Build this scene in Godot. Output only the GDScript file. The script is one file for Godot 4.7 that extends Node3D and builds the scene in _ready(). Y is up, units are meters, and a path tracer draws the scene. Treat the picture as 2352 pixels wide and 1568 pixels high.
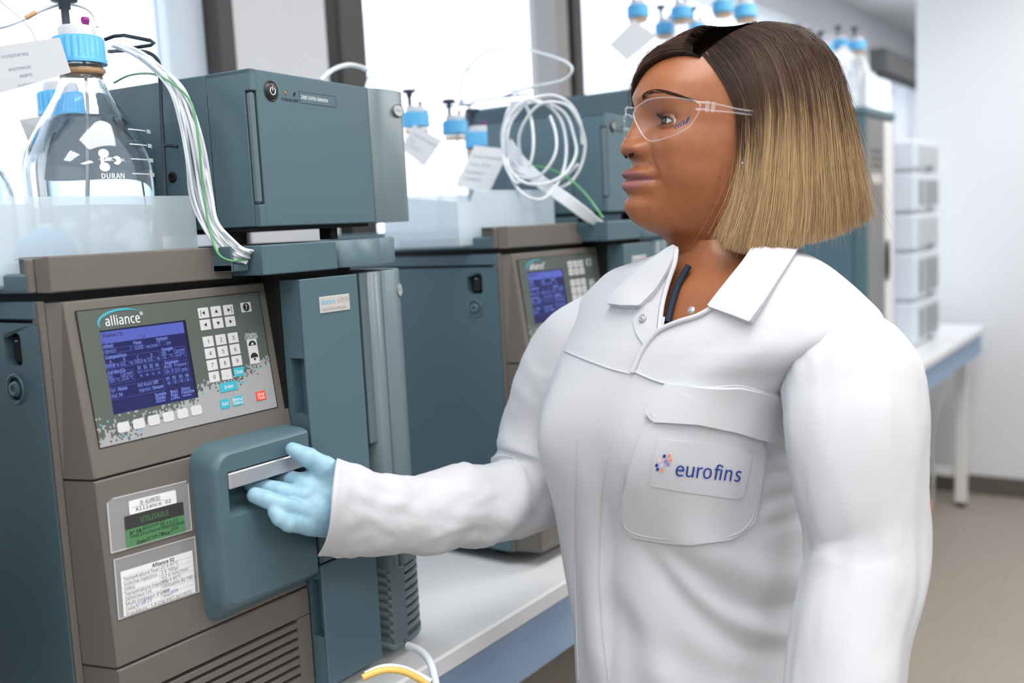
extends Node3D
# A laboratory: a woman in a white coat reaches for the door of a liquid chromatograph on a bench under windows.
# Lengths in metres, y up. The bench runs along +x, the windows are on the -z side, the aisle is on the +z side.

var M := {}
var used := {}
var font: SystemFont
var font_bold: SystemFont
var font_serif: SystemFont
var font_thin: SystemFont
var lab: Node3D

# ---------------------------------------------------------------- camera, sky, light, exposure
func set_camera_and_light() -> void:
	var cam := Camera3D.new()
	cam.name = "camera"
	var right := Vector3(0.5686, -0.0501, 0.8211)
	var up := Vector3(0.1236, 0.9920, -0.0251)
	var b := Basis(right, up, right.cross(up)).orthonormalized()
	cam.near = 0.02
	cam.far = 60.0
	var at := CameraAttributesPhysical.new()
	at.frustum_focal_length = 35.005
	at.frustum_focus_distance = 1.05
	at.exposure_aperture = 3.4
	cam.attributes = at
	cam.fov = rad_to_deg(2.0 * atan(784.0 / 2287.0))
	add_child(cam)
	cam.transform = Transform3D(b, Vector3(0, 1.31, 0))
	cam.current = true
	var we := WorldEnvironment.new()
	we.name = "environment"
	var e := Environment.new()
	var sky := Sky.new()
	var sm := ProceduralSkyMaterial.new()
	sm.sky_top_color = Color(0.86, 0.92, 1.0)
	sm.sky_horizon_color = Color(0.95, 0.97, 1.0)
	sm.ground_horizon_color = Color(0.95, 0.97, 1.0)
	sm.ground_bottom_color = Color(0.80, 0.84, 0.88)
	sm.energy_multiplier = 1.0
	sky.sky_material = sm
	e.background_mode = Environment.BG_SKY
	e.sky = sky
	e.background_energy_multiplier = 4.2
	e.tonemap_mode = Environment.TONE_MAPPER_LINEAR
	e.tonemap_exposure = 0.68
	e.sdfgi_enabled = true
	e.ssao_enabled = true
	e.ssil_enabled = true
	we.environment = e
	add_child(we)

func ceiling_panel(x: float, z: float, sx: float, sz: float, energy: float) -> void:
	var t := thing("ceiling_light", "unseen white recessed ceiling light panel over the laboratory aisle", "ceiling light", Vector3(x, 2.41, z), 0.0, "ceiling light panels over the aisle")
	var st := S()
	for q in [[-sx / 2 - 0.02, -sz / 2 - 0.02, sx / 2 + 0.02, -sz / 2], [-sx / 2 - 0.02, sz / 2, sx / 2 + 0.02, sz / 2 + 0.02], [-sx / 2 - 0.02, -sz / 2, -sx / 2, sz / 2], [sx / 2, -sz / 2, sx / 2 + 0.02, sz / 2]]:
		bx(st, Vector3(q[0], -0.012, q[1]), Vector3(q[2], -0.001, q[3]), 0.001)
	put(st, "frame", M.white_metal, t)
	st = S()
	bx(st, Vector3(-sx / 2, -0.008, -sz / 2), Vector3(sx / 2, -0.001, sz / 2), 0.0)
	put(st, "light_diffuser", M.lamp, t)
	var l := AreaLight3D.new()
	l.name = "panel_light"
	l.area_size = Vector2(sx, sz)
	l.light_energy = energy
	l.light_color = Color(1.0, 0.985, 0.965)
	l.area_range = 12.0
	l.shadow_enabled = true
	t.add_child(l, true)
	l.transform = Transform3D(Basis(Vector3(1, 0, 0), -PI / 2), Vector3(0, -0.016, 0))

# ---------------------------------------------------------------- helpers
func S() -> SurfaceTool:
	var st := SurfaceTool.new()
	st.begin(Mesh.PRIMITIVE_TRIANGLES)
	st.set_smooth_group(-1)
	return st

func put(st: SurfaceTool, called: String, m: Material, parent: Node, normals := true) -> MeshInstance3D:
	if normals:
		st.generate_normals()
	var o := MeshInstance3D.new()
	o.name = called
	o.mesh = st.commit()
	o.material_override = m
	parent.add_child(o, true)
	return o

func put_mesh(mesh: Mesh, called: String, m: Material, parent: Node, xf := Transform3D()) -> MeshInstance3D:
	var o := MeshInstance3D.new()
	o.name = called
	o.mesh = mesh
	o.material_override = m
	o.transform = xf
	parent.add_child(o, true)
	return o

func numbered(called: String) -> String:
	if not used.has(called):
		used[called] = 0
		return called
	used[called] += 1
	return "%s_%03d" % [called, used[called]]

func tag(o: Node, label: String, category: String, group := "") -> void:
	o.set_meta("label", label)
	o.set_meta("category", category)
	if group != "":
		o.set_meta("group", group)

func thing(called: String, label: String, category: String, at := Vector3.ZERO, turn := 0.0, group := "") -> Node3D:
	var o := Node3D.new()
	o.name = numbered(called)
	add_child(o)
	o.position = at
	o.rotation.y = turn
	tag(o, label, category, group)
	return o

func setting(called: String, label: String, category: String) -> Node3D:
	var o := Node3D.new()
	o.name = numbered(called)
	add_child(o)
	o.set_meta("kind", "structure")
	o.set_meta("label", label)
	o.set_meta("category", category)
	return o

func copy(o: Node3D, label: String, at: Vector3, turn: float) -> Node3D:
	var c: Node3D = o.duplicate()
	var base := String(o.name)
	if base.length() > 4 and base.substr(base.length() - 4, 1) == "_":
		base = base.substr(0, base.length() - 4)
	c.name = numbered(base)
	add_child(c)
	c.position = at
	c.rotation.y = turn
	c.set_meta("label", label)
	return c

func face(st: SurfaceTool, a: Vector3, b: Vector3, c: Vector3, out: Vector3) -> void:
	st.add_vertex(a)
	if (c - a).cross(b - a).dot(out) >= 0.0:
		st.add_vertex(b)
		st.add_vertex(c)
	else:
		st.add_vertex(c)
		st.add_vertex(b)

func quad(st: SurfaceTool, a: Vector3, b: Vector3, c: Vector3, d: Vector3, out: Vector3) -> void:
	face(st, a, b, c, out)
	face(st, a, c, d, out)

# a box with chamfered edges
func bx(st: SurfaceTool, lo: Vector3, hi: Vector3, bev := 0.0, xf := Transform3D()) -> void:
	var c := (lo + hi) * 0.5
	var h := (hi - lo) * 0.5
	bev = minf(bev, minf(h.x, minf(h.y, h.z)) * 0.9)
	var v := func(s: Vector3, k: int) -> Vector3:
		var p := Vector3(s.x * (h.x - bev), s.y * (h.y - bev), s.z * (h.z - bev))
		p[k] = s[k] * h[k]
		return xf * (c + p)
	for k in 3:
		var i := (k + 1) % 3
		var j := (k + 2) % 3
		for s in [-1.0, 1.0]:
			var q := []
			for w in [[-1.0, -1.0], [1.0, -1.0], [1.0, 1.0], [-1.0, 1.0]]:
				var g := Vector3()
				g[k] = s
				g[i] = w[0]
				g[j] = w[1]
				q.append(v.call(g, k))
			var n := Vector3()
			n[k] = s
			quad(st, q[0], q[1], q[2], q[3], xf.basis * n)
	if bev <= 0.0:
		return
	for k in 3:
		var i := (k + 1) % 3
		var j := (k + 2) % 3
		for si in [-1.0, 1.0]:
			for sj in [-1.0, 1.0]:
				var g0 := Vector3()
				g0[k] = -1.0
				g0[i] = si
				g0[j] = sj
				var g1 := g0
				g1[k] = 1.0
				var n := Vector3()
				n[i] = si
				n[j] = sj
				quad(st, v.call(g0, i), v.call(g1, i), v.call(g1, j), v.call(g0, j), xf.basis * n)
	for sx in [-1.0, 1.0]:
		for sy in [-1.0, 1.0]:
			for sz in [-1.0, 1.0]:
				var g := Vector3(sx, sy, sz)
				face(st, v.call(g, 0), v.call(g, 1), v.call(g, 2), xf.basis * g)

func bx_obj(called: String, lo: Vector3, hi: Vector3, bev: float, m: Material, parent: Node) -> MeshInstance3D:
	var st := S()
	bx(st, lo, hi, bev)
	return put(st, called, m, parent)

# rounded rectangle, counter-clockwise; r = one radius or four (bottom left, bottom right, top right, top left)
func rrect(x0: float, y0: float, x1: float, y1: float, r = 0.0, n := 5) -> PackedVector2Array:
	var rr: Array = r if r is Array else [r, r, r, r]
	var p := PackedVector2Array()
	var cs := [Vector2(x0 + rr[0], y0 + rr[0]), Vector2(x1 - rr[1], y0 + rr[1]), Vector2(x1 - rr[2], y1 - rr[2]), Vector2(x0 + rr[3], y1 - rr[3])]
	for k in 4:
		if rr[k] <= 0.0:
			p.append(cs[k])
			continue
		for i in n + 1:
			var a := PI + k * PI / 2 + (PI / 2) * i / n
			p.append(cs[k] + Vector2(cos(a), sin(a)) * rr[k])
	return p

func ellipse(c: Vector2, a: float, b: float, n := 32) -> PackedVector2Array:
	var p := PackedVector2Array()
	for i in n:
		p.append(c + Vector2(cos(TAU * i / n) * a, sin(TAU * i / n) * b))
	return p

func inset(p: PackedVector2Array, d: float) -> PackedVector2Array:
	var q := PackedVector2Array()
	var n := p.size()
	for i in n:
		var e1 := (p[i] - p[(i + n - 1) % n]).normalized()
		var e2 := (p[(i + 1) % n] - p[i]).normalized()
		var n1 := Vector2(-e1.y, e1.x)
		var n2 := Vector2(-e2.y, e2.x)
		q.append(p[i] + (n1 + n2) / maxf(0.3, 1.0 + n1.dot(n2)) * d)
	return q

func ccw(p: PackedVector2Array) -> PackedVector2Array:
	var a := 0.0
	for i in p.size():
		a += p[i].cross(p[(i + 1) % p.size()])
	if a < 0.0:
		p.reverse()
	return p

func cap(st: SurfaceTool, p: PackedVector2Array, z: float, xf: Transform3D, out: Vector3) -> void:
	var idx := Geometry2D.triangulate_polygon(p)
	for i in range(0, idx.size(), 3):
		face(st, xf * Vector3(p[idx[i]].x, p[idx[i]].y, z), xf * Vector3(p[idx[i + 1]].x, p[idx[i + 1]].y, z), xf * Vector3(p[idx[i + 2]].x, p[idx[i + 2]].y, z), xf.basis * out)

# a polygon pushed from z0 to z1 with its front (and back) edge chamfered
func extrude(st: SurfaceTool, poly: PackedVector2Array, z0: float, z1: float, bev := 0.0, xf := Transform3D(), back_bev := false, smooth := false) -> void:
	var p := ccw(poly)
	var q := inset(p, bev) if bev > 0.0 else p
	var n := p.size()
	var rings := []
	if back_bev and bev > 0.0:
		rings.append([q, z0])
		rings.append([p, z0 + bev])
	else:
		rings.append([p, z0])
	if bev > 0.0:
		rings.append([p, z1 - bev])
	rings.append([q, z1])
	if smooth:
		st.set_smooth_group(1)
	for k in rings.size() - 1:
		var ra: PackedVector2Array = rings[k][0]
		var rb: PackedVector2Array = rings[k + 1][0]
		for i in n:
			var j := (i + 1) % n
			var e := p[j] - p[i]
			quad(st, xf * Vector3(ra[i].x, ra[i].y, rings[k][1]), xf * Vector3(ra[j].x, ra[j].y, rings[k][1]), xf * Vector3(rb[j].x, rb[j].y, rings[k + 1][1]), xf * Vector3(rb[i].x, rb[i].y, rings[k + 1][1]), xf.basis * Vector3(e.y, -e.x, 0))
	st.set_smooth_group(-1)
	cap(st, rings[0][0], z0, xf, Vector3(0, 0, -1))
	cap(st, q, z1, xf, Vector3(0, 0, 1))

func extrude_obj(called: String, poly: PackedVector2Array, z0: float, z1: float, bev: float, m: Material, parent: Node, xf := Transform3D(), smooth := false) -> MeshInstance3D:
	var st := S()
	extrude(st, poly, z0, z1, bev, xf, false, smooth)
	return put(st, called, m, parent)

# plan (x, z) pushed upwards: the transform turns (x, y, z) of extrude into (x, z, y)
func plan() -> Transform3D:
	return Transform3D(Basis(Vector3(1, 0, 0), Vector3(0, 0, 1), Vector3(0, 1, 0)), Vector3.ZERO)

# a flat ring between an outline and a hole, both seen whole from the hole's middle
func cap_with_hole(st: SurfaceTool, outer: PackedVector2Array, hole: PackedVector2Array, z: float, xf: Transform3D, out: Vector3) -> void:
	var c := Vector2.ZERO
	for p in hole:
		c += p / hole.size()
	var by_angle := func(a: Vector2, b: Vector2) -> bool: return (a - c).angle() < (b - c).angle()
	var o := Array(outer)
	var h := Array(hole)
	o.sort_custom(by_angle)
	h.sort_custom(by_angle)
	var i := 0
	var j := 0
	var v := func(p: Vector2) -> Vector3: return xf * Vector3(p.x, p.y, z)
	while i < o.size() or j < h.size():
		var a: Vector2 = o[i % o.size()]
		var b: Vector2 = h[j % h.size()]
		var na: float = (o[(i + 1) % o.size()] - c).angle() + (TAU if i + 1 >= o.size() else 0.0)
		var nb: float = (h[(j + 1) % h.size()] - c).angle() + (TAU if j + 1 >= h.size() else 0.0)
		if j >= h.size() or (i < o.size() and na <= nb):
			face(st, v.call(a), v.call(o[(i + 1) % o.size()]), v.call(b), xf.basis * out)
			i += 1
		else:
			face(st, v.call(a), v.call(b), v.call(h[(j + 1) % h.size()]), xf.basis * out)
			j += 1

# a tube along points; r is one radius or one per point
func tube(st: SurfaceTool, pts: Array, r, n := 8, caps := true) -> void:
	var dirs := []
	for i in pts.size():
		var a: Vector3 = pts[maxi(i - 1, 0)]
		var b: Vector3 = pts[mini(i + 1, pts.size() - 1)]
		dirs.append((b - a).normalized())
	var u: Vector3 = dirs[0].cross(Vector3.UP)
	if u.length() < 0.05:
		u = dirs[0].cross(Vector3.RIGHT)
	u = u.normalized()
	var rings := []
	for i in pts.size():
		var d: Vector3 = dirs[i]
		u = (u - d * u.dot(d)).normalized()
		var w := d.cross(u)
		var rad: float = r[i] if r is Array else r
		var ring := PackedVector3Array()
		for k in n:
			var a := TAU * k / n
			ring.append(pts[i] + (u * cos(a) + w * sin(a)) * rad)
		rings.append(ring)
	loft(st, rings, caps, caps)

func loft(st: SurfaceTool, rings: Array, cap0 := false, cap1 := false, smooth := 0, flip := false) -> void:
	var n: int = rings[0].size()
	st.set_smooth_group(smooth)
	for i in rings.size() - 1:
		var a: PackedVector3Array = rings[i]
		var b: PackedVector3Array = rings[i + 1]
		for k in n:
			var l := (k + 1) % n
			if flip:
				st.add_vertex(a[k]); st.add_vertex(a[l]); st.add_vertex(b[l])
				st.add_vertex(a[k]); st.add_vertex(b[l]); st.add_vertex(b[k])
			else:
				st.add_vertex(a[k]); st.add_vertex(b[l]); st.add_vertex(a[l])
				st.add_vertex(a[k]); st.add_vertex(b[k]); st.add_vertex(b[l])
	st.set_smooth_group(-1)
	for e in [[cap0, 0, 1], [cap1, rings.size() - 1, rings.size() - 2]]:
		if not e[0]:
			continue
		var ring: PackedVector3Array = rings[e[1]]
		var nxt: PackedVector3Array = rings[e[2]]
		var c := Vector3.ZERO
		var c2 := Vector3.ZERO
		for k in n:
			c += ring[k] / n
			c2 += nxt[k] / n
		for k in n:
			face(st, c, ring[k], ring[(k + 1) % n], c - c2)

func lathe(st: SurfaceTool, prof: Array, n := 32, xf := Transform3D(), smooth := 0) -> void:
	var rings := []
	for p in prof:
		var ring := PackedVector3Array()
		for k in n:
			var a := TAU * k / n
			ring.append(xf * Vector3(cos(a) * p[0], p[1], -sin(a) * p[0]))
		rings.append(ring)
	loft(st, rings, prof[0][0] > 1e-5, prof[-1][0] > 1e-5, smooth)

# Catmull-Rom through points
func spline(pts: Array, per := 8) -> Array:
	var out := []
	for i in pts.size() - 1:
		var p0 = pts[maxi(i - 1, 0)]
		var p1 = pts[i]
		var p2 = pts[i + 1]
		var p3 = pts[mini(i + 2, pts.size() - 1)]
		for k in per:
			var t := float(k) / per
			out.append(0.5 * ((2.0 * p1) + (p2 - p0) * t + (2.0 * p0 - 5.0 * p1 + 4.0 * p2 - p3) * t * t + (3.0 * p1 - p0 - 3.0 * p2 + p3) * t * t * t))
	out.append(pts[-1])
	return out

# lettering: h is the height of the font's em, at the left end of the line unless centred
func letters(st: SurfaceTool, s: String, h: float, xf: Transform3D, f: Font = null, align := HORIZONTAL_ALIGNMENT_LEFT, depth := 0.0001) -> void:
	var t := TextMesh.new()
	t.font = f if f else font
	t.font_size = 48
	t.pixel_size = h / 48.0
	t.depth = depth
	t.curve_step = 1.0
	t.text = s
	t.horizontal_alignment = align
	t.vertical_alignment = VERTICAL_ALIGNMENT_CENTER
	st.append_from(t, 0, xf)

func mat(c: Color, rough := 0.5, metal := 0.0, spec := 0.5) -> StandardMaterial3D:
	var m := StandardMaterial3D.new()
	m.albedo_color = c
	m.roughness = rough
	m.metallic = metal
	m.metallic_specular = spec
	return m

func noise_tex(freq: float, lo: Color, hi: Color, sd := 1, size := 256, octaves := 3, kind := FastNoiseLite.TYPE_SIMPLEX_SMOOTH) -> NoiseTexture2D:
	var n := FastNoiseLite.new()
	n.noise_type = kind
	n.frequency = freq
	n.seed = sd
	n.fractal_octaves = octaves
	var t := NoiseTexture2D.new()
	t.noise = n
	t.width = size
	t.height = size
	t.seamless = true
	t.normalize = true
	var g := Gradient.new()
	g.set_color(0, lo)
	g.set_color(1, hi)
	t.color_ramp = g
	return t

# grained moulded plastic or paint: two near tones in a fine grain, and a light relief
func grained(lo: Color, hi: Color, scale: float, rough: float, relief := 0.0, spec := 0.5, sd := 1) -> StandardMaterial3D:
	var m := mat(Color.WHITE, rough, 0.0, spec)
	m.albedo_texture = noise_tex(0.25, lo, hi, sd, 256, 2)
	m.uv1_triplanar = true
	m.uv1_scale = Vector3.ONE * scale
	if relief > 0.0:
		if not M.has("grain_normal"):
			var n := FastNoiseLite.new()
			n.noise_type = FastNoiseLite.TYPE_SIMPLEX_SMOOTH
			n.frequency = 0.2
			n.seed = 7
			n.fractal_octaves = 2
			var t := NoiseTexture2D.new()
			t.noise = n
			t.width = 256
			t.height = 256
			t.seamless = true
			t.as_normal_map = true
			t.bump_strength = 4.0
			M["grain_normal"] = t
		m.normal_enabled = true
		m.normal_texture = M["grain_normal"]
		m.normal_scale = relief
	return m

func clear(c: Color, alpha: float, rough := 0.02) -> StandardMaterial3D:
	var m := mat(Color(c.r, c.g, c.b, alpha), rough)
	m.transparency = BaseMaterial3D.TRANSPARENCY_ALPHA
	m.cull_mode = BaseMaterial3D.CULL_DISABLED
	return m

func make_materials() -> void:
	font = SystemFont.new()
	font.font_names = PackedStringArray(["Droid Sans"])
	font_bold = SystemFont.new()
	font_bold.font_names = PackedStringArray(["Droid Sans"])
	font_bold.font_weight = 700
	font_serif = SystemFont.new()
	font_serif.font_names = PackedStringArray(["Droid Serif"])
	font_thin = SystemFont.new()
	font_thin.font_names = PackedStringArray(["Droid Sans Mono"])
	M.teal = grained(Color(0.275, 0.375, 0.415), Color(0.335, 0.44, 0.485), 42.0, 0.42, 0.10, 0.5, 3)
	M.teal_side = M.teal
	M.brown = grained(Color(0.36, 0.345, 0.33), Color(0.455, 0.44, 0.42), 48.0, 0.45, 0.18, 0.5, 5)
	M.black = mat(Color(0.02, 0.022, 0.025), 0.6)
	M.rubber = mat(Color(0.05, 0.052, 0.056), 0.75)
	M.silver = mat(Color(0.78, 0.78, 0.80), 0.32, 0.6)
	M.wall = grained(Color(0.86, 0.868, 0.885), Color(0.878, 0.885, 0.90), 1.5, 0.85, 0.0, 0.3, 8)
	M.ceiling = mat(Color(0.92, 0.925, 0.93), 0.9)
	M.white_metal = mat(Color(0.88, 0.885, 0.89), 0.4)
	M.worktop = grained(Color(0.885, 0.895, 0.905), Color(0.91, 0.915, 0.925), 3.0, 0.28, 0.0, 0.5, 9)
	M.apron = grained(Color(0.56, 0.67, 0.80), Color(0.585, 0.695, 0.82), 3.0, 0.5, 0.0, 0.5, 10)
	M.tile = grained(Color(0.60, 0.565, 0.52), Color(0.645, 0.61, 0.565), 2.0, 0.42, 0.0, 0.5, 11)
	M.grout = mat(Color(0.71, 0.685, 0.65), 0.9)
	M.skirting = mat(Color(0.36, 0.345, 0.32), 0.6)
	M.frame_dark = mat(Color(0.27, 0.26, 0.255), 0.5)
	M.frame_black = mat(Color(0.10, 0.12, 0.13), 0.5)
	M.frame_grey = mat(Color(0.60, 0.59, 0.585), 0.5)
	M.frame_white = mat(Color(0.84, 0.89, 0.95), 0.5)
	M.pane = clear(Color(1, 1, 1), 0.04)
	M.valance = mat(Color(0.50, 0.50, 0.50), 0.6)
	M.paper = mat(Color(0.90, 0.905, 0.92), 0.85)
	M.ink = mat(Color(0.12, 0.13, 0.15), 0.8)
	M.print_white = mat(Color(0.92, 0.94, 0.96), 0.6)
	M.lamp = mat(Color(0.95, 0.95, 0.95), 0.6)
	M.lamp.emission_enabled = true
	M.lamp.emission = Color(1.0, 0.985, 0.965)
	M.lamp.emission_energy_multiplier = 1.2

# ---------------------------------------------------------------- the room
func build_room() -> void:
	var zw := -1.62
	# floor of tiles with joints between them
	var fl := setting("floor", "beige grey stone tile floor with pale joints along the bench", "floor")
	bx_obj("grout_bed", Vector3(-2.4, -0.12, -2.0), Vector3(7.3, -0.004, 3.4), 0.0, M.grout, fl)
	var tl := BoxMesh.new()
	tl.size = Vector3(0.5232, 0.012, 0.2540)
	var z := -1.835
	var row := 0
	while z < 3.3:
		var x := -2.3 + (0.26 if row % 2 else 0.0)
		while x < 7.0:
			if x > -1.0 and z < 1.6:
				put_mesh(tl, "tile", M.tile, fl, Transform3D(Basis(), Vector3(x + 0.26, -0.006 + 0.0006 * sin(x * 37.0 + z * 91.0), z + 0.1285)))
			x += 0.524
		z += 0.2585
		row += 1
	var st := S()
	bx(st, Vector3(-2.3, -0.012, 1.53), Vector3(7.2, 0.0, 3.3))
	bx(st, Vector3(-2.3, -0.012, -1.83), Vector3(-0.9, 0.0, 1.53))
	put(st, "tile_field", M.tile, fl).set_meta("kind", "stuff")
	var ce := setting("ceiling", "plain white ceiling of the laboratory", "ceiling")
	bx_obj("ceiling_slab", Vector3(-2.4, 2.41, -2.0), Vector3(7.3, 2.53, 3.4), 0.0, M.ceiling, ce)
	# window wall: below the sill, above the heads, and the pier between the first two windows
	var wl := setting("wall_window", "white wall along the bench with wide windows and a narrow pier", "wall")
	bx_obj("sill_wall", Vector3(-2.4, 0.0, zw - 0.18), Vector3(7.3, 0.80, zw), 0.0, M.wall, wl)
	bx_obj("head_wall", Vector3(-2.4, 2.20, zw - 0.18), Vector3(7.3, 2.41, zw), 0.0, M.wall, wl)
	bx_obj("pier", Vector3(1.383, 0.80, zw - 0.18), Vector3(1.66, 2.20, zw + 0.004), 0.004, M.wall, wl)
	bx_obj("corner_pier", Vector3(-2.4, 0.80, zw - 0.18), Vector3(-0.9, 2.20, zw), 0.0, M.wall, wl)
	bx_obj("far_pier", Vector3(5.78, 0.80, zw - 0.18), Vector3(5.98, 2.20, zw), 0.0, M.wall, wl)
	bx_obj("window_sill", Vector3(-0.9, 0.79, zw - 0.16), Vector3(7.2, 0.815, zw + 0.05), 0.004, M.white_metal, wl)
	# windows: dark aluminium members, white inner frames, glass
	var w1 := setting("window_1", "bright window with a white inner frame and dark jamb beside the pier", "window")
	bx_obj("jamb", Vector3(1.344, 0.81, zw - 0.06), Vector3(1.383, 2.20, zw + 0.012), 0.002, M.frame_dark, w1)
	bx_obj("inner_frame", Vector3(1.255, 0.81, zw - 0.09), Vector3(1.344, 2.20, zw - 0.03), 0.004, M.frame_white, w1)
	bx_obj("inner_frame", Vector3(-0.9, 0.81, zw - 0.09), Vector3(-0.82, 2.20, zw - 0.03), 0.004, M.frame_white, w1)
	bx_obj("pane", Vector3(-0.82, 0.82, zw - 0.065), Vector3(1.255, 2.20, zw - 0.059), 0.0, M.pane, w1)
	var w2 := setting("window_2", "bright window between the pier and the dark post behind the tubing", "window")
	bx_obj("jamb", Vector3(1.647, 0.81, zw - 0.05), Vector3(1.684, 2.20, zw + 0.006), 0.002, M.frame_black, w2)
	bx_obj("jamb", Vector3(1.684, 0.81, zw - 0.06), Vector3(1.738, 2.20, zw + 0.014), 0.006, M.frame_dark, w2)
	bx_obj("jamb", Vector3(1.738, 0.81, zw - 0.06), Vector3(1.777, 2.20, zw + 0.004), 0.003, M.frame_dark, w2)
	bx_obj("inner_frame", Vector3(1.777, 0.81, zw - 0.09), Vector3(1.80, 2.20, zw - 0.03), 0.004, M.frame_white, w2)
	bx_obj("pane", Vector3(1.80, 0.82, zw - 0.065), Vector3(2.609, 2.20, zw - 0.059), 0.0, M.pane, w2)
	bx_obj("post", Vector3(2.609, 0.81, zw - 0.09), Vector3(2.676, 2.20, zw + 0.012), 0.003, M.frame_grey, w2)
	bx_obj("post", Vector3(2.676, 0.81, zw - 0.09), Vector3(2.723, 2.20, zw - 0.03), 0.0, M.frame_black, w2)
	bx_obj("post", Vector3(2.723, 0.81, zw - 0.09), Vector3(2.778, 2.20, zw + 0.004), 0.003, M.frame_dark, w2)
	var w3 := setting("window_3", "long bright window with thin grey mullions behind the far instruments", "window")
	bx_obj("pane", Vector3(2.778, 0.82, zw - 0.065), Vector3(5.78, 2.20, zw - 0.059), 0.0, M.pane, w3)
	for x in [4.87, 5.19]:
		bx_obj("mullion", Vector3(x, 0.81, zw - 0.08), Vector3(x + 0.045, 2.20, zw - 0.02), 0.003, M.frame_grey, w3)
	var w4 := setting("window_4", "bright window at the far end under the grey blind box", "window")
	bx_obj("pane", Vector3(5.98, 0.82, zw - 0.065), Vector3(7.2, 2.20, zw - 0.059), 0.0, M.pane, w4)
	bx_obj("jamb", Vector3(5.98, 0.81, zw - 0.08), Vector3(6.02, 2.20, zw - 0.02), 0.003, M.frame_grey, w4)
	# blind boxes under the ceiling
	var bb := thing("blind_box", "grey roller blind box over the far window beside the end wall", "blind box", Vector3(6.02, 2.08, zw + 0.001))
	var xf := Transform3D(Basis(Vector3(0, 0, 1), Vector3(0, 1, 0), Vector3(1, 0, 0)), Vector3.ZERO)
	extrude_obj("box", PackedVector2Array([Vector2(0, 0), Vector2(0.09, 0), Vector2(0.10, 0.012), Vector2(0.10, 0.11), Vector2(0.085, 0.128), Vector2(0, 0.128)]), 0.0, 1.15, 0.002, M.valance, bb, xf)
	bx_obj("bottom_rail", Vector3(0.01, -0.03, 0.03), Vector3(1.14, -0.002, 0.06), 0.004, M.frame_dark, bb)
	# end wall with skirting; the window wall runs on behind its edge
	var we := setting("wall_end", "plain white end wall closing the aisle beyond the bench", "wall")
	bx_obj("wall_face", Vector3(4.787, 0.0, -1.083), Vector3(4.95, 2.41, 3.4), 0.003, M.wall, we)
	var sk := setting("baseboard_end", "dark taupe skirting along the foot of the white end wall", "baseboard")
	bx_obj("skirting_board", Vector3(4.772, 0.0, -1.09), Vector3(4.7865, 0.085, 3.3), 0.003, M.skirting, sk)
	var wf := setting("wall_far", "white wall beyond the end wall's edge", "wall")
	bx_obj("wall_face", Vector3(7.2, 0.0, -1.8), Vector3(7.35, 2.41, 3.4), 0.0, M.wall, wf)
	var wb := setting("wall_back", "white wall on the other side of the aisle", "wall")
	bx_obj("wall_face", Vector3(-2.4, 0.0, 3.3), Vector3(7.3, 2.41, 3.45), 0.0, M.wall, wb)
	var ww := setting("wall_side", "white wall behind the near end of the bench", "wall")
	bx_obj("wall_face", Vector3(-2.55, 0.0, -1.8), Vector3(-2.4, 2.41, 3.4), 0.0, M.wall, ww)

func build_bench(x0: float, x1: float, label: String) -> void:
	var t := thing("laboratory_bench", label, "bench", Vector3(x0, 0, -1.57), 0.0)
	var w := x1 - x0
	bx_obj("worktop", Vector3(0, 0.764, 0), Vector3(w, 0.79, 0.813), 0.003, M.worktop, t)
	bx_obj("front_apron", Vector3(0.03, 0.672, 0.765), Vector3(w - 0.03, 0.7635, 0.795), 0.002, M.apron, t)
	bx_obj("back_apron", Vector3(0.03, 0.672, 0.03), Vector3(w - 0.03, 0.7635, 0.055), 0.002, M.apron, t)
	for x in [0.03, w - 0.03]:
		var s := 1.0 if x < 0.1 else -1.0
		bx_obj("side_rail", Vector3(minf(x, x + s * 0.025), 0.69, 0.055), Vector3(maxf(x, x + s * 0.025), 0.7635, 0.765), 0.002, M.apron, t)
		bx_obj("foot_rail", Vector3(minf(x, x + s * 0.03), 0.13, 0.09), Vector3(maxf(x, x + s * 0.03), 0.165, 0.70), 0.002, M.white_metal, t)
		for z in [0.05, 0.70]:
			var l := bx_obj("leg", Vector3(minf(x, x + s * 0.045), 0.02, z), Vector3(maxf(x, x + s * 0.045), 0.672, z + 0.045), 0.003, M.white_metal, t)
			var st := S()
			lathe(st, [[0.018, 0.0], [0.022, 0.004], [0.022, 0.014], [0.012, 0.02]], 16, Transform3D(Basis(), Vector3(x + s * 0.0225, 0, z + 0.0225)))
			put(st, "levelling_foot", M.rubber, l)

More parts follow.
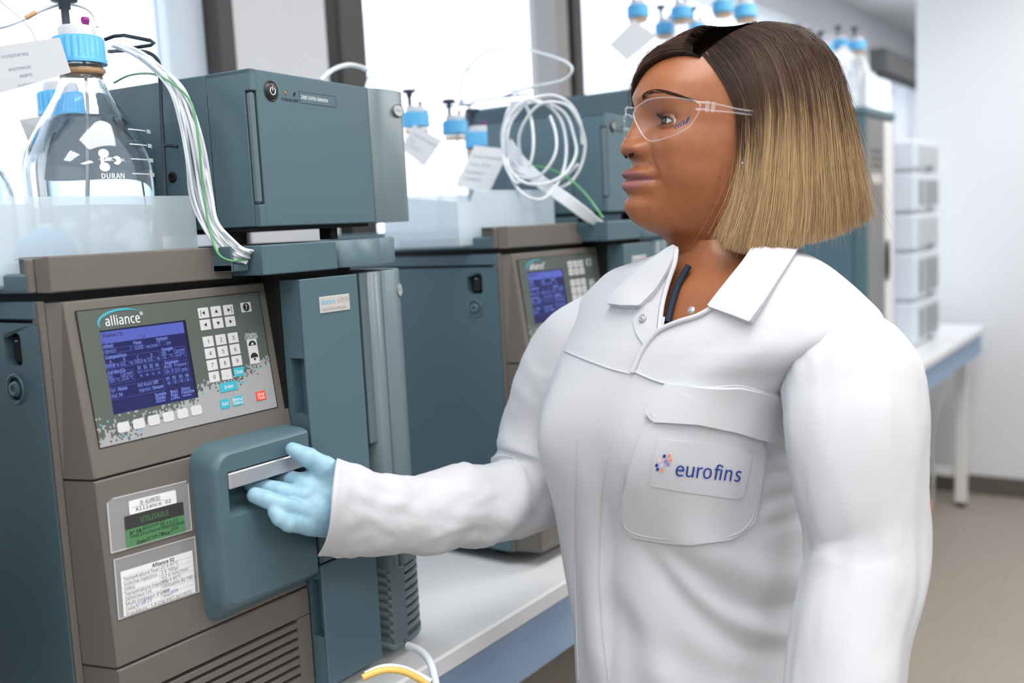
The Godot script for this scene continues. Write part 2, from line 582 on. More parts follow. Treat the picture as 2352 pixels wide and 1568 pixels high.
# ---------------------------------------------------------------- the liquid chromatograph
# local axes: x to the right along the front, y up from 3 cm under the bench top, z out of the front
func wedge(st: SurfaceTool, v0: float, w0: float, v1: float, w1: float, u0: float, u1: float, uc: float, back: float) -> void:
	# a front slab between heights v0 (bottom, front at w0) and v1 (top, front at w1), its left edge chamfered back to (uc, 0)
	var b := 0.0012
	var pts := func(v: float, w: float, i: float) -> Array:
		return [Vector3(uc, v, back), Vector3(uc, v, 0.0), Vector3(u0 - i * 0.3, v, w - i), Vector3(u0 + i, v, w - i * 0.0), Vector3(u1, v, w), Vector3(u1, v, back)]
	var bot: Array = pts.call(v0 + b, w0, b)
	var top: Array = pts.call(v1 - b, w1, b)
	var bot2: Array = pts.call(v0, w0 - b, b)
	var top2: Array = pts.call(v1, w1 - b, b)
	var mid := Vector3((u0 + u1) / 2, (v0 + v1) / 2, back)
	for k in 6:
		var l := (k + 1) % 6
		for r in [[bot, top], [bot2, bot], [top, top2]]:
			var c: Vector3 = (r[0][k] + r[0][l] + r[1][k] + r[1][l]) / 4.0
			var o := c - mid
			o.x *= 0.2
			if k == 0:
				o = Vector3(-1, 0, 0)
			elif k == 5:
				o = Vector3(0, 0, -1)
			quad(st, r[0][k], r[0][l], r[1][l], r[1][k], o)
	for k in range(1, 5):
		face(st, bot2[0], bot2[k], bot2[k + 1], Vector3.DOWN)
		face(st, top2[0], top2[k], top2[k + 1], Vector3.UP)

func panel_image() -> ImageTexture:
	var w := 1024
	var h := 608
	var im := Image.create(w, h, false, Image.FORMAT_RGB8)
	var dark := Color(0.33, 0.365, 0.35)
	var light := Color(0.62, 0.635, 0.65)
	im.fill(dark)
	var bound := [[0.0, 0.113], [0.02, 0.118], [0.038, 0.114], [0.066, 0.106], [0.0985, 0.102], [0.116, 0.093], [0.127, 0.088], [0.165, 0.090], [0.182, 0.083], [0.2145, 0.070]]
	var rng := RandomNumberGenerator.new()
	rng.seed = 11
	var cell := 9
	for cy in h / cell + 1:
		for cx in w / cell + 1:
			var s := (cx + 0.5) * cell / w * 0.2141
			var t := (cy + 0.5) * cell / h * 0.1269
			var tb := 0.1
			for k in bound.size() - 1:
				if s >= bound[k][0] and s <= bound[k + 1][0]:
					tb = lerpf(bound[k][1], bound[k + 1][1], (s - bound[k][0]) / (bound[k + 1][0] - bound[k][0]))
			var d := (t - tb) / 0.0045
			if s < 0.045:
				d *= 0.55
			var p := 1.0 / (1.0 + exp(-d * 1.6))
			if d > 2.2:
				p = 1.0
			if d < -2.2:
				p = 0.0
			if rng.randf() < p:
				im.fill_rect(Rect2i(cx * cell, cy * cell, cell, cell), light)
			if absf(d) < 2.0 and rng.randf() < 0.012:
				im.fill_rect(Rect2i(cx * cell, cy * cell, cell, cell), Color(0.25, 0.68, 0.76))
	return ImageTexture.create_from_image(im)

func lcd_image() -> ImageTexture:
	var w := 764
	var h := 632
	var im := Image.create(w, h, false, Image.FORMAT_RGB8)
	im.fill(Color(0.135, 0.155, 0.47))
	var line := Color(0.46, 0.55, 0.98)
	im.fill_rect(Rect2i(0, int(0.022 * h), int(0.965 * w), int(0.142 * h)), Color(0.45, 0.52, 0.97))
	im.fill_rect(Rect2i(int(0.965 * w), 0, int(0.035 * w), h), Color(0.07, 0.09, 0.24))
	im.fill_rect(Rect2i(0, 0, w, int(0.022 * h)), Color(0.07, 0.10, 0.30))
	var box := func(x0: float, y0: float, x1: float, y1: float, filled := false) -> void:
		var r := Rect2i(int(x0 * w), int(y0 * h), int((x1 - x0) * w), int((y1 - y0) * h))
		if filled:
			im.fill_rect(r, line)
			return
		im.fill_rect(Rect2i(r.position.x, r.position.y, r.size.x, 2), line)
		im.fill_rect(Rect2i(r.position.x, r.end.y - 2, r.size.x, 2), line)
		im.fill_rect(Rect2i(r.position.x, r.position.y, 2, r.size.y), line)
		im.fill_rect(Rect2i(r.end.x - 2, r.position.y, 2, r.size.y), line)
	box.call(0.0, 0.225, 0.32, 0.285)
	box.call(0.295, 0.228, 0.312, 0.28)
	box.call(0.342, 0.235, 0.47, 0.283)
	box.call(0.604, 0.227, 0.715, 0.277)
	box.call(0.004, 0.335, 0.615, 0.466)
	box.call(0.0, 0.402, 0.103, 0.452, true)
	for x in [0.157, 0.31, 0.466]:
		box.call(x, 0.40, x + 0.102, 0.45)
	box.call(0.0, 0.51, 0.294, 0.652)
	box.call(0.0, 0.578, 0.085, 0.628)
	box.call(0.14, 0.574, 0.235, 0.624)
	box.call(0.634, 0.327, 0.94, 0.471)
	box.call(0.645, 0.398, 0.735, 0.447)
	box.call(0.795, 0.395, 0.885, 0.445)
	box.call(0.63, 0.50, 0.94, 0.65)
	box.call(0.645, 0.582, 0.75, 0.632)
	box.call(0.768, 0.584, 0.845, 0.632)
	for k in 4:
		var x := 0.338 + k * 0.069
		box.call(x, 0.54, x + 0.06, 0.572, true)
		box.call(x + 0.014, 0.592, x + 0.05, 0.604, true)
		box.call(x + 0.02, 0.608, x + 0.05, 0.618, true)
		var y := 0.752
		var c := Vector2((0.672 + k * 0.078) * w, y * h)
		for i in range(-16, 17):
			for j in range(-16, 17):
				if Vector2(i, j).length() < 15.0 and (k == 0 and absi(j) % 6 < 4 or k > 0 and absi(i) < 7):
					im.set_pixel(clampi(int(c.x) + i, 0, w - 1), clampi(int(c.y) + j, 0, h - 1), line)
		if k > 0:
			box.call(0.672 + k * 0.078 - 0.035, y - 0.02, 0.672 + k * 0.078 - 0.02, y + 0.02)
			box.call(0.672 + k * 0.078 + 0.02, y - 0.02, 0.672 + k * 0.078 + 0.035, y + 0.02)
	box.call(0.0, 0.685, 0.617, 0.832)
	box.call(0.485, 0.944, 0.60, 0.966, true)
	box.call(0.66, 0.944, 0.775, 0.966, true)
	box.call(0.81, 0.936, 0.92, 0.958, true)
	return ImageTexture.create_from_image(im)

func flat_quad(w: float, h: float) -> SurfaceTool:
	# a thin plate from (0, 0) to (w, -h) in its own plane, with texture coordinates on its face
	var st := S()
	var p := [Vector3(0, 0, 0), Vector3(w, 0, 0), Vector3(w, -h, 0), Vector3(0, -h, 0)]
	var uv := [Vector2(0, 0), Vector2(1, 0), Vector2(1, 1), Vector2(0, 1)]
	for k in [0, 1, 2, 0, 2, 3]:
		st.set_uv(uv[k])
		st.add_vertex(p[k])
	return st

func key_shape(s: float, t: float, w: float, h: float, r: float) -> SurfaceTool:
	var st := S()
	extrude(st, rrect(s, -t - h, s + w, -t, r, 3), 0.0001, 0.0006, 0.0002)
	return st

func key_symbol(parent: Node3D, poly: PackedVector2Array, z: float, m: Material) -> void:
	var st := S()
	extrude(st, poly, 0.0006, z)
	put(st, "key_symbol", m, parent)

func control_panel(parent: Node3D, detailed: bool) -> void:
	var a := Vector3(0.0307, 0.4919, 0.0135)
	var dn := (Vector3(0.0307, 0.366, 0.0295) - a).normalized()
	var frame := Transform3D(Basis(Vector3.RIGHT, -dn, Vector3.RIGHT.cross(-dn)), a)
	var m := mat(Color.WHITE, 0.34)
	m.albedo_texture = M.panel_tex
	m.texture_repeat = false
	var pn := put(flat_quad(0.2141, 0.1269), "control_panel", m, parent)
	pn.transform = frame.translated_local(Vector3(0, 0, 0.0004))
	pn.set_meta("label", "grey membrane keypad with a blue display")
	var st := S()
	for q in [[-0.0006, 0.0006, 0.2147, -0.0002], [-0.0006, -0.1267, 0.2147, -0.1275], [-0.0006, 0.0, 0.0002, -0.127], [0.2139, 0.0, 0.2147, -0.127]]:
		bx(st, Vector3(q[0], q[3], -0.001), Vector3(q[2], q[1], 0.0002))
	put(st, "panel_edge", M.black, pn)
	var lm := mat(Color(0.02, 0.02, 0.03), 0.25)
	lm.emission_enabled = true
	lm.emission = Color.BLACK
	lm.emission_texture = M.lcd_tex
	lm.emission_energy_multiplier = 0.85
	lm.texture_repeat = false
	var lcd := put(flat_quad(0.0955, 0.079), "display_screen", lm, pn)
	lcd.position = Vector3(0.0196, -0.0201, 0.0002)
	lcd.set_meta("label", "lit blue status display")
	var ink := S()
	var white := S()
	var glow := S()
	var blue := S()
	var keys := []
	for r in 2:
		for c in 3:
			keys.append([0.1316 + c * 0.0160, 0.0100 + r * 0.0123, 0.0130, 0.0108, 0.0006, "key", M.key])
	for r in 4:
		for c in 3:
			if r == 3 and c == 2:
				keys.append([0.1636, 0.0765, 0.0130, 0.0098, 0.0006, "key", M.key_cyan])
			else:
				keys.append([0.1316 + c * 0.0160, 0.0397 + r * 0.01225, 0.0130, 0.0108, 0.0006, "key", M.key])
	keys.append([0.1427, 0.0899, 0.0230, 0.0095, 0.0006, "key", M.key_cyan])
	keys.append([0.1398, 0.1062, 0.0120, 0.0102, 0.0022, "key", M.key_cyan])
	keys.append([0.1559, 0.1061, 0.0130, 0.0098, 0.0012, "key", M.key_cyan])
	keys.append([0.1873, 0.1061, 0.0133, 0.0098, 0.0003, "key", M.key_red])
	keys.append([0.1868, 0.0096, 0.0137, 0.0104, 0.0003, "key", M.key])
	keys.append([0.1870, 0.0493, 0.0134, 0.0268, 0.0006, "key", M.key])
	for k in 6:
		keys.append([0.0206 + k * 0.0166, 0.1078 - k * 0.0002, 0.0128, 0.0096, 0.0022, "soft_key", M.key])
	for k in keys:
		put(key_shape(k[0], k[1], k[2], k[3], k[4]), k[5], k[6], pn)
	var z := 0.0007
	if detailed:
		var names := ["1", "2", "3", "4", "5", "6", "7", "8", "9", "0", "."]
		for k in 11:
			letters(ink, names[k], 0.0058, Transform3D(Basis(), Vector3(0.1381 + (k % 3) * 0.0160, -(0.0451 + (k / 3) * 0.01225), z)), font, HORIZONTAL_ALIGNMENT_CENTER)
		letters(white, "Clear", 0.0050, Transform3D(Basis(), Vector3(0.1701, -0.0812, z)), font, HORIZONTAL_ALIGNMENT_CENTER)
		letters(white, "Enter", 0.0050, Transform3D(Basis(), Vector3(0.1542, -0.0945, z)), font, HORIZONTAL_ALIGNMENT_CENTER)
		letters(white, "Exit", 0.0050, Transform3D(Basis(), Vector3(0.1458, -0.1112, z)), font, HORIZONTAL_ALIGNMENT_CENTER)
		letters(white, "Menu/", 0.0036, Transform3D(Basis(), Vector3(0.1624, -0.1092, z)), font, HORIZONTAL_ALIGNMENT_CENTER)
		letters(white, "Status", 0.0036, Transform3D(Basis(), Vector3(0.1624, -0.1128, z)), font, HORIZONTAL_ALIGNMENT_CENTER)
		letters(white, "Stop", 0.0041, Transform3D(Basis(), Vector3(0.1939, -0.1090, z)), font, HORIZONTAL_ALIGNMENT_CENTER)
		letters(white, "Flow", 0.0041, Transform3D(Basis(), Vector3(0.1939, -0.1130, z)), font, HORIZONTAL_ALIGNMENT_CENTER)
		letters(white, "Display", 0.0033, Transform3D(Basis(), Vector3(0.1937, -0.0442, z)), font, HORIZONTAL_ALIGNMENT_CENTER)
		letters(white, "Contrast", 0.0033, Transform3D(Basis(), Vector3(0.1937, -0.0474, z)), font, HORIZONTAL_ALIGNMENT_CENTER)
		key_symbol(pn, ellipse(Vector2(0.19365, -0.0148), 0.0044, 0.0044, 24), z, M.ink)
		letters(white, "?", 0.0070, Transform3D(Basis(), Vector3(0.19365, -0.0148, 0.0008)), font, HORIZONTAL_ALIGNMENT_CENTER)
		for c in [[0.0562, 1.0], [0.0693, -1.0]]:
			var o := Vector2(0.1937, -c[0])
			var half := PackedVector2Array()
			for i in 13:
				half.append(o + Vector2(cos(PI * i / 12), sin(PI * i / 12)) * 0.0052)
			key_symbol(pn, half, z, M.ink)
			var cv := c[1] as float
			key_symbol(pn, PackedVector2Array([o + Vector2(-0.0019, 0.0008 if cv > 0 else -0.0008), o + Vector2(0.0019, 0.0008 if cv > 0 else -0.0008), o + Vector2(0, (0.0034 if cv > 0 else -0.0034))]), 0.0009, M.print_white if cv > 0 else M.ink)
		for a3 in [[0, 0, -1, 0], [1, 0, 0, 1], [2, 0, 1, 0], [0, 1, -1, 0], [1, 1, 0, -1], [2, 1, 1, 0]]:
			var o := Vector2(0.1381 + a3[0] * 0.0160, -(0.0154 + a3[1] * 0.0123))
			var d := Vector2(a3[2], a3[3])
			var s := Vector2(-d.y, d.x)
			key_symbol(pn, PackedVector2Array([o + d * 0.0022, o - d * 0.0014 + s * 0.0021, o - d * 0.0014 - s * 0.0021]), z, M.ink)
			if a3[1] == 0 and a3[0] != 1:
				key_symbol(pn, rrect(o.x + d.x * 0.0036 - 0.0003, o.y - 0.0034, o.x + d.x * 0.0036 + 0.0003, o.y + 0.0034), z, M.ink)
	# the word with its arc
	letters(white, "alliance", 0.0122, Transform3D(Basis().scaled(Vector3(0.90, 1.05, 1)), Vector3(0.0262, -0.0124, z)), font)
	letters(white, "®", 0.0026, Transform3D(Basis(), Vector3(0.0640, -0.0086, z)), font)
	var arc := PackedVector2Array()
	for i in 25:
		var t := float(i) / 24
		var ang := lerpf(PI * 1.10, PI * 0.22, t)
		arc.append(Vector2(0.0445 + cos(ang) * 0.0258, -0.0135 + sin(ang) * 0.0118))
	for i in 25:
		var t := 1.0 - float(i) / 24
		var ang := lerpf(PI * 1.10, PI * 0.22, t)
		var th := 0.0017 * sin(PI * clampf(0.08 + 0.92 * t, 0, 1)) + 0.0002
		arc.append(Vector2(0.0445 + cos(ang) * (0.0258 - th * 1.4), -0.0135 + sin(ang) * (0.0118 - th)))
	extrude(blue, arc, 0.0001, 0.0004)
	put(blue, "logo_arc", M.key_cyan, pn)
	if detailed:
		var tx := [["Idle", 0.401, 0.133], ["ethod:", 0.004, 0.193, 1], ["<direct>", 0.004, 0.256], ["Flow:", 0.342, 0.201, 1], ["0.000", 0.353, 0.259], ["mL/min", 0.480, 0.263], ["System:", 0.607, 0.194, 1], ["-1", 0.617, 0.252], ["psi", 0.725, 0.255], ["Composition", 0.010, 0.324, 1], ["A", 0.047, 0.378], ["B", 0.200, 0.376], ["C", 0.354, 0.376], ["D", 0.510, 0.376], ["0.0", 0.166, 0.426], ["100.0", 0.318, 0.426], ["0.0", 0.475, 0.426], ["%", 0.114, 0.430], ["%", 0.270, 0.430], ["%", 0.425, 0.430], ["%", 0.580, 0.430], ["Sample", 0.654, 0.331, 1], ["Set", 0.643, 0.373], ["Current", 0.795, 0.369], ["22", 0.653, 0.423], ["°C", 0.740, 0.423], ["22.0", 0.804, 0.420], ["°C", 0.888, 0.423], ["Degasser", 0.660, 0.500, 1], ["Mode", 0.645, 0.547], ["Pressure", 0.768, 0.546], ["On", 0.654, 0.607], ["0", 0.728, 0.607], ["0.4", 0.774, 0.608], ["psia", 0.852, 0.612], ["S1", 0.341, 0.506, 1], ["S2", 0.410, 0.506, 1], ["S3", 0.478, 0.506, 1], ["S4", 0.546, 0.506, 1], ["Col Htr/Clr", 0.008, 0.506, 1], ["Set", 0.002, 0.551], ["Current", 0.143, 0.548], ["OFF", 0.007, 0.602], ["°C", 0.09, 0.604], ["23.0", 0.149, 0.599], ["°C", 0.24, 0.602], ["V1", 0.645, 0.698, 1], ["V2", 0.722, 0.698, 1], ["V3", 0.802, 0.698, 1], ["V4", 0.880, 0.698, 1], ["Syr:", 0.005, 0.716], ["Home", 0.085, 0.716, 1], ["Ndl Wash:", 0.308, 0.714], ["Off", 0.49, 0.714, 1], ["Injector:", 0.314, 0.775], ["Stream", 0.47, 0.775, 1], ["Vial:", 0.005, 0.785], ["74", 0.085, 0.785, 1], ["Sample", 0.484, 0.868, 1], ["Queue", 0.485, 0.912, 1], ["Next", 0.670, 0.868, 1], ["Page", 0.669, 0.912, 1], ["Direct", 0.805, 0.860, 1], ["Function", 0.800, 0.903, 1]]
		for t in tx:
			letters(glow, t[0], 0.0040, Transform3D(Basis().scaled(Vector3(0.76, 1, 1)), Vector3(0.0196 + t[1] * 0.0955, -0.0201 - t[2] * 0.079, 0.0003)), font_bold if t.size() > 3 else font)
		var dark := S()
		letters(dark, "Status (1)", 0.0045, Transform3D(Basis(), Vector3(0.0196 + 0.017 * 0.0955, -0.0201 - 0.066 * 0.079, 0.0003)), font_bold)
		letters(dark, "Idle", 0.0040, Transform3D(Basis(), Vector3(0.0196 + 0.401 * 0.0955, -0.0201 - 0.132 * 0.079, 0.0003)), font)
		letters(dark, ">", 0.0036, Transform3D(Basis(), Vector3(0.0196 + 0.006 * 0.0955, -0.0201 - 0.142 * 0.079, 0.0003)), font)
		letters(dark, "0.0", 0.0040, Transform3D(Basis(), Vector3(0.0196 + 0.013 * 0.0955, -0.0201 - 0.427 * 0.079, 0.0003)), font)
		for k in 4:
			letters(dark, "OFF", 0.0026, Transform3D(Basis(), Vector3(0.0196 + (0.344 + k * 0.069) * 0.0955, -0.0201 - 0.556 * 0.079, 0.0003)), font_bold)
		put(dark, "screen_lettering", M.lcd_ink, pn, false)
		put(glow, "screen_lettering", M.lcd_light, pn, false)
		put(ink, "key_lettering", M.ink, pn, false)
	put(white, "panel_lettering", M.print_white, pn, false)

func make_chromatograph(label: String, detailed: bool, at: Vector3, turn: float) -> Node3D:
	var t := thing("liquid_chromatograph", label, "instrument", at, turn)
	# dark carcass behind the gaps
	bx_obj("carcass", Vector3(0.012, 0.052, -0.585), Vector3(0.366, 0.5112, -0.004), 0.0, M.black, t)
	bx_obj("carcass", Vector3(0.255, 0.052, -0.003), Vector3(0.372, 0.5105, 0.030), 0.0, M.black, t)
	for q in [[0.05, -0.05], [0.05, -0.53], [0.33, -0.53], [0.40, -0.05]]:
		var st := S()
		lathe(st, [[0.020, 0.030], [0.022, 0.034], [0.020, 0.051]], 16, Transform3D(Basis(), Vector3(q[0], 0, q[1])))
		put(st, "foot", M.rubber, t)
	# left side: panel with switch recess, band, lid
	var st := S()
	var hole := rrect(-0.0615, 0.4435, -0.0325, 0.4745, 0.006, 4)
	var xs := Transform3D(Basis(Vector3(0, 0, 1), Vector3(0, 1, 0), Vector3(-1, 0, 0)), Vector3.ZERO)   # (z, y) drawn on the left side, pushed towards -x
	var outer := rrect(-0.585, 0.047, -0.0035, 0.4835, 0.003, 2)
	cap_with_hole(st, outer, hole, -0.0015, xs, Vector3(0, 0, 1))
	quad(st, Vector3(0.0015, 0.047, -0.0035), Vector3(0.0015, 0.4835, -0.0035), Vector3(0.012, 0.4835, -0.0035), Vector3(0.012, 0.047, -0.0035), Vector3(0, 0, 1))
	quad(st, Vector3(0.0015, 0.4835, -0.0035), Vector3(0.0015, 0.4835, -0.585), Vector3(0.012, 0.4835, -0.585), Vector3(0.012, 0.4835, -0.0035), Vector3(0, 1, 0))
	hole = ccw(hole)
	for i in hole.size():
		var j := (i + 1) % hole.size()
		var c := Vector2(-0.047, 0.459)
		quad(st, Vector3(0.0015, hole[i].y, hole[i].x), Vector3(0.0015, hole[j].y, hole[j].x), Vector3(0.0115, hole[j].y, hole[j].x), Vector3(0.0115, hole[i].y, hole[i].x), Vector3(0, c.y - hole[i].y, c.x - hole[i].x))
	put(st, "side_panel", M.teal_side, t)
	st = S()
	extrude(st, rrect(-0.054, 0.447, -0.040, 0.471, 0.001, 2), -0.0115, -0.0055, 0.0008, xs)
	var sw := put(st, "rocker_switch", M.rubber, t)
	st = S()
	bx(st, Vector3(0.0050, 0.4660, -0.0490), Vector3(0.0056, 0.4667, -0.0450))
	put(st, "switch_mark", M.print_white, sw)
	st = S()
	lathe(st, [[0.0145, 0.0], [0.0145, 0.0012], [0.0125, 0.0018], [0.0105, -0.0006], [0.0095, -0.001], [0.0075, 0.0], [0.0062, 0.003], [0.0030, 0.0035], [0.0028, 0.001], [0.0001, 0.001]], 28, Transform3D(Basis(Vector3(0, 1, 0), Vector3(-1, 0, 0), Vector3(0, 0, 1)), Vector3(0.0015, 0.4218, -0.0495)))
	put(st, "side_port", M.teal_side, t)
	bx_obj("side_band", Vector3(0.0016, 0.4865, -0.585), Vector3(0.02, 0.5030, -0.0045), 0.0015, M.teal_side, t)
	bx_obj("lid_side", Vector3(-0.0005, 0.5110, -0.585), Vector3(0.03, 0.5284, -0.0035), 0.002, M.teal_side, t)
	bx_obj("lid_deck", Vector3(0.004, 0.5110, -0.585), Vector3(0.210, 0.5150, -0.014), 0.001, M.teal_side, t)
	bx_obj("lid_deck", Vector3(0.2100, 0.5110, -0.585), Vector3(0.455, 0.5420, -0.2995), 0.001, M.teal_side, t)
	# brown trim strip up the left front corner
	st = S()
	bx(st, Vector3(0.0028, 0.047, -0.012), Vector3(0.0098, 0.5033, 0.0008), 0.0012)
	put(st, "corner_trim", M.brown, t)
	st = S()
	bx(st, Vector3(-0.0030, 0.5112, -0.0060), Vector3(0.0035, 0.5415, 0.0008), 0.0012)
	put(st, "corner_trim", M.brown, t)
	# lid ridge: brown, with the tubing notch at its right end
	st = S()
	var rp := PackedVector2Array([Vector2(0.0092, 0.5105), Vector2(0.2123, 0.5092), Vector2(0.2123, 0.5200)])
	for i in 7:
		var a := -PI / 2 - (PI / 2) * i / 6
		rp.append(Vector2(0.2140 + cos(a) * 0.0175, 0.5385 + sin(a) * 0.0175 * 0.95))
	rp.append(Vector2(0.1955, 0.5428))
	rp.append(Vector2(0.0092, 0.5430))
	extrude(st, rp, -0.035, 0.0135, 0.0012)
	var ridge := put(st, "lid_ridge", M.brown, t)
	st = S()
	quad(st, Vector3(0.0035, 0.5415, 0.0005), Vector3(0.0092, 0.5425, 0.0125), Vector3(0.0092, 0.5108, 0.0125), Vector3(0.0035, 0.5112, 0.0005), Vector3(-1, 0, 1))
	quad(st, Vector3(0.0035, 0.5415, 0.0005), Vector3(0.0092, 0.5425, 0.0125), Vector3(0.0092, 0.5425, -0.035), Vector3(0.0035, 0.5415, -0.035), Vector3(0, 1, 0))
	quad(st, Vector3(0.0035, 0.5112, 0.0005), Vector3(0.0092, 0.5108, 0.0125), Vector3(0.0092, 0.5108, -0.035), Vector3(0.0035, 0.5112, -0.035), Vector3(0, -1, 0))
	put(st, "ridge_chamfer", M.brown, ridge)
	# teal lid trays
	bx_obj("tubing_tray", Vector3(0.2125, 0.5115, -0.30), Vector3(0.3203, 0.5425, 0.062), 0.0012, M.teal, t)
	var pl := PackedVector2Array([Vector2(0.3255, 0.062), Vector2(0.3255, -0.30), Vector2(0.455, -0.30), Vector2(0.455, -0.02)])
	for p in spline([Vector2(0.455, -0.01), Vector2(0.4515, 0.020), Vector2(0.437, 0.044), Vector2(0.415, 0.056), Vector2(0.394, 0.060), Vector2(0.391, 0.062)], 5):
		pl.append(p)
	extrude_obj("column_lid", pl, 0.5130, 0.5430, 0.0012, M.teal, t, plan(), true)
	# fascia: upper panel, lower door, bottom grille
	st = S()
	wedge(st, 0.3390, 0.0330, 0.5013, 0.0112, 0.0202, 0.2600, 0.0098, -0.004)
	put(st, "fascia", M.brown, t)
	st = S()
	wedge(st, 0.1610, 0.0400, 0.3372, 0.0331, 0.0202, 0.2580, 0.0098, -0.004)
	put(st, "lower_door", M.brown, t)
	# dark chamfer strips laid on the two slabs' left bevels
	for q in [[0.3395, 0.0329, 0.5008, 0.0112], [0.1615, 0.0399, 0.3367, 0.0331], [0.0475, 0.0412, 0.1585, 0.0410]]:
		st = S()
		quad(st, Vector3(0.00985, q[0], 0.0004), Vector3(0.0197, q[0], q[1] - 0.0008), Vector3(0.0197, q[2], q[3] - 0.0008), Vector3(0.00985, q[2], 0.0004), Vector3(-1, 0, 0.6))
		var sh := Vector3(-0.0003, 0, 0.0002)
		var pts := [Vector3(0.00985, q[0], 0.0004) + sh, Vector3(0.0197, q[0], q[1] - 0.0008) + sh, Vector3(0.0197, q[2], q[3] - 0.0008) + sh, Vector3(0.00985, q[2], 0.0004) + sh]
		quad(st, pts[0], pts[1], pts[2], pts[3], Vector3(-1, 0, 0.6))
		put(st, "chamfer_face", M.brown, t)
	st = S()
	wedge(st, 0.1285, 0.0410, 0.1590, 0.0408, 0.0202, 0.2580, 0.0098, -0.004)
	wedge(st, 0.0470, 0.0412, 0.0570, 0.0412, 0.0202, 0.2580, 0.0098, -0.004)
	wedge(st, 0.0571, 0.0411, 0.1284, 0.0410, 0.0202, 0.0640, 0.0098, -0.004)
	bx(st, Vector3(0.2390, 0.0571, -0.004), Vector3(0.2580, 0.1284, 0.0411))
	var gr := put(st, "bottom_grille", M.brown, t)
	for k in 7:
		var v := 0.1250 - 0.0104 * k
		bx_obj("slat", Vector3(0.0635, v - 0.0066, 0.010), Vector3(0.2395, v, 0.0409), 0.0006, M.brown, gr)
	control_panel(t, detailed)
	# sample compartment door with its pull
	st = S()
	var rr := [0.016, 0.003, 0.003, 0.022]
	var r0 := rrect(0.1218, 0.158, 0.2505, 0.3470, rr, 6)
	var r1 := rrect(0.1218, 0.180, 0.2505, 0.3450, rr, 6)
	var r2 := inset(rrect(0.1218, 0.182, 0.2505, 0.3445, rr, 6), 0.0022)
	var r3 := inset(rrect(0.1218, 0.184, 0.2505, 0.3440, rr, 6), 0.0048)
	var rings := []
	for e in [[r0, 0.030], [r1, 0.062], [r2, 0.0698], [r3, 0.0720]]:
		var ring := PackedVector3Array()
		for p in e[0]:
			ring.append(Vector3(p.x, p.y, e[1]))
		rings.append(ring)
	loft(st, rings, false, false, 1, true)
	var pocket := rrect(0.1367, 0.2760, 0.2405, 0.3225, [0.007, 0.004, 0.002, 0.002], 4)
	cap_with_hole(st, r3, pocket, 0.0720, Transform3D(), Vector3(0, 0, 1))
	var inner := rrect(0.1385, 0.2880, 0.2390, 0.3215, [0.004, 0.004, 0.002, 0.002], 4)
	for i in pocket.size():
		var j := (i + 1) % pocket.size()
		var m2 := Vector2(0.19, 0.30)
		var mid := (pocket[i] + inner[i]) * 0.5
		st.set_smooth_group(2)
		quad(st, Vector3(pocket[i].x, pocket[i].y, 0.0720), Vector3(pocket[j].x, pocket[j].y, 0.0720), Vector3(inner[j].x, inner[j].y, 0.046), Vector3(inner[i].x, inner[i].y, 0.046), Vector3(m2.x - mid.x, m2.y - mid.y, 0.05))
	st.set_smooth_group(-1)
	cap(st, inner, 0.046, Transform3D(), Vector3(0, 0, 1))
	var door := put(st, "sample_door", M.teal, t)
	door.set_meta("label", "teal sample door with a silver pull")
	st = S()
	bx(st, Vector3(0.1374, 0.3052, 0.0655), Vector3(0.2398, 0.3212, 0.0742), 0.0010)
	put(st, "pull_handle", M.silver, door)
	# right doors with finger recesses in their left sides
	st = S()
	bx(st, Vector3(0.2610, 0.1885, 0.0585), Vector3(0.3496, 0.5036, 0.062), 0.0010)
	bx(st, Vector3(0.2611, 0.4180, 0.012), Vector3(0.3495, 0.5034, 0.0590), 0.0)
	bx(st, Vector3(0.2760, 0.3560, 0.012), Vector3(0.3495, 0.4180, 0.0590), 0.0)
	bx(st, Vector3(0.2611, 0.1887, 0.012), Vector3(0.3495, 0.3560, 0.0590), 0.0)
	bx(st, Vector3(0.2611, 0.3560, 0.012), Vector3(0.2761, 0.4180, 0.0385), 0.0)
	var rd := put(st, "solvent_door", M.teal, t)
	bx_obj("door_badge", Vector3(0.2870, 0.4645, 0.0618), Vector3(0.3338, 0.4825, 0.0630), 0.0004, M.badge, rd)
	var bl := S()
	letters(bl, "Waters", 0.0080, Transform3D(Basis().scaled(Vector3(0.80, 1, 1)), Vector3(0.2890, 0.4762, 0.0631)), font_bold)
	put(bl, "badge_lettering", M.badge_blue, rd, false)
	bl = S()
	letters(bl, "e2695", 0.0080, Transform3D(Basis().scaled(Vector3(0.85, 1, 1)), Vector3(0.3140, 0.4768, 0.0631)), font)
	letters(bl, "Separations Module", 0.0040, Transform3D(Basis().scaled(Vector3(0.9, 1, 1)), Vector3(0.2890, 0.4685, 0.0631)), font)
	put(bl, "badge_lettering", M.badge_grey, rd, false)
	st = S()
	bx(st, Vector3(0.2610, 0.0450, 0.0585), Vector3(0.3496, 0.1865, 0.062), 0.0010)
	bx(st, Vector3(0.2611, 0.0452, 0.012), Vector3(0.3495, 0.1030, 0.0590), 0.0)
	bx(st, Vector3(0.2740, 0.1030, 0.012), Vector3(0.3495, 0.1690, 0.0590), 0.0)
	bx(st, Vector3(0.2611, 0.1030, 0.012), Vector3(0.2741, 0.1690, 0.0420), 0.0)
	bx(st, Vector3(0.2611, 0.1690, 0.012), Vector3(0.3495, 0.1863, 0.0590), 0.0)
	put(st, "lower_side_door", M.teal, t)
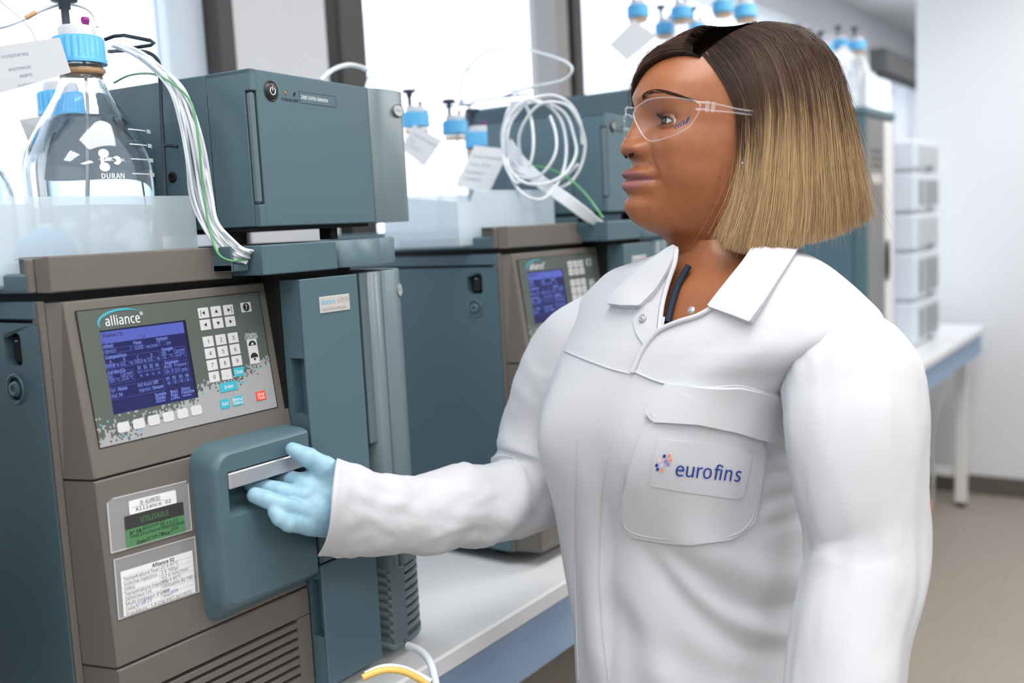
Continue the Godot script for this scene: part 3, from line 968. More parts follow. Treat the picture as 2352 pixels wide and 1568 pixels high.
	# column oven with a rounded front and louvres
	var shape := func(d: float) -> PackedVector2Array:
		var q := PackedVector2Array([Vector2(0.3715, 0.062 - d), Vector2(0.3715, -0.56), Vector2(0.462 - d, -0.56), Vector2(0.462 - d, -0.05)])
		for p in spline([Vector2(0.462 - d, -0.03), Vector2(0.4600 - d, 0.010 - d * 0.4), Vector2(0.4480 - d * 0.8, 0.038 - d * 0.7), Vector2(0.4250 - d * 0.3, 0.0545 - d), Vector2(0.4010, 0.0605 - d), Vector2(0.3945, 0.0605 - d), Vector2(0.3925, 0.0575 - d)], 5):
			q.append(p)
		q.append(Vector2(0.3890, 0.0575 - d))
		q.append(Vector2(0.3870, 0.062 - d))
		return q
	st = S()
	extrude(st, shape.call(0.0), 0.1440, 0.5045, 0.0010, plan(), false, true)
	extrude(st, shape.call(0.0), 0.0450, 0.0520, 0.0005, plan(), false, true)
	extrude(st, shape.call(0.006), 0.0520, 0.1440, 0.0, plan(), false, true)
	var col := put(st, "column_oven", M.teal_grey, t)
	bx_obj("oven_front", Vector3(0.3717, 0.0521, 0.030), Vector3(0.3972, 0.1440, 0.0618), 0.0005, M.teal_grey, col)
	for k in 8:
		st = S()
		extrude(st, shape.call(0.0006), 0.0585 + 0.0108 * k, 0.0585 + 0.0108 * k + 0.0066, 0.0006, plan(), true, true)
		put(st, "louvre", M.teal_grey, col)
	bx_obj("oven_flange", Vector3(0.3585, 0.3030, 0.020), Vector3(0.3715, 0.5040, 0.057), 0.001, M.teal_grey, col)
	# oval badge in a shallow round seat
	badge(col, Vector3(0.4355, 0.4787, 0.0478), 0.50, 0.0125, 0.0078)
	return t

func badge(parent: Node3D, at: Vector3, turn: float, a: float, b: float) -> void:
	var xf := Transform3D(Basis(Vector3.UP, turn), at)
	var st := S()
	var rings := []
	for e in [[1.12, -0.002], [1.12, 0.0016], [1.05, 0.0022], [0.98, 0.0010]]:
		var ring := PackedVector3Array()
		for k in 32:
			ring.append(xf * Vector3(cos(TAU * k / 32) * a * e[0], sin(TAU * k / 32) * b * e[0], e[1]))
		rings.append(ring)
	loft(st, rings, false, false, 0, true)
	var o := put(st, "badge_rim", M.teal_grey, parent)
	st = S()
	extrude(st, ellipse(Vector2.ZERO, a * 0.98, b * 0.98, 32), 0.0, 0.0016, 0.0004, xf)
	put(st, "badge_oval", M.badge, o)
	st = S()
	letters(st, "Waters", b * 0.62, xf * Transform3D(Basis(), Vector3(0, 0, 0.0017)), font_bold, HORIZONTAL_ALIGNMENT_CENTER)
	put(st, "badge_lettering", M.badge_blue, o, false)

# clear pouches with the instrument's papers on the lower door
func add_pouches(t: Node3D) -> void:
	var door: Node3D = t.get_node("lower_door")
	var xf := Transform3D(Basis(Vector3(0, 0, 1), -0.037) * Basis(Vector3(1, 0, 0), -0.0395), Vector3(0.0283, 0.3185, 0.0343))
	var st := S()
	extrude(st, PackedVector2Array([Vector2(0, -0.0500), Vector2(0.0005, -0.0035), Vector2(0.0075, 0.0005), Vector2(0.0885, 0.0003), Vector2(0.0905, -0.0500), Vector2(0.045, -0.0502)]), 0.0, 0.0005, 0.0)
	var p1 := put(st, "label_pouch", M.film, door)
	p1.transform = xf
	p1.set_meta("label", "clear pouch with a green status card")
	st = S()
	for q in [[0.0004, 0.0, 0.0018, -0.050], [0.089, 0.0, 0.0903, -0.050]]:
		bx(st, Vector3(q[0], q[3], 0.0005), Vector3(q[2], q[1] - 0.003, 0.0009))
	bx(st, Vector3(0.007, -0.0008, 0.0005), Vector3(0.0885, 0.0002, 0.0009))
	bx(st, Vector3(0.0005, -0.0502, 0.0005), Vector3(0.0905, -0.0490, 0.0009))
	put(st, "pouch_seam", M.film_edge, p1)
	st = S()
	extrude(st, rrect(0.0228, -0.0192, 0.0750, -0.0062, 0.0015, 3), 0.0006, 0.0009)
	put(st, "card", M.paper, p1)
	st = S()
	extrude(st, rrect(0.0170, -0.0512 + 0.0016, 0.0822, -0.0325, [0.0012, 0.0012, 0.0, 0.0], 3), 0.0006, 0.0009)
	put(st, "card", M.green, p1)
	st = S()
	extrude(st, rrect(0.0170, -0.0325, 0.0822, -0.0196, [0.0, 0.0, 0.0012, 0.0012], 3), 0.0006, 0.0009)
	put(st, "card", M.card_dark, p1)
	st = S()
	letters(st, "EB - ALLIANCE02", 0.0048, Transform3D(Basis().scaled(Vector3(0.62, 1.2, 1)), Vector3(0.0345, -0.0100, 0.0010)), font)
	letters(st, "Alliance 02", 0.0032, Transform3D(Basis().scaled(Vector3(1.25, 1, 1)), Vector3(0.0292, -0.0155, 0.0010)), font_thin)
	var rules := S()
	bx(rules, Vector3(0.0255, -0.0130, 0.0009), Vector3(0.0615, -0.0127, 0.0010))
	put(rules, "card_rules", M.ink_grey, p1)
	letters(st, "N° EB :", 0.0046, Transform3D(Basis(), Vector3(0.0210, -0.0362, 0.0010)), font_bold)
	letters(st, "Date prochaine intervention", 0.0029, Transform3D(Basis(), Vector3(0.0210, -0.0396, 0.0010)), font)
	letters(st, "Date :", 0.0036, Transform3D(Basis(), Vector3(0.0275, -0.0467, 0.0010)), font_bold)
	letters(st, "Visa :", 0.0036, Transform3D(Basis(), Vector3(0.0545, -0.0457, 0.0010)), font_bold)
	var slant := Basis(Vector3(1, 0.06, 0), Vector3(0.18, 1, 0), Vector3(0, 0, 1))
	letters(st, "Alliance 02", 0.0052, Transform3D(slant, Vector3(0.0345, -0.0352, 0.0010)), font)
	letters(st, "30/11/23", 0.0050, Transform3D(slant, Vector3(0.0540, -0.0372, 0.0010)), font)
	letters(st, "12-06-23", 0.0046, Transform3D(slant, Vector3(0.0380, -0.0460, 0.0010)), font)
	letters(st, "DTA", 0.0046, Transform3D(slant, Vector3(0.0655, -0.0440, 0.0010)), font)
	put(st, "card_lettering", M.ink, p1, false)
	st = S()
	letters(st, "UTILISABLE", 0.0072, Transform3D(Basis().scaled(Vector3(0.86, 1, 1)), Vector3(0.0332, -0.0262, 0.0010)), font)
	put(st, "card_lettering", M.green, p1, false)
	# second pouch with the table of settings
	var x2 := Transform3D(Basis(Vector3(0, 0, 1), -0.043) * Basis(Vector3(1, 0, 0), -0.0395), Vector3(0.0286, 0.2622, 0.0365))
	st = S()
	extrude(st, rrect(0.0, -0.0568, 0.0907, 0.0, 0.0005, 2), 0.0, 0.0005, 0.0)
	var p2 := put(st, "label_pouch", M.film, door)
	p2.transform = x2
	p2.set_meta("label", "clear pouch with a printed settings table")
	st = S()
	for q in [[0.0, 0.0, 0.0012, -0.0568], [0.0895, 0.0, 0.0907, -0.0568], [0.0, 0.0, 0.0907, -0.0010], [0.0, -0.0558, 0.0907, -0.0568]]:
		bx(st, Vector3(q[0], q[3], 0.0005), Vector3(q[2], q[1], 0.0008))
	put(st, "pouch_seam", M.film_edge, p2)
	st = S()
	bx(st, Vector3(0.0058, -0.0555, 0.0006), Vector3(0.0860, -0.0132, 0.0009))
	put(st, "card", M.paper, p2)
	st = S()
	letters(st, "Alliance 02", 0.0034, Transform3D(Basis(), Vector3(0.0395, -0.0163, 0.0010)), font_bold)
	put(st, "card_lettering", M.ink, p2, false)
	st = S()
	var rows := ["Température four", "Volume injection", "Débit", "Température Injecteur", "Détecteur UV", "Multi-longueur d'onde", "Date :", "Procédure : 1-P-QM-PRO-9037075"]
	var vals := ["22 à 65°C", "2 à 100µl", "0,2 à 5mL/min", "4°C à 80°C", "Utilisable de 190 à 700 nm", "non", "Visa :"]
	var grid := S()
	for k in rows.size():
		var y := -0.0212 - k * 0.0047
		letters(st, rows[k], 0.0026, Transform3D(Basis(), Vector3(0.0082, y, 0.0010)), font)
		if k < 7:
			letters(st, vals[k], 0.0024, Transform3D(Basis(), Vector3(0.0485, y + 0.0006, 0.0010)), font)
		bx(grid, Vector3(0.0070, y + 0.0022, 0.0009), Vector3(0.0856, y + 0.00235, 0.00095))
	bx(grid, Vector3(0.0470, -0.0520, 0.0009), Vector3(0.04715, -0.0188, 0.00095))
	put(grid, "card_rules", M.ink_grey, p2)
	put(st, "card_lettering", M.ink_grey, p2, false)
	st = S()
	letters(st, "12 06 23", 0.0048, Transform3D(slant, Vector3(0.0180, -0.0490, 0.0010)), font)
	letters(st, "DTA", 0.0044, Transform3D(slant, Vector3(0.0575, -0.0478, 0.0010)), font)
	put(st, "card_lettering", M.ink_blue, p2, false)

func instrument_materials() -> void:
	M.panel_tex = panel_image()
	M.lcd_tex = lcd_image()
	M.key = mat(Color(0.80, 0.81, 0.82), 0.45)
	M.key_cyan = mat(Color(0.23, 0.68, 0.76), 0.45)
	M.key_red = mat(Color(0.93, 0.30, 0.14), 0.45)
	M.badge = mat(Color(0.80, 0.785, 0.775), 0.35, 0.25)
	M.badge_blue = mat(Color(0.50, 0.69, 0.80), 0.5)
	M.badge_grey = mat(Color(0.62, 0.61, 0.61), 0.5)
	M.teal_grey = grained(Color(0.335, 0.405, 0.435), Color(0.395, 0.465, 0.495), 42.0, 0.38, 0.08, 0.5, 12)
	M.film = clear(Color(0.82, 0.83, 0.85), 0.22, 0.12)
	M.film_edge = clear(Color(0.9, 0.91, 0.93), 0.45, 0.3)
	M.green = mat(Color(0.30, 0.52, 0.34), 0.7)
	M.card_dark = mat(Color(0.19, 0.20, 0.20), 0.6)
	M.ink_grey = mat(Color(0.42, 0.44, 0.48), 0.8)
	M.ink_blue = mat(Color(0.28, 0.36, 0.72), 0.8)
	M.lcd_light = mat(Color(0.2, 0.2, 0.3), 0.4)
	M.lcd_light.emission_enabled = true
	M.lcd_light.emission = Color(0.52, 0.62, 1.0)
	M.lcd_light.emission_energy_multiplier = 0.95
	M.lcd_ink = mat(Color(0.05, 0.07, 0.25), 0.4)

# ---------------------------------------------------------------- detectors, bottles, trays, tubing
# a point seen at a pixel of the 2352 x 1568 frame, at a given depth along the camera's axis
func at(px: float, py: float, depth: float) -> Vector3:
	var right := Vector3(0.5686, -0.0501, 0.8211)
	var up := Vector3(0.1236, 0.9920, -0.0251)
	var fwd := Vector3(0.8133, -0.1158, -0.5703)
	return Vector3(0, 1.31, 0) + (fwd + right * (px - 1176.0) / 2287.0 + up * (784.0 - py) / 2287.0) * depth

func make_detector(label: String, where: Vector3, turn: float) -> Node3D:
	# origin at the front left top corner; x right, z out of the front
	var t := thing("absorbance_detector", label, "detector", where, turn)
	var h := 0.1645
	var st := S()
	bx(st, Vector3(0.0, -h, -0.23), Vector3(0.2075, 0.0, -0.064), 0.0012)
	put(st, "housing", M.teal_house, t)
	# side door in the left front, hinged on a half-round strip
	st = S()
	bx(st, Vector3(-0.0004, -h + 0.0005, -0.0625), Vector3(0.012, -0.0055, -0.0092), 0.0008)
	put(st, "side_door", M.teal_mid, t)
	st = S()
	bx(st, Vector3(-0.0002, -0.1400, -0.0092), Vector3(0.0065, -0.0235, -0.0003), 0.0026)
	put(st, "hinge_strip", M.teal_grey, t)
	# front: plate with cut-back left edge, button seat, display window
	st = S()
	var outer := rrect(0.0085, -h, 0.2075, -0.0001, 0.0, 1)
	extrude(st, outer, -0.063, 0.0, 0.0012)
	bx(st, Vector3(-0.0003, -0.0225, -0.0635), Vector3(0.0090, 0.0, 0.0), 0.0010)
	bx(st, Vector3(-0.0003, -h, -0.0088), Vector3(0.0090, -0.1410, 0.0), 0.0010)
	bx(st, Vector3(-0.0003, -0.0052, -0.0635), Vector3(0.0090, 0.0, 0.0), 0.0008)
	put(st, "front_plate", M.teal, t)
	# rounded right end with a step
	var pl := PackedVector2Array([Vector2(0.2077, -0.23), Vector2(0.283, -0.23), Vector2(0.283, -0.06)])
	for p in spline([Vector2(0.283, -0.045), Vector2(0.2812, -0.012), Vector2(0.2745, 0.004), Vector2(0.262, 0.010), Vector2(0.240, 0.0095), Vector2(0.222, 0.0065), Vector2(0.2105, 0.0005), Vector2(0.2085, -0.0035)], 5):
		pl.append(p)
	pl.append(Vector2(0.2077, -0.0040))
	extrude_obj("rounded_end", pl, -h, -0.0005, 0.0010, M.teal_grey, t, plan(), true)
	badge(t, Vector3(0.2560, -0.0252, 0.0100), 0.06, 0.0115, 0.0072)
	# power button
	st = S()
	lathe(st, [[0.0112, -0.001], [0.0112, 0.0006], [0.0102, 0.0012], [0.0094, 0.0002], [0.0090, 0.0002], [0.0088, 0.0018], [0.0060, 0.0024], [0.0001, 0.0025]], 32, Transform3D(Basis(Vector3(1, 0, 0), Vector3(0, 0, 1), Vector3(0, -1, 0)), Vector3(0.0307, -0.0206, 0.0)))
	var btn := put(st, "power_button", M.button, t)
	st = S()
	var arc := []
	for i in 17:
		var a := PI / 2 + 0.55 + (TAU - 1.1) * i / 16
		arc.append(Vector3(0.0307 + cos(a) * 0.0040, -0.0209 + sin(a) * 0.0040, 0.0026))
	tube(st, arc, 0.0005, 5)
	tube(st, [Vector3(0.0307, -0.0155, 0.0026), Vector3(0.0307, -0.0205, 0.0026)], 0.0005, 5)
	put(st, "power_symbol", M.print_white, btn)
	for q in [[0.0547, M.led_amber], [0.0690, M.rubber]]:
		st = S()
		lathe(st, [[0.0031, -0.001], [0.0031, 0.0004], [0.0025, 0.0006], [0.0022, -0.0002], [0.0020, -0.0002]], 20, Transform3D(Basis(Vector3(1, 0, 0), Vector3(0, 0, 1), Vector3(0, -1, 0)), Vector3(q[0], -0.0204, 0.0)))
		var led := put(st, "indicator_seat", M.teal_side, t)
		st = S()
		lathe(st, [[0.0020, -0.001], [0.0018, 0.0002], [0.0001, 0.0006]], 16, Transform3D(Basis(Vector3(1, 0, 0), Vector3(0, 0, 1), Vector3(0, -1, 0)), Vector3(q[0], -0.0204, 0.0)))
		put(st, "indicator", q[1], led)
	st = S()
	for q in [[0.0775, -0.0166, 0.1432, -0.0158], [0.0775, -0.0290, 0.1432, -0.0286], [0.0775, -0.0290, 0.0780, -0.0158], [0.1427, -0.0290, 0.1432, -0.0158]]:
		bx(st, Vector3(q[0], q[1], -0.0005), Vector3(q[2], q[3], 0.0006))
	var win := put(st, "name_frame", M.teal_side, t)
	bx_obj("name_plate", Vector3(0.0780, -0.0287, -0.0005), Vector3(0.1427, -0.0165, 0.0002), 0.0, M.teal_side, win)
	st = S()
	letters(st, "2489 UV/Vis Detector", 0.0060, Transform3D(Basis().scaled(Vector3(0.86, 1, 1)), Vector3(0.0790, -0.0227, 0.0003)), font)
	put(st, "name_lettering", M.print_white, win, false)
	st = S()
	letters(st, "POWER", 0.0026, Transform3D(Basis(), Vector3(0.0547, -0.0278, 0.0002)), font, HORIZONTAL_ALIGNMENT_CENTER)
	letters(st, "LAMP", 0.0026, Transform3D(Basis(), Vector3(0.0690, -0.0276, 0.0002)), font, HORIZONTAL_ALIGNMENT_CENTER)
	put(st, "indicator_lettering", M.ink, t, false)
	# underside rail and feet down to the lid
	bx_obj("base_rail", Vector3(0.004, -h - 0.004, -0.225), Vector3(0.205, -h + 0.001, -0.010), 0.0, M.rubber, t)
	for q in [[0.020, -0.055], [0.150, -0.030], [0.020, -0.20], [0.150, -0.20]]:
		bx_obj("foot", Vector3(q[0] - 0.007, -0.1822, q[1] - 0.009), Vector3(q[0] + 0.007, -h - 0.003, q[1] + 0.009), 0.001, M.rubber, t)
	# side screw
	st = S()
	lathe(st, [[0.0062, -0.001], [0.0062, 0.001], [0.0048, 0.0020], [0.0020, 0.0026], [0.0018, 0.0010], [0.0001, 0.0010]], 20, Transform3D(Basis(Vector3(0, 1, 0), Vector3(-1, 0, 0), Vector3(0, 0, 1)), Vector3(0.0, -0.1045, -0.123)))
	put(st, "side_screw", M.rubber, t)
	return t

func cap_shape(r: float, y0: float, y1: float) -> SurfaceTool:
	# a ribbed screw cap with a plain skirt ring
	var st := S()
	var n := 120
	var rings := []
	for e in [[1.05, y0, 0.0], [1.05, y0 + (y1 - y0) * 0.16, 0.0], [1.0, y0 + (y1 - y0) * 0.20, 1.0], [0.99, y1 - (y1 - y0) * 0.10, 1.0], [0.93, y1, 0.3], [0.70, y1 + 0.0004, 0.0]]:
		var ring := PackedVector3Array()
		for k in n:
			var a := TAU * k / n
			var rib: float = 0.035 * (1.0 if k % 5 < 3 else -0.4) * e[2]
			ring.append(Vector3(cos(a) * r * (e[0] + rib - 0.02 * e[2]), e[1], -sin(a) * r * (e[0] + rib - 0.02 * e[2])))
		rings.append(ring)
	loft(st, rings, true, true, 0)
	return st

# a laboratory bottle standing at its base point; r and h of its glass
func make_bottle(label: String, where: Vector3, r: float, h: float, liquid: float, plug: bool, detail: int, group := "") -> Node3D:
	var t := thing("reagent_bottle", label, "bottle", where, 0.0, group)
	var nk := 0.0215
	var prof := []
	var sh := h * 0.46          # height where the shoulder begins
	var nh := h - 0.034         # height where the neck begins
	prof.append([r * 0.86, 0.0])
	prof.append([r * 0.95, 0.002])
	prof.append([r, 0.010])
	prof.append([r, sh * 0.92])
	for i in 11:
		var u := float(i) / 10
		var s := u * u * (3.0 - 2.0 * u) * 0.45 + 0.55 * u
		prof.append([lerpf(r * 0.995, nk, pow(s, 1.25) if u < 1.0 else 1.0), lerpf(sh, nh - 0.006, u)])
	prof.append([nk, nh])
	prof.append([nk + 0.0035, nh + 0.002])
	prof.append([nk + 0.0035, nh + 0.005])
	prof.append([nk, nh + 0.007])
	prof.append([nk, h - 0.002])
	var st := S()
	var n := 48 if detail > 0 else 24
	var full := prof.duplicate()
	if detail > 0:
		full.append([nk - 0.0006, h])
		full.append([nk - 0.0024, h])
		var k := prof.size() - 1
		while k >= 0:
			var q: Array = prof[k]
			var y: float = q[1] if k > 2 else maxf(q[1], 0.005)
			var rr: float = q[0] - 0.0026
			if k >= prof.size() - 4:
				rr = nk - 0.0026
			full.append([rr, y])
			k -= 1
		full.append([0.0001, 0.0042])
		full[0] = [r * 0.86, 0.0]
		full.insert(0, [0.0001, 0.001])
	lathe(st, full, n)
	put(st, "glass_body", M.glass if detail > 0 else M.glass_thin, t)
	# solvent
	st = S()
	var lq := [[0.0001, 0.0068]]
	lq.append([r * 0.93 - 0.0035, 0.0070])
	lq.append([r - 0.0034, 0.013])
	for q in prof:
		if q[1] > 0.013 and q[1] < liquid:
			lq.append([q[0] - 0.0034, q[1]])
	var last: Array = lq[-1]
	var edge: float = last[0]
	for k in prof.size() - 1:
		if prof[k][1] <= liquid and prof[k + 1][1] > liquid:
			edge = lerpf(prof[k][0], prof[k + 1][0], (liquid - prof[k][1]) / (prof[k + 1][1] - prof[k][1])) - 0.0034
	lq.append([edge, liquid])
	lq.append([0.0001, liquid])
	lathe(st, lq, n)
	if detail > 0:
		put(st, "solvent", M.solvent, t)
	# cap, spout, tie ring
	put(cap_shape(0.0262, h - 0.024, h + 0.0035), "screw_cap", M.cap_blue, t)
	st = S()
	lathe(st, [[0.0190, h + 0.0030], [0.0185, h + 0.0120], [0.0170, h + 0.0150], [0.0060, h + 0.0155]], 28)
	put(st, "spout_insert", M.spout, t)
	st = S()
	lathe(st, [[nk + 0.0002, h - 0.0345], [nk + 0.0016, h - 0.0340], [nk + 0.0016, h - 0.0300], [nk + 0.0002, h - 0.0295]], 28)
	put(st, "tie_ring", M.tie_orange, t)
	# dip tube
	st = S()
	tube(st, spline([Vector3(0.004, h + 0.014, 0.0), Vector3(0.003, h * 0.78, 0.003), Vector3(-0.006, h * 0.45, 0.006), Vector3(-0.012, 0.02, 0.0)], 6), 0.0016, 6)
	put(st, "dip_tube", M.tubing, t)
	if plug:
		st = S()
		lathe(st, [[0.0042, h + 0.0150], [0.0040, h + 0.0330], [0.0058, h + 0.0335], [0.0062, h + 0.0400], [0.0130, h + 0.0415], [0.0138, h + 0.0440], [0.0132, h + 0.0475], [0.0060, h + 0.0480], [0.0002, h + 0.0470]], 28, Transform3D(Basis(), Vector3(-0.006, 0, -0.008)))
		put(st, "vent_plug", M.plug_grey, t)
		st = S()
		lathe(st, [[0.0034, h + 0.0150], [0.0034, h + 0.0185], [0.0042, h + 0.0190], [0.0042, h + 0.0235], [0.0032, h + 0.0245]], 10, Transform3D(Basis(), Vector3(0.006, 0, 0.008)))
		put(st, "tube_fitting", M.fitting_purple, t)
	return t

# a paper tag: four corners and the side that carries the writing
func make_tag(label: String, c: Array, lines: Array, mirror := false) -> Node3D:
	var t := thing("bottle_tag", label, "tag", c[0])
	var o: Vector3 = c[0]
	var n: Vector3 = (c[1] - c[0]).cross(c[3] - c[0]).normalized() * 0.0003
	var st := S()
	var pts := []
	for p in c:
		pts.append(p - o)
	quad(st, pts[0] + n, pts[1] + n, pts[2] + n, pts[3] + n, n)
	quad(st, pts[0] - n, pts[1] - n, pts[2] - n, pts[3] - n, -n)
	for k in 4:
		quad(st, pts[k] + n, pts[(k + 1) % 4] + n, pts[(k + 1) % 4] - n, pts[k] - n, (pts[k] + pts[(k + 1) % 4]) * 0.5 - (pts[0] + pts[2]) * 0.5)
	put(st, "card", M.tag_paper, t)
	if lines.size():
		st = S()
		var ex: Vector3 = (pts[1] - pts[0]).normalized()
		var ey: Vector3 = (pts[0] - pts[3]).normalized()
		ey = (ey - ex * ey.dot(ex)).normalized()
		var ez := ex.cross(ey)
		for l in lines:
			letters(st, l[0], l[3], Transform3D(Basis(ex * (-1.0 if mirror else 1.0), ey, ez * (-1.0 if mirror else 1.0)), pts[0] + (pts[1] - pts[0]) * l[1] + (pts[3] - pts[0]) * l[2] + ez * 0.0004), font)
		put(st, "writing", M.ink_pale, t, false)
	return t

func tubes(called: String, label: String, paths: Array, radius: float, m: Material, group := "", per := 8, sides := 8) -> void:
	for p in paths:
		var st := S()
		var o: Vector3 = p[0]
		var q := []
		for v in p:
			q.append(v - o)
		tube(st, spline(q, per), radius, sides)
		var t := put(st, numbered(called), m, self)
		t.position = o
		tag(t, label, "tube", group)

func make_tray(label: String, where: Vector3, turn: float) -> Node3D:
	# translucent tray; origin at the front left foot, x right, -z back
	var t := thing("solvent_tray", label, "tray", where, turn)
	var h := 0.084
	var ring := func(d: float, y: float, drop: float) -> PackedVector3Array:
		var p := PackedVector3Array()
		for q in [[-0.02 + d, 0.0 - d], [0.012, 0.0 - d], [0.024, 0.0 - d], [0.232 - d, 0.0 - d], [0.222 - d, -0.152 + d], [-0.02 + d, -0.152 + d]]:
			p.append(Vector3(q[0], y, q[1]))
		p[0].y -= drop
		p[1].y -= drop
		return p
	var st := S()
	loft(st, [ring.call(0.002, 0.0, 0.0), ring.call(0.0, 0.003, 0.0), ring.call(0.0, h, 0.017), ring.call(0.0018, h, 0.017), ring.call(0.0018, 0.003, 0.0)], true, true, -1, true)
	put(st, "tray_body", M.tray, t)
	return t

func lab_materials() -> void:
	M.teal_mid = M.teal
	M.teal_house = M.teal
	M.button = mat(Color(0.09, 0.10, 0.115), 0.35)
	M.led_amber = mat(Color(0.68, 0.50, 0.16), 0.3)
	M.glass = mat(Color(0.97, 0.99, 1.0, 0.0), 0.0)
	M.glass.transparency = BaseMaterial3D.TRANSPARENCY_ALPHA
	M.glass.refraction_enabled = true
	M.glass.refraction_scale = 0.047
	M.glass_thin = clear(Color(0.90, 0.95, 0.98), 0.12)
	M.solvent = mat(Color(0.97, 0.99, 1.0, 0.0), 0.0)
	M.solvent.transparency = BaseMaterial3D.TRANSPARENCY_ALPHA
	M.solvent.refraction_enabled = true
	M.solvent.refraction_scale = 0.033
	M.cap_blue = mat(Color(0.33, 0.68, 0.89), 0.42)
	M.spout = mat(Color(0.78, 0.79, 0.82), 0.5)
	M.tie_orange = mat(Color(0.88, 0.70, 0.52), 0.55)
	M.tubing = mat(Color(0.86, 0.89, 0.92), 0.3)
	M.tubing.backlight_enabled = true
	M.tubing.backlight = Color(0.35, 0.37, 0.38)
	M.plug_grey = mat(Color(0.26, 0.30, 0.34), 0.45)
	M.fitting_purple = mat(Color(0.55, 0.15, 0.52), 0.4)
	M.tag_paper = mat(Color(0.80, 0.82, 0.85), 0.85)
	M.tag_paper.backlight_enabled = true
	M.tag_paper.backlight = Color(0.10, 0.10, 0.11)
	M.ink_pale = mat(Color(0.62, 0.66, 0.74), 0.8)
	M.tray = mat(Color(0.84, 0.90, 0.935, 0.54), 0.40)
	M.tray.transparency = BaseMaterial3D.TRANSPARENCY_ALPHA
	M.tray.backlight_enabled = true
	M.tray.backlight = Color(0.5, 0.52, 0.54)
	M.wire = mat(Color(0.16, 0.21, 0.25), 0.35, 0.3)
	M.tube_green = mat(Color(0.36, 0.62, 0.42), 0.4)
	M.tube_brown = mat(Color(0.76, 0.60, 0.42), 0.4)
	M.print_pale = mat(Color(0.90, 0.93, 0.95), 0.5)

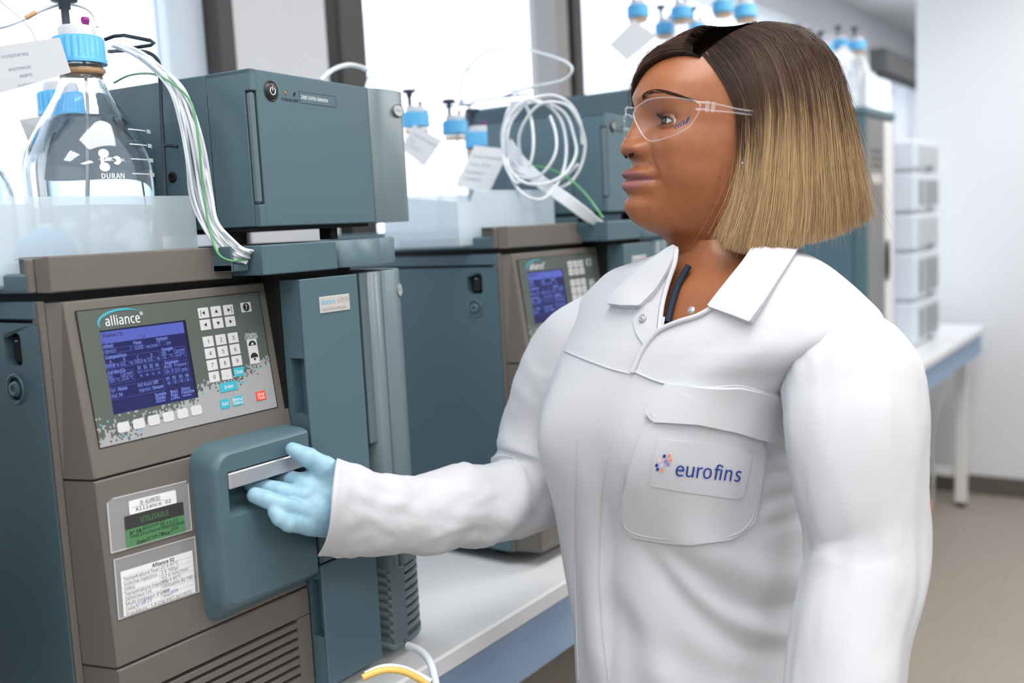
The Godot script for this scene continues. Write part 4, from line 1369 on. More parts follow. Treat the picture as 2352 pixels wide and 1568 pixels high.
func build_bottles() -> void:
	var deck := 1.2752
	var b1 := make_bottle("large clear glass bottle with blue ribbed cap and white graduation marks in tray", Vector3(0.632, deck + 0.0036, -0.982), 0.0665, 0.246, 0.166, true, 1)
	# white print on the glass: mark, name, volume, graduations
	var st := S()
	var toward := (Vector3(0, 0, 0) - Vector3(0.632, 0, -0.982)).normalized()
	var a0 := atan2(-toward.z, toward.x)
	for k in 4:
		var y := 0.104 + k * 0.0151
		for q in [[0.64, 1.04, 0.0006], [1.08, 1.24, 0.0020]]:
			var rings := []
			for i in 7:
				var a: float = a0 + lerpf(q[0], q[1], i / 6.0)
				var d := Vector3(cos(a), 0, -sin(a))
				rings.append(PackedVector3Array([d * 0.0667 + Vector3(0, y - q[2], 0), d * 0.0667 + Vector3(0, y + q[2], 0), d * 0.0669 + Vector3(0, y + q[2], 0), d * 0.0669 + Vector3(0, y - q[2], 0)]))
			loft(st, rings, true, true, -1)
	put(st, "graduation_marks", M.print_pale, b1)
	st = S()
	var on_glass := func(a: float, y: float) -> Transform3D:
		var d := Vector3(cos(a0 + a), 0, -sin(a0 + a))
		var x := Vector3(-sin(a0 + a), 0, -cos(a0 + a))
		return Transform3D(Basis(x, Vector3.UP, d), d * 0.0670 + Vector3(0, y, 0))
	var word := "DURAN"
	for k in 5:
		letters(st, word[k], 0.0072, on_glass.call(0.18 + k * 0.072, 0.1015), font_bold, HORIZONTAL_ALIGNMENT_CENTER)
	var vol := "2000ml"
	for k in 6:
		letters(st, vol[k], 0.0072, on_glass.call(0.20 + k * 0.066, 0.0905), font, HORIZONTAL_ALIGNMENT_CENTER)
	put(st, "glass_lettering", M.print_pale, b1, false)
	st = S()
	for q in [[0.21, 0.1105, 0.0052], [0.21, 0.1240, 0.0052]]:
		extrude(st, ellipse(Vector2.ZERO, 0.0052, 0.0046, 20), 0.0, 0.0002, 0.0, on_glass.call(q[0], q[1]))
	extrude(st, rrect(-0.0022, -0.006, 0.0012, 0.006), 0.0, 0.0002, 0.0, on_glass.call(0.19, 0.1172))
	var pac := PackedVector2Array([Vector2.ZERO])
	for i in 15:
		var a := 0.6 + (TAU - 1.2) * i / 14 + PI
		pac.append(Vector2(cos(a), sin(a)) * 0.0045)
	extrude(st, pac, 0.0, 0.0002, 0.0, on_glass.call(0.40, 0.1172))
	put(st, "maker_mark", M.print_pale, b1)
	make_bottle("half hidden glass bottle with blue cap at the edge of the tray", Vector3(0.566, deck, -1.075 - 0.045), 0.0505, 0.205, 0.13, false, 1)
	make_bottle("glass bottle with blue cap standing behind the large marked bottle", Vector3(0.704, deck + 0.0275, -1.140), 0.0430, 0.190, 0.12, false, 1)
	make_bottle("small glass bottle with blue cap behind the others on the lid", Vector3(0.640, deck, -1.265), 0.0430, 0.185, 0.11, false, 1)
	make_tray("milky translucent tray holding the large marked bottle", Vector3(0.471, deck, -0.905), 0.0)
	# a spare cap lying in the tray behind its front wall
	var sc := put(cap_shape(0.0262, -0.012, 0.012), numbered("spare_cap"), M.cap_blue, self)
	sc.transform = Transform3D(Basis(Vector3(1, 0, 0), 1.25), Vector3(0.5465, deck + 0.0285, -0.935))
	tag(sc, "loose blue screw cap lying inside the milky tray", "cap")
	# tags
	make_tag("grey paper tag tied to the neck of the large bottle", [at(-70, 116, 0.985), at(137, 86, 1.005), at(163, 166, 1.01), at(-45, 226, 0.99)], [["peremption", 0.62, 0.22, 0.0045], ["ouverture", 0.62, 0.50, 0.0045], ["prepa", 0.62, 0.66, 0.0045], ["produit", 0.62, 0.86, 0.0045]], true)
	make_tag("white paper tag with dates behind the large bottle", [at(45, 275, 1.115), at(125, 262, 1.14), at(165, 330, 1.15), at(75, 350, 1.125)], [["Date de per.", 0.08, 0.25, 0.006], ["Visa :", 0.5, 0.2, 0.006]])
	make_tag("pale blue paper tag leaning against the large bottle's glass", [at(120, 290, 1.175), at(190, 285, 1.19), at(222, 415, 1.19), at(115, 440, 1.17)], [["Date 23/11", 0.2, 0.4, 0.009], ["Prep", 0.3, 0.75, 0.009]])
	# wire rack that guides the tubing
	var rack := thing("wire_rack", "bent dark wire rack standing beside the detector and the tubing", "rack", at(380, 470, 1.075))
	var o := rack.position
	st = S()
	tube(st, spline([at(250, 118, 1.12) - o, at(300, 116, 1.10) - o, at(340, 121, 1.085) - o, at(362, 138, 1.08) - o, at(367, 165, 1.075) - o, at(370, 250, 1.075) - o, at(375, 335, 1.075) - o, at(384, 520, 1.075) - o], 6), 0.0021, 8)
	put(st, "upright_wire", M.wire, rack)
	st = S()
	tube(st, [at(240, 91, 1.12) - o, at(262, 83, 1.12) - o, at(285, 81, 1.115) - o, at(345, 93, 1.10) - o, at(354, 98, 1.10) - o, at(345, 104, 1.10) - o, at(290, 112, 1.11) - o, at(255, 119, 1.12) - o], 0.0021, 8)
	put(st, "loop_wire", M.wire, rack)
	st = S()
	tube(st, [at(375, 335, 1.075) - o, at(392, 334, 1.075) - o, at(408, 337, 1.073) - o], 0.0018, 8)
	put(st, "hook", M.wire, rack)
	# bundle of white tubing from the bottles down to the lid's notch
	var rng := RandomNumberGenerator.new()
	rng.seed = 5
	var paths := []
	var ctl := [[268, 103, 1.085], [315, 122, 1.075], [362, 158, 1.055], [405, 205, 1.04], [432, 275, 1.03], [450, 360, 1.03], [466, 455, 1.035], [490, 528, 1.03], [528, 572, 1.025], [552, 586, 1.022], [572, 592, 1.035]]
	for k in 9:
		var off := (k - 4) * 4.6
		var p := []
		for i in ctl.size():
			var s: float = clampf((i - 2) / 3.0, 0.0, 1.0) * (1.0 if i < 7 else (0.75 if i < 9 else 0.5))
			var q: Array = ctl[i]
			var w: float = off * (0.55 + 0.75 * s) + rng.randf_range(-3.0, 3.0) * s
			p.append(at(q[0] + w * (1.0 if i < 7 else 0.5), q[1] - (w * 0.9 if i >= 7 else w * 0.25), q[2] + rng.randf_range(-0.008, 0.008)))
		paths.append(p)
	tubes("solvent_tube", "thin milky tube in the bundle running down beside the detector", paths, 0.0016, M.tubing, "bundle of milky tubes beside the detector", 6)
	tubes("green_tube", "thin green tube among the milky tubes beside the detector", [[at(262, 190, 1.12), at(300, 172, 1.10), at(352, 170, 1.06), at(396, 192, 1.03), at(432, 224, 1.02), at(447, 262, 1.015), at(458, 340, 1.015), at(466, 430, 1.02), at(480, 520, 1.02), at(500, 580, 1.015), at(528, 598, 1.012), at(552, 596, 1.018), at(574, 593, 1.035)]], 0.0012, M.tube_green, "", 6)
	tubes("cap_tube", "milky tube arching from the large bottle's purple fitting", [[at(224, 62, 1.07), at(216, 38, 1.07), at(195, 18, 1.065), at(150, 9, 1.06), at(100, 22, 1.05), at(58, 42, 1.04), at(20, 58, 1.03), at(-20, 68, 1.03)]], 0.0015, M.tubing)
	tubes("tube_sleeve", "short tan sleeve on the arching milky tube", [[at(82, 28.5, 1.046), at(59, 41.5, 1.040)]], 0.0023, M.tube_brown, "", 2)
	tubes("cap_tube", "milky tube dropping behind the grey paper tag", [[at(-10, -10, 1.10), at(20, 18, 1.10), at(55, 48, 1.09), at(78, 78, 1.09), at(92, 120, 1.09)]], 0.0016, M.tubing)
	bx_obj_thing("tube_clip", Vector3(0.66, 1.271, -0.835), "dark clip holding the tube bundle in the lid's notch")

func bx_obj_thing(called: String, where: Vector3, label: String) -> void:
	var t := thing(called, label, "clip", where)
	var st := S()
	bx(st, Vector3(0.014, 0.006, -0.012), Vector3(0.036, 0.0135, 0.018), 0.001)
	bx(st, Vector3(0.014, 0.006, -0.012), Vector3(0.0165, 0.032, 0.018), 0.0008)
	put(st, "bracket", M.teal_side, t)

# ---------------------------------------------------------------- what stands farther along the bench
func make_tower(label: String, where: Vector3, w: float, h: float, d: float) -> Node3D:
	# origin at the front left foot
	var t := thing("instrument_tower", label, "instrument", where)
	bx_obj("cabinet", Vector3(0, 0.012, -d), Vector3(w, h, -0.030), 0.006, M.teal_house, t)
	for q in [[0.05, -0.08], [w - 0.05, -0.08], [0.05, -d + 0.05], [w - 0.05, -d + 0.05]]:
		var st := S()
		lathe(st, [[0.018, 0.0], [0.020, 0.004], [0.018, 0.014]], 14, Transform3D(Basis(), Vector3(q[0], 0, q[1])))
		put(st, "foot", M.rubber, t)
	bx_obj("edge_strip", Vector3(0.0, 0.014, -0.0295), Vector3(0.016, h - 0.03, 0.012), 0.005, M.teal_mid, t)
	var fp := bx_obj("front_panel", Vector3(0.017, 0.014, -0.0295), Vector3(w * 0.60, h - 0.035, 0.012), 0.004, M.grey_panel, t)
	for k in 3:
		bx_obj("slot", Vector3(0.05, h - 0.14 - k * 0.022, 0.0115), Vector3(w * 0.52, h - 0.13 - k * 0.022, 0.0126), 0.0005, M.frame_dark, fp)
	bx_obj("name_plate", Vector3(0.05, h - 0.235, 0.0115), Vector3(w * 0.50, h - 0.205, 0.0130), 0.0005, M.badge, fp)
	bx_obj("header", Vector3(0.0, h - 0.033, -0.0295), Vector3(w, h - 0.002, 0.016), 0.010, M.teal_mid, t)
	bx_obj("gap_liner", Vector3(w * 0.605, 0.016, -0.0295), Vector3(w * 0.655, h - 0.037, -0.004), 0.0, M.rubber, t)  # dark strip, its colour standing for the shade in the gap
	var dr := bx_obj("side_door", Vector3(w * 0.66, 0.016, -0.0295), Vector3(w * 0.90, h - 0.037, 0.018), 0.010, M.white_metal, t)
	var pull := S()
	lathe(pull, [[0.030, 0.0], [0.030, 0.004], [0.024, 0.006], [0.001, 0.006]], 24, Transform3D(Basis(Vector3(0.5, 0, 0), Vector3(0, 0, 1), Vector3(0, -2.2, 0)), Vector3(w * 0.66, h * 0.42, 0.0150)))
	put(pull, "door_pull", M.rubber, dr)  # dark oval coloured as the shade of a gap beside the door
	bx_obj("right_post", Vector3(w * 0.91, 0.016, -0.0295), Vector3(w, h - 0.037, 0.010), 0.004, M.teal_side, t)
	return t

func make_stack(where: Vector3) -> void:
	# white modules stacked on one another: each a thing of its own
	var y := where.y
	var hs := [0.170, 0.180, 0.140, 0.150, 0.115]
	var names := ["bottom white module of the stack with a grey window beside the end wall", "white module with a wide grey window, second up in the stack", "plain white module in the middle of the stack", "white module with a grey window under the topmost one", "low topmost white module of the stack"]
	for k in 5:
		var h: float = hs[k]
		var t := thing("pump_module", names[k], "module", Vector3(where.x, y, where.z), 0.0, "white modules stacked by the end wall")
		bx_obj("housing", Vector3(0, 0.006, -0.42), Vector3(0.38, h - 0.003, 0.0), 0.008, M.module_white, t)
		bx_obj("base", Vector3(0.01, 0.0, -0.41), Vector3(0.37, 0.0065, -0.004), 0.0, M.module_grey, t)
		if k != 2 and k != 4:
			var wn := bx_obj("window", Vector3(0.06, 0.03, -0.002), Vector3(0.36, h - 0.03, 0.004), 0.002, M.module_window, t)
			bx_obj("window_bar", Vector3(0.11, 0.03, 0.0035), Vector3(0.125, h - 0.03, 0.006), 0.001, M.module_white, wn)
		else:
			bx_obj("front_plate", Vector3(0.04, 0.02, -0.002), Vector3(0.36, h - 0.02, 0.003), 0.002, M.module_grey, t)
		bx_obj("latch", Vector3(0.20, 0.010, -0.002), Vector3(0.24, 0.020, 0.006), 0.002, M.frame_dark, t)
		y += h

func far_bottle(label: String, p: Vector3, base: float, r: float, group := "") -> void:
	make_bottle(label, Vector3(p.x, base, p.z), r, p.y - base + 0.006, 0.10, true, 0, group)

func build_far() -> void:
	M.grey_panel = mat(Color(0.47, 0.48, 0.49), 0.5)
	M.module_white = mat(Color(0.84, 0.875, 0.91), 0.5)
	M.module_grey = mat(Color(0.74, 0.76, 0.79), 0.5)
	M.module_window = mat(Color(0.52, 0.53, 0.545), 0.3)
	M.cable = mat(Color(0.62, 0.63, 0.64), 0.5)
	M.plug_orange = mat(Color(0.90, 0.50, 0.22), 0.5)
	M.tube_yellow = mat(Color(0.93, 0.78, 0.42), 0.4)
	# on the second chromatograph
	var lid := 1.3090
	far_bottle("glass bottle with blue cap and plug behind the pale tag by the first detector", at(955, 270, 1.93), lid, 0.046)
	far_bottle("glass bottle with blue cap standing between two tagged bottles", at(1045, 288, 2.06), lid, 0.046)
	far_bottle("short glass bottle with blue cap and the largest tag on the second chromatograph", at(1100, 316, 1.88), lid, 0.043)
	make_tray("milky translucent tray on the second chromatograph's lid", Vector3(1.190, 1.2812, -0.905), deg_to_rad(-2.0))
	make_tag("square pale tag hanging from the bottle by the first detector", [at(950, 286, 1.85), at(1016, 322, 1.85), at(975, 382, 1.84), at(920, 340, 1.84)], [["Date de peremption", 0.1, 0.3, 0.007], ["Visa", 0.1, 0.55, 0.007], ["Lot 23/11", 0.1, 0.75, 0.007]])
	make_tag("large pale tag hanging in front of the short blue capped bottle", [at(1090, 334, 1.72), at(1171, 343, 1.72), at(1122, 446, 1.70), at(1047, 424, 1.70)], [["Date de peremption", 0.1, 0.25, 0.008], ["Visa : DTA", 0.1, 0.45, 0.008], ["Solvant A", 0.1, 0.65, 0.008], ["12/06/23", 0.1, 0.82, 0.008]])
	# wire racks over the bottles
	var rk := thing("wire_rack", "thin dark wire rack over the bottles on the second chromatograph", "rack", at(1078, 460, 1.95))
	var o := rk.position
	var st := S()
	tube(st, [at(1078, 470, 1.95) - o, at(1078, 245, 1.93) - o, at(1085, 232, 1.93) - o, at(1215, 216, 1.88) - o], 0.0022, 6)
	put(st, "upright_wire", M.wire, rk)
	st = S()
	tube(st, [at(985, 238, 1.98) - o, at(1060, 236, 1.95) - o, at(1080, 240, 1.93) - o, at(1130, 238, 1.92) - o, at(1195, 232, 1.90) - o, at(1225, 238, 1.88) - o], 0.0018, 6)
	tube(st, [at(970, 255, 1.98) - o, at(1020, 246, 1.96) - o, at(1080, 242, 1.93) - o], 0.0018, 6)
	put(st, "guide_wire", M.wire, rk)
	# loops of milky tubing
	var loops := []
	var rng := RandomNumberGenerator.new()
	rng.seed = 21
	for e in [[1250, 318, 92, 100, 0.1], [1238, 330, 84, 96, 0.5], [1215, 320, 62, 92, 0.9], [1268, 335, 74, 104, 0.3], [1232, 345, 70, 112, 0.75], [1190, 325, 36, 92, 0.2]]:
		var p := []
		for i in 13:
			var a: float = TAU * (i / 12.0 * 0.92 + e[4])
			p.append(at(e[0] + cos(a) * e[2] * (1.0 + rng.randf_range(-0.05, 0.05)), e[1] + sin(a) * e[3] * (1.0 + rng.randf_range(-0.04, 0.04)), 1.60 + 0.03 * sin(a * 1.3 + e[0])))
		loops.append(p)
	tubes("tube_loop", "milky tube coiled in loops before the second detector's side", loops, 0.0026, M.tubing, "coiled milky tubes before the second detector", 5)
	var run := []
	for k in 5:
		var q := (k - 2) * 4.0
		run.append([at(1165 + q, 330 - q, 1.66), at(1195 + q, 372 - q, 1.63), at(1245 + q, 420 - q, 1.60), at(1300 + q, 458 - q, 1.575), at(1345 + q * 0.8, 492 - q, 1.59), at(1372 + q * 0.5, 511 - q * 0.6, 1.618), at(1392 + q * 0.5, 520 - q * 0.5, 1.638)])
	tubes("lid_tube", "milky tube running down to the second chromatograph's lid", run, 0.0026, M.tubing, "milky tubes running down to the second lid", 4)
	tubes("green_tube", "green tube arching down behind the coiled tubes", [[at(1165, 395, 1.66), at(1230, 382, 1.62), at(1290, 400, 1.6), at(1340, 440, 1.57), at(1385, 500, 1.55)]], 0.0018, M.tube_green)
	tubes("arch_tube", "wide milky arch over the bottles across the dark window post", [[at(1058, 240, 1.9), at(1065, 175, 1.85), at(1110, 122, 1.8), at(1180, 110, 1.75), at(1250, 124, 1.7), at(1300, 142, 1.66), at(1314, 162, 1.65), at(1290, 185, 1.67), at(1200, 205, 1.72), at(1150, 225, 1.75)]], 0.0024, M.tubing)
	tubes("arch_tube", "milky arch bending over behind the first detector", [[at(838, 215, 1.45), at(848, 178, 1.5), at(880, 138, 1.6), at(915, 128, 1.7), at(945, 160, 1.85), at(953, 210, 1.9)]], 0.0020, M.tubing)
	tubes("arch_tube", "low milky arch between the plugs of the blue caps", [[at(958, 205, 1.92), at(985, 165, 1.92), at(1030, 150, 1.92), at(1090, 165, 1.9), at(1150, 190, 1.85), at(1195, 218, 1.82)]], 0.0016, M.tubing)
	tubes("arch_tube", "milky arch joining the wire rack from the middle bottle", [[at(1060, 240, 1.95), at(1085, 195, 1.9), at(1120, 175, 1.88), at(1160, 185, 1.86), at(1190, 215, 1.84)]], 0.0016, M.tubing)
	tubes("window_tube", "milky tube bending over the first detector's top edge", [[at(735, 186, 1.35), at(765, 160, 1.4), at(800, 149, 1.45), at(830, 154, 1.5), at(842, 160, 1.55)]], 0.0036, M.tubing)
	# towers
	make_tower("tall teal instrument behind the woman's glasses with bottles on top", Vector3(1.990, 0.79, -0.93), 0.46, 0.805, 0.58)
	make_tower("tall teal instrument with grey front panel beside the white module stack", Vector3(3.134, 0.79, -0.866), 0.345, 0.827, 0.58)
	var i := 0
	for q in [[1465, 22, 2.40], [1565, 26, 2.47], [1660, 12, 2.52], [1712, 22, 2.36], [1528, 62, 2.55], [1600, 66, 2.52]]:
		far_bottle(["clear bottle with blue cap on the tall instrument by the tilted tag", "clear bottle with blue cap between others on the tall instrument", "clear bottle with blue cap behind the woman's hair parting", "clear bottle with blue cap above the woman's hair", "clear bottle with blue cap half behind the row", "lower clear bottle with blue cap behind the row"][i], at(q[0], q[1], q[2]), 1.595, 0.046)
		i += 1
	make_tag("tilted grey tag on the bottle over the woman's forehead", [at(1455, 45, 2.33), at(1512, 82, 2.33), at(1440, 140, 2.32), at(1398, 103, 2.32)], [])
	i = 0
	for q in [[1866, 106, 3.25], [1893, 112, 3.15], [1932, 98, 3.30], [1970, 102, 3.22]]:
		far_bottle(["far clear bottle with blue cap nearest the woman's hair", "far clear bottle with blue cap next to the red fitting", "far clear bottle with blue cap under the grey plug", "far clear bottle with blue cap by the white tag"][i], at(q[0], q[1], q[2]), 1.617, 0.046)
		i += 1
	make_tag("white tag hanging between the far blue capped bottles", [at(1938, 103, 3.12), at(1968, 130, 3.12), at(1938, 155, 3.1), at(1908, 130, 3.1)], [])
	make_stack(Vector3(3.79, 0.79, -0.862))
	# small things on and under the bench
	tubes("drain_tube", "white tube looping off the bench under the chromatograph", [[at(938, 1482, 1.13), at(968, 1496, 1.10), at(990, 1525, 1.07), at(1003, 1580, 1.05)]], 0.0045, M.tubing)
	tubes("drain_tube", "yellowish tube curling along the bench edge", [[at(832, 1556, 0.99), at(880, 1539, 1.00), at(930, 1543, 1.01), at(985, 1572, 1.02)]], 0.0035, M.tube_yellow)
	tubes("drain_tube", "pale tube lying over the yellowish one", [[at(838, 1548, 1.0), at(880, 1531, 1.01), at(930, 1535, 1.02), at(990, 1564, 1.02)]], 0.0030, M.tubing)
	var card := thing("bench_label", "small white label card on the bench behind the sleeve", "label", Vector3(1.02, 0.7905, -1.02))
	bx_obj("card", Vector3(0, 0, 0), Vector3(0.055, 0.022, 0.004), 0.001, M.paper, card)
	tubes("power_cable", "grey cable hanging under the far end of the bench", [[at(2172, 900, 3.45), at(2150, 950, 3.45), at(2138, 1030, 3.45), at(2142, 1090, 3.45), at(2140, 1150, 3.45), at(2128, 1210, 3.45)]], 0.006, M.cable)
	tubes("power_cable", "second grey cable bulging below the bench leg", [[at(2120, 1000, 3.5), at(2135, 1030, 3.5), at(2144, 1085, 3.5), at(2138, 1140, 3.5), at(2126, 1180, 3.5)]], 0.006, M.cable)
	tubes("cable_plug", "orange plug on the cable under the bench", [[at(2133, 1150, 3.4), at(2130, 1180, 3.4)]], 0.010, M.plug_orange, "", 2)

# ---------------------------------------------------------------- the woman: head
const HEAD_AT := Vector3(1.0382, 1.3797, -0.4449)
var head_basis := Basis(Vector3(0, 1, 0), deg_to_rad(-131.17)) * Basis(Vector3(1, 0, 0), deg_to_rad(-9.41))
# key rows of the head, from the crown down to the neck: height, half width, back, then front depth at seven places from the midline to the side
const ROWS := [
	[0.122, 0.022, -0.050, 0.012, 0.011, 0.008, 0.003, -0.004, -0.012, -0.022],
	[0.118, 0.036, -0.065, 0.030, 0.029, 0.025, 0.018, 0.008, -0.005, -0.020],
	[0.108, 0.052, -0.085, 0.056, 0.054, 0.049, 0.040, 0.027, 0.008, -0.015],
	[0.095, 0.062, -0.096, 0.072, 0.070, 0.065, 0.055, 0.040, 0.018, -0.012],
	[0.080, 0.068, -0.102, 0.0845, 0.0825, 0.077, 0.067, 0.051, 0.028, -0.008],
	[0.060, 0.0715, -0.106, 0.0940, 0.0925, 0.0885, 0.0790, 0.063, 0.038, -0.005],
	[0.045, 0.0720, -0.106, 0.0980, 0.0960, 0.0905, 0.0810, 0.065, 0.040, -0.002],
	[0.030, 0.0715, -0.105, 0.0955, 0.0910, 0.0850, 0.0775, 0.064, 0.041, 0.0],
	[0.018, 0.0710, -0.103, 0.0915, 0.0860, 0.0815, 0.0755, 0.0635, 0.042, 0.002],
	[0.003, 0.0710, -0.099, 0.0890, 0.0865, 0.0830, 0.0770, 0.0655, 0.045, 0.002],
	[-0.010, 0.0705, -0.095, 0.0885, 0.0868, 0.0828, 0.0762, 0.0645, 0.045, 0.002],
	[-0.022, 0.0695, -0.090, 0.0895, 0.0875, 0.0815, 0.0735, 0.0620, 0.043, 0.002],
	[-0.035, 0.0680, -0.084, 0.0940, 0.0905, 0.0805, 0.0705, 0.0585, 0.041, 0.002],
	[-0.050, 0.0655, -0.079, 0.0948, 0.0910, 0.0800, 0.0680, 0.0550, 0.038, 0.002],
	[-0.062, 0.0630, -0.076, 0.0935, 0.0900, 0.0790, 0.0660, 0.0520, 0.034, 0.002],
	[-0.072, 0.0605, -0.074, 0.0948, 0.0910, 0.0790, 0.0635, 0.0475, 0.029, 0.0],
	[-0.081, 0.0580, -0.072, 0.0900, 0.0862, 0.0745, 0.0590, 0.0425, 0.024, -0.003],
	[-0.088, 0.0560, -0.071, 0.0815, 0.0785, 0.0680, 0.0535, 0.0375, 0.019, -0.006],
	[-0.094, 0.0545, -0.070, 0.0670, 0.0645, 0.0560, 0.0440, 0.0300, 0.013, -0.010],
	[-0.100, 0.0535, -0.070, 0.0460, 0.0445, 0.0395, 0.0310, 0.0200, 0.006, -0.013],
	[-0.112, 0.0530, -0.070, 0.0345, 0.0335, 0.0300, 0.0240, 0.0140, 0.001, -0.015],
	[-0.135, 0.0535, -0.070, 0.0305, 0.0295, 0.0265, 0.0205, 0.0110, -0.001, -0.017],
	[-0.175, 0.0600, -0.075, 0.0320, 0.0310, 0.0280, 0.0210, 0.0100, -0.004, -0.020],
	[-0.200, 0.0750, -0.082, 0.0400, 0.0390, 0.0350, 0.0270, 0.0140, -0.004, -0.022]]
const XF := [0.0, 0.17, 0.34, 0.51, 0.68, 0.84, 1.0]

func cr(p0: float, p1: float, p2: float, p3: float, t: float) -> float:
	return 0.5 * (2.0 * p1 + (p2 - p0) * t + (2.0 * p0 - 5.0 * p1 + 4.0 * p2 - p3) * t * t + (3.0 * p1 - p0 - 3.0 * p2 + p3) * t * t * t)

func head_row(y: float) -> Array:
	var n := ROWS.size()
	var i := 0
	while i < n - 2 and ROWS[i + 1][0] > y:
		i += 1
	var t := clampf((ROWS[i][0] - y) / (ROWS[i][0] - ROWS[i + 1][0]), 0.0, 1.0)
	var a: Array = ROWS[maxi(i - 1, 0)]
	var b: Array = ROWS[i]
	var c: Array = ROWS[i + 1]
	var d: Array = ROWS[mini(i + 2, n - 1)]
	var out := []
	for k in 10:
		var m1: float = (c[k] - a[k]) / maxf(1e-5, a[0] - c[0]) * (b[0] - c[0]) if i > 0 else c[k] - b[k]
		var m2: float = (d[k] - b[k]) / maxf(1e-5, b[0] - d[0]) * (b[0] - c[0]) if i < n - 2 else c[k] - b[k]
		var t2 := t * t
		var t3 := t2 * t
		out.append((2 * t3 - 3 * t2 + 1) * b[k] + (t3 - 2 * t2 + t) * m1 + (-2 * t3 + 3 * t2) * c[k] + (t3 - t2) * m2)
	return out

func front_z(row: Array, f: float) -> float:
	# depth of the front at f = |x| / half width
	var i := 0
	while i < 5 and XF[i + 1] < f:
		i += 1
	var t: float = clampf((f - XF[i]) / (XF[i + 1] - XF[i]), 0.0, 1.0)
	var p1: float = row[3 + i]
	var p2: float = row[4 + i]
	var p0: float = row[2 + i] if i > 0 else p2
	var p3: float = row[5 + i] if i < 5 else p2 * 2.0 - p1
	return cr(p0, p1, p2, p3, t)

func g1(d: float, s: float) -> float:
	return exp(-d * d / (s * s))

func lerp_table(tab: Array, y: float) -> float:
	# table of [y, value] with falling y
	if y >= tab[0][0]:
		return tab[0][1]
	for i in tab.size() - 1:
		if y >= tab[i + 1][0]:
			var t: float = (tab[i][0] - y) / (tab[i][0] - tab[i + 1][0])
			t = t * t * (3.0 - 2.0 * t) * 0.5 + t * 0.5
			return lerpf(tab[i][1], tab[i + 1][1], t)
	return tab[-1][1]

const NOSE := [[0.040, 0.0], [0.032, 0.0012], [0.0257, 0.0034], [0.0127, 0.0086], [0.0029, 0.0138], [-0.0045, 0.0176], [-0.0095, 0.0190], [-0.0140, 0.0182], [-0.0172, 0.0140], [-0.0195, 0.0080], [-0.0218, 0.0040], [-0.0250, 0.0010], [-0.028, 0.0]]
const NOSE_W := [[0.040, 0.0075], [0.0257, 0.0070], [0.0127, 0.0085], [0.0029, 0.0100], [-0.0095, 0.0128], [-0.0172, 0.0130], [-0.0218, 0.0080]]

# what the features add to a point of the face, along z and otherwise
func face_detail(p: Vector3) -> Vector3:
	var q := p
	if p.z < 0.02:
		return q
	var ax := absf(p.x)
	# nose ridge, ball, wings
	if p.y < 0.042 and p.y > -0.030 and ax < 0.035:
		var h := lerp_table(NOSE, p.y)
		var w := lerp_table(NOSE_W, p.y)
		q.z += h * exp(-pow(ax / w, 2.6))
		var d := Vector2((ax - 0.0150) / 0.0068, (p.y + 0.0118) / 0.0085)
		q.z += 0.0105 * exp(-d.length_squared())
		q.x += signf(p.x) * 0.0020 * exp(-d.length_squared())
		# crease behind the wing
		d = Vector2((ax - 0.0235) / 0.0030, (p.y + 0.0120) / 0.0085)
		q.z -= 0.0024 * exp(-d.length_squared())
	# eye socket, brow ridge, cheek
	var e := Vector2((ax - 0.0300) / 0.0165, (p.y - 0.0185) / 0.0110)
	q.z -= 0.0085 * exp(-e.length_squared())
	e = Vector2((ax - 0.0170) / 0.0075, (p.y - 0.0220) / 0.0120)
	q.z -= 0.0040 * exp(-e.length_squared())
	e = Vector2((ax - 0.0300) / 0.0220, (p.y - 0.0430) / 0.0065)
	q.z += 0.0022 * exp(-e.length_squared())
	e = Vector2((ax - 0.0400) / 0.0180, (p.y + 0.0060) / 0.0160)
	q.z += 0.0030 * exp(-e.length_squared())
	q.x += signf(p.x) * 0.0015 * exp(-e.length_squared())
	e = Vector2((ax - 0.0440) / 0.0180, (p.y + 0.0360) / 0.0180)
	q.z += 0.0025 * exp(-e.length_squared())
	q.x += signf(p.x) * 0.0030 * exp(-e.length_squared())
	# fold from the nose to beside the mouth
	var fold := lerpf(0.0210, 0.0330, clampf((-0.012 - p.y) / 0.034, 0.0, 1.0))
	if p.y < -0.008 and p.y > -0.055:
		q.z -= 0.0012 * g1(ax - fold, 0.0035) * g1(p.y + 0.030, 0.018)
	# lips
	if p.y < -0.022 and p.y > -0.068 and ax < 0.036:
		var lx := clampf(1.0 - pow(ax / 0.0265, 2.0), 0.0, 1.0)
		var sx := sqrt(lx)
		var line := -0.0440 + 0.0016 * pow(ax / 0.025, 2.0) + 0.0012 * g1(ax, 0.004)
		q.z += 0.0085 * sx * g1(p.y - (line + 0.0060), 0.0052)
		q.z += 0.0065 * sx * g1(p.y - (line - 0.0068), 0.0060)
		q.z -= 0.0052 * (0.25 + 0.75 * sx) * g1(p.y - line, 0.0013) * (1.0 if ax < 0.0275 else 0.0)
		# philtrum
		q.z -= 0.0016 * g1(ax, 0.0035) * g1(p.y + 0.0300, 0.0045)
		# corner of the mouth
		q.z -= 0.0028 * g1(ax - 0.0272, 0.0035) * g1(p.y - line, 0.0045)
	# under the lower lip, chin ball
	q.z -= 0.0024 * g1(ax, 0.0150) * g1(p.y + 0.0605, 0.0042)
	q.z += 0.0016 * g1(ax, 0.0160) * g1(p.y + 0.0720, 0.0090)
	return q

func face_point(x: float, y: float) -> Vector3:
	var row := head_row(y)
	return face_detail(Vector3(x, y, front_z(row, minf(absf(x) / row[1], 1.0))))

var mottle := FastNoiseLite.new()

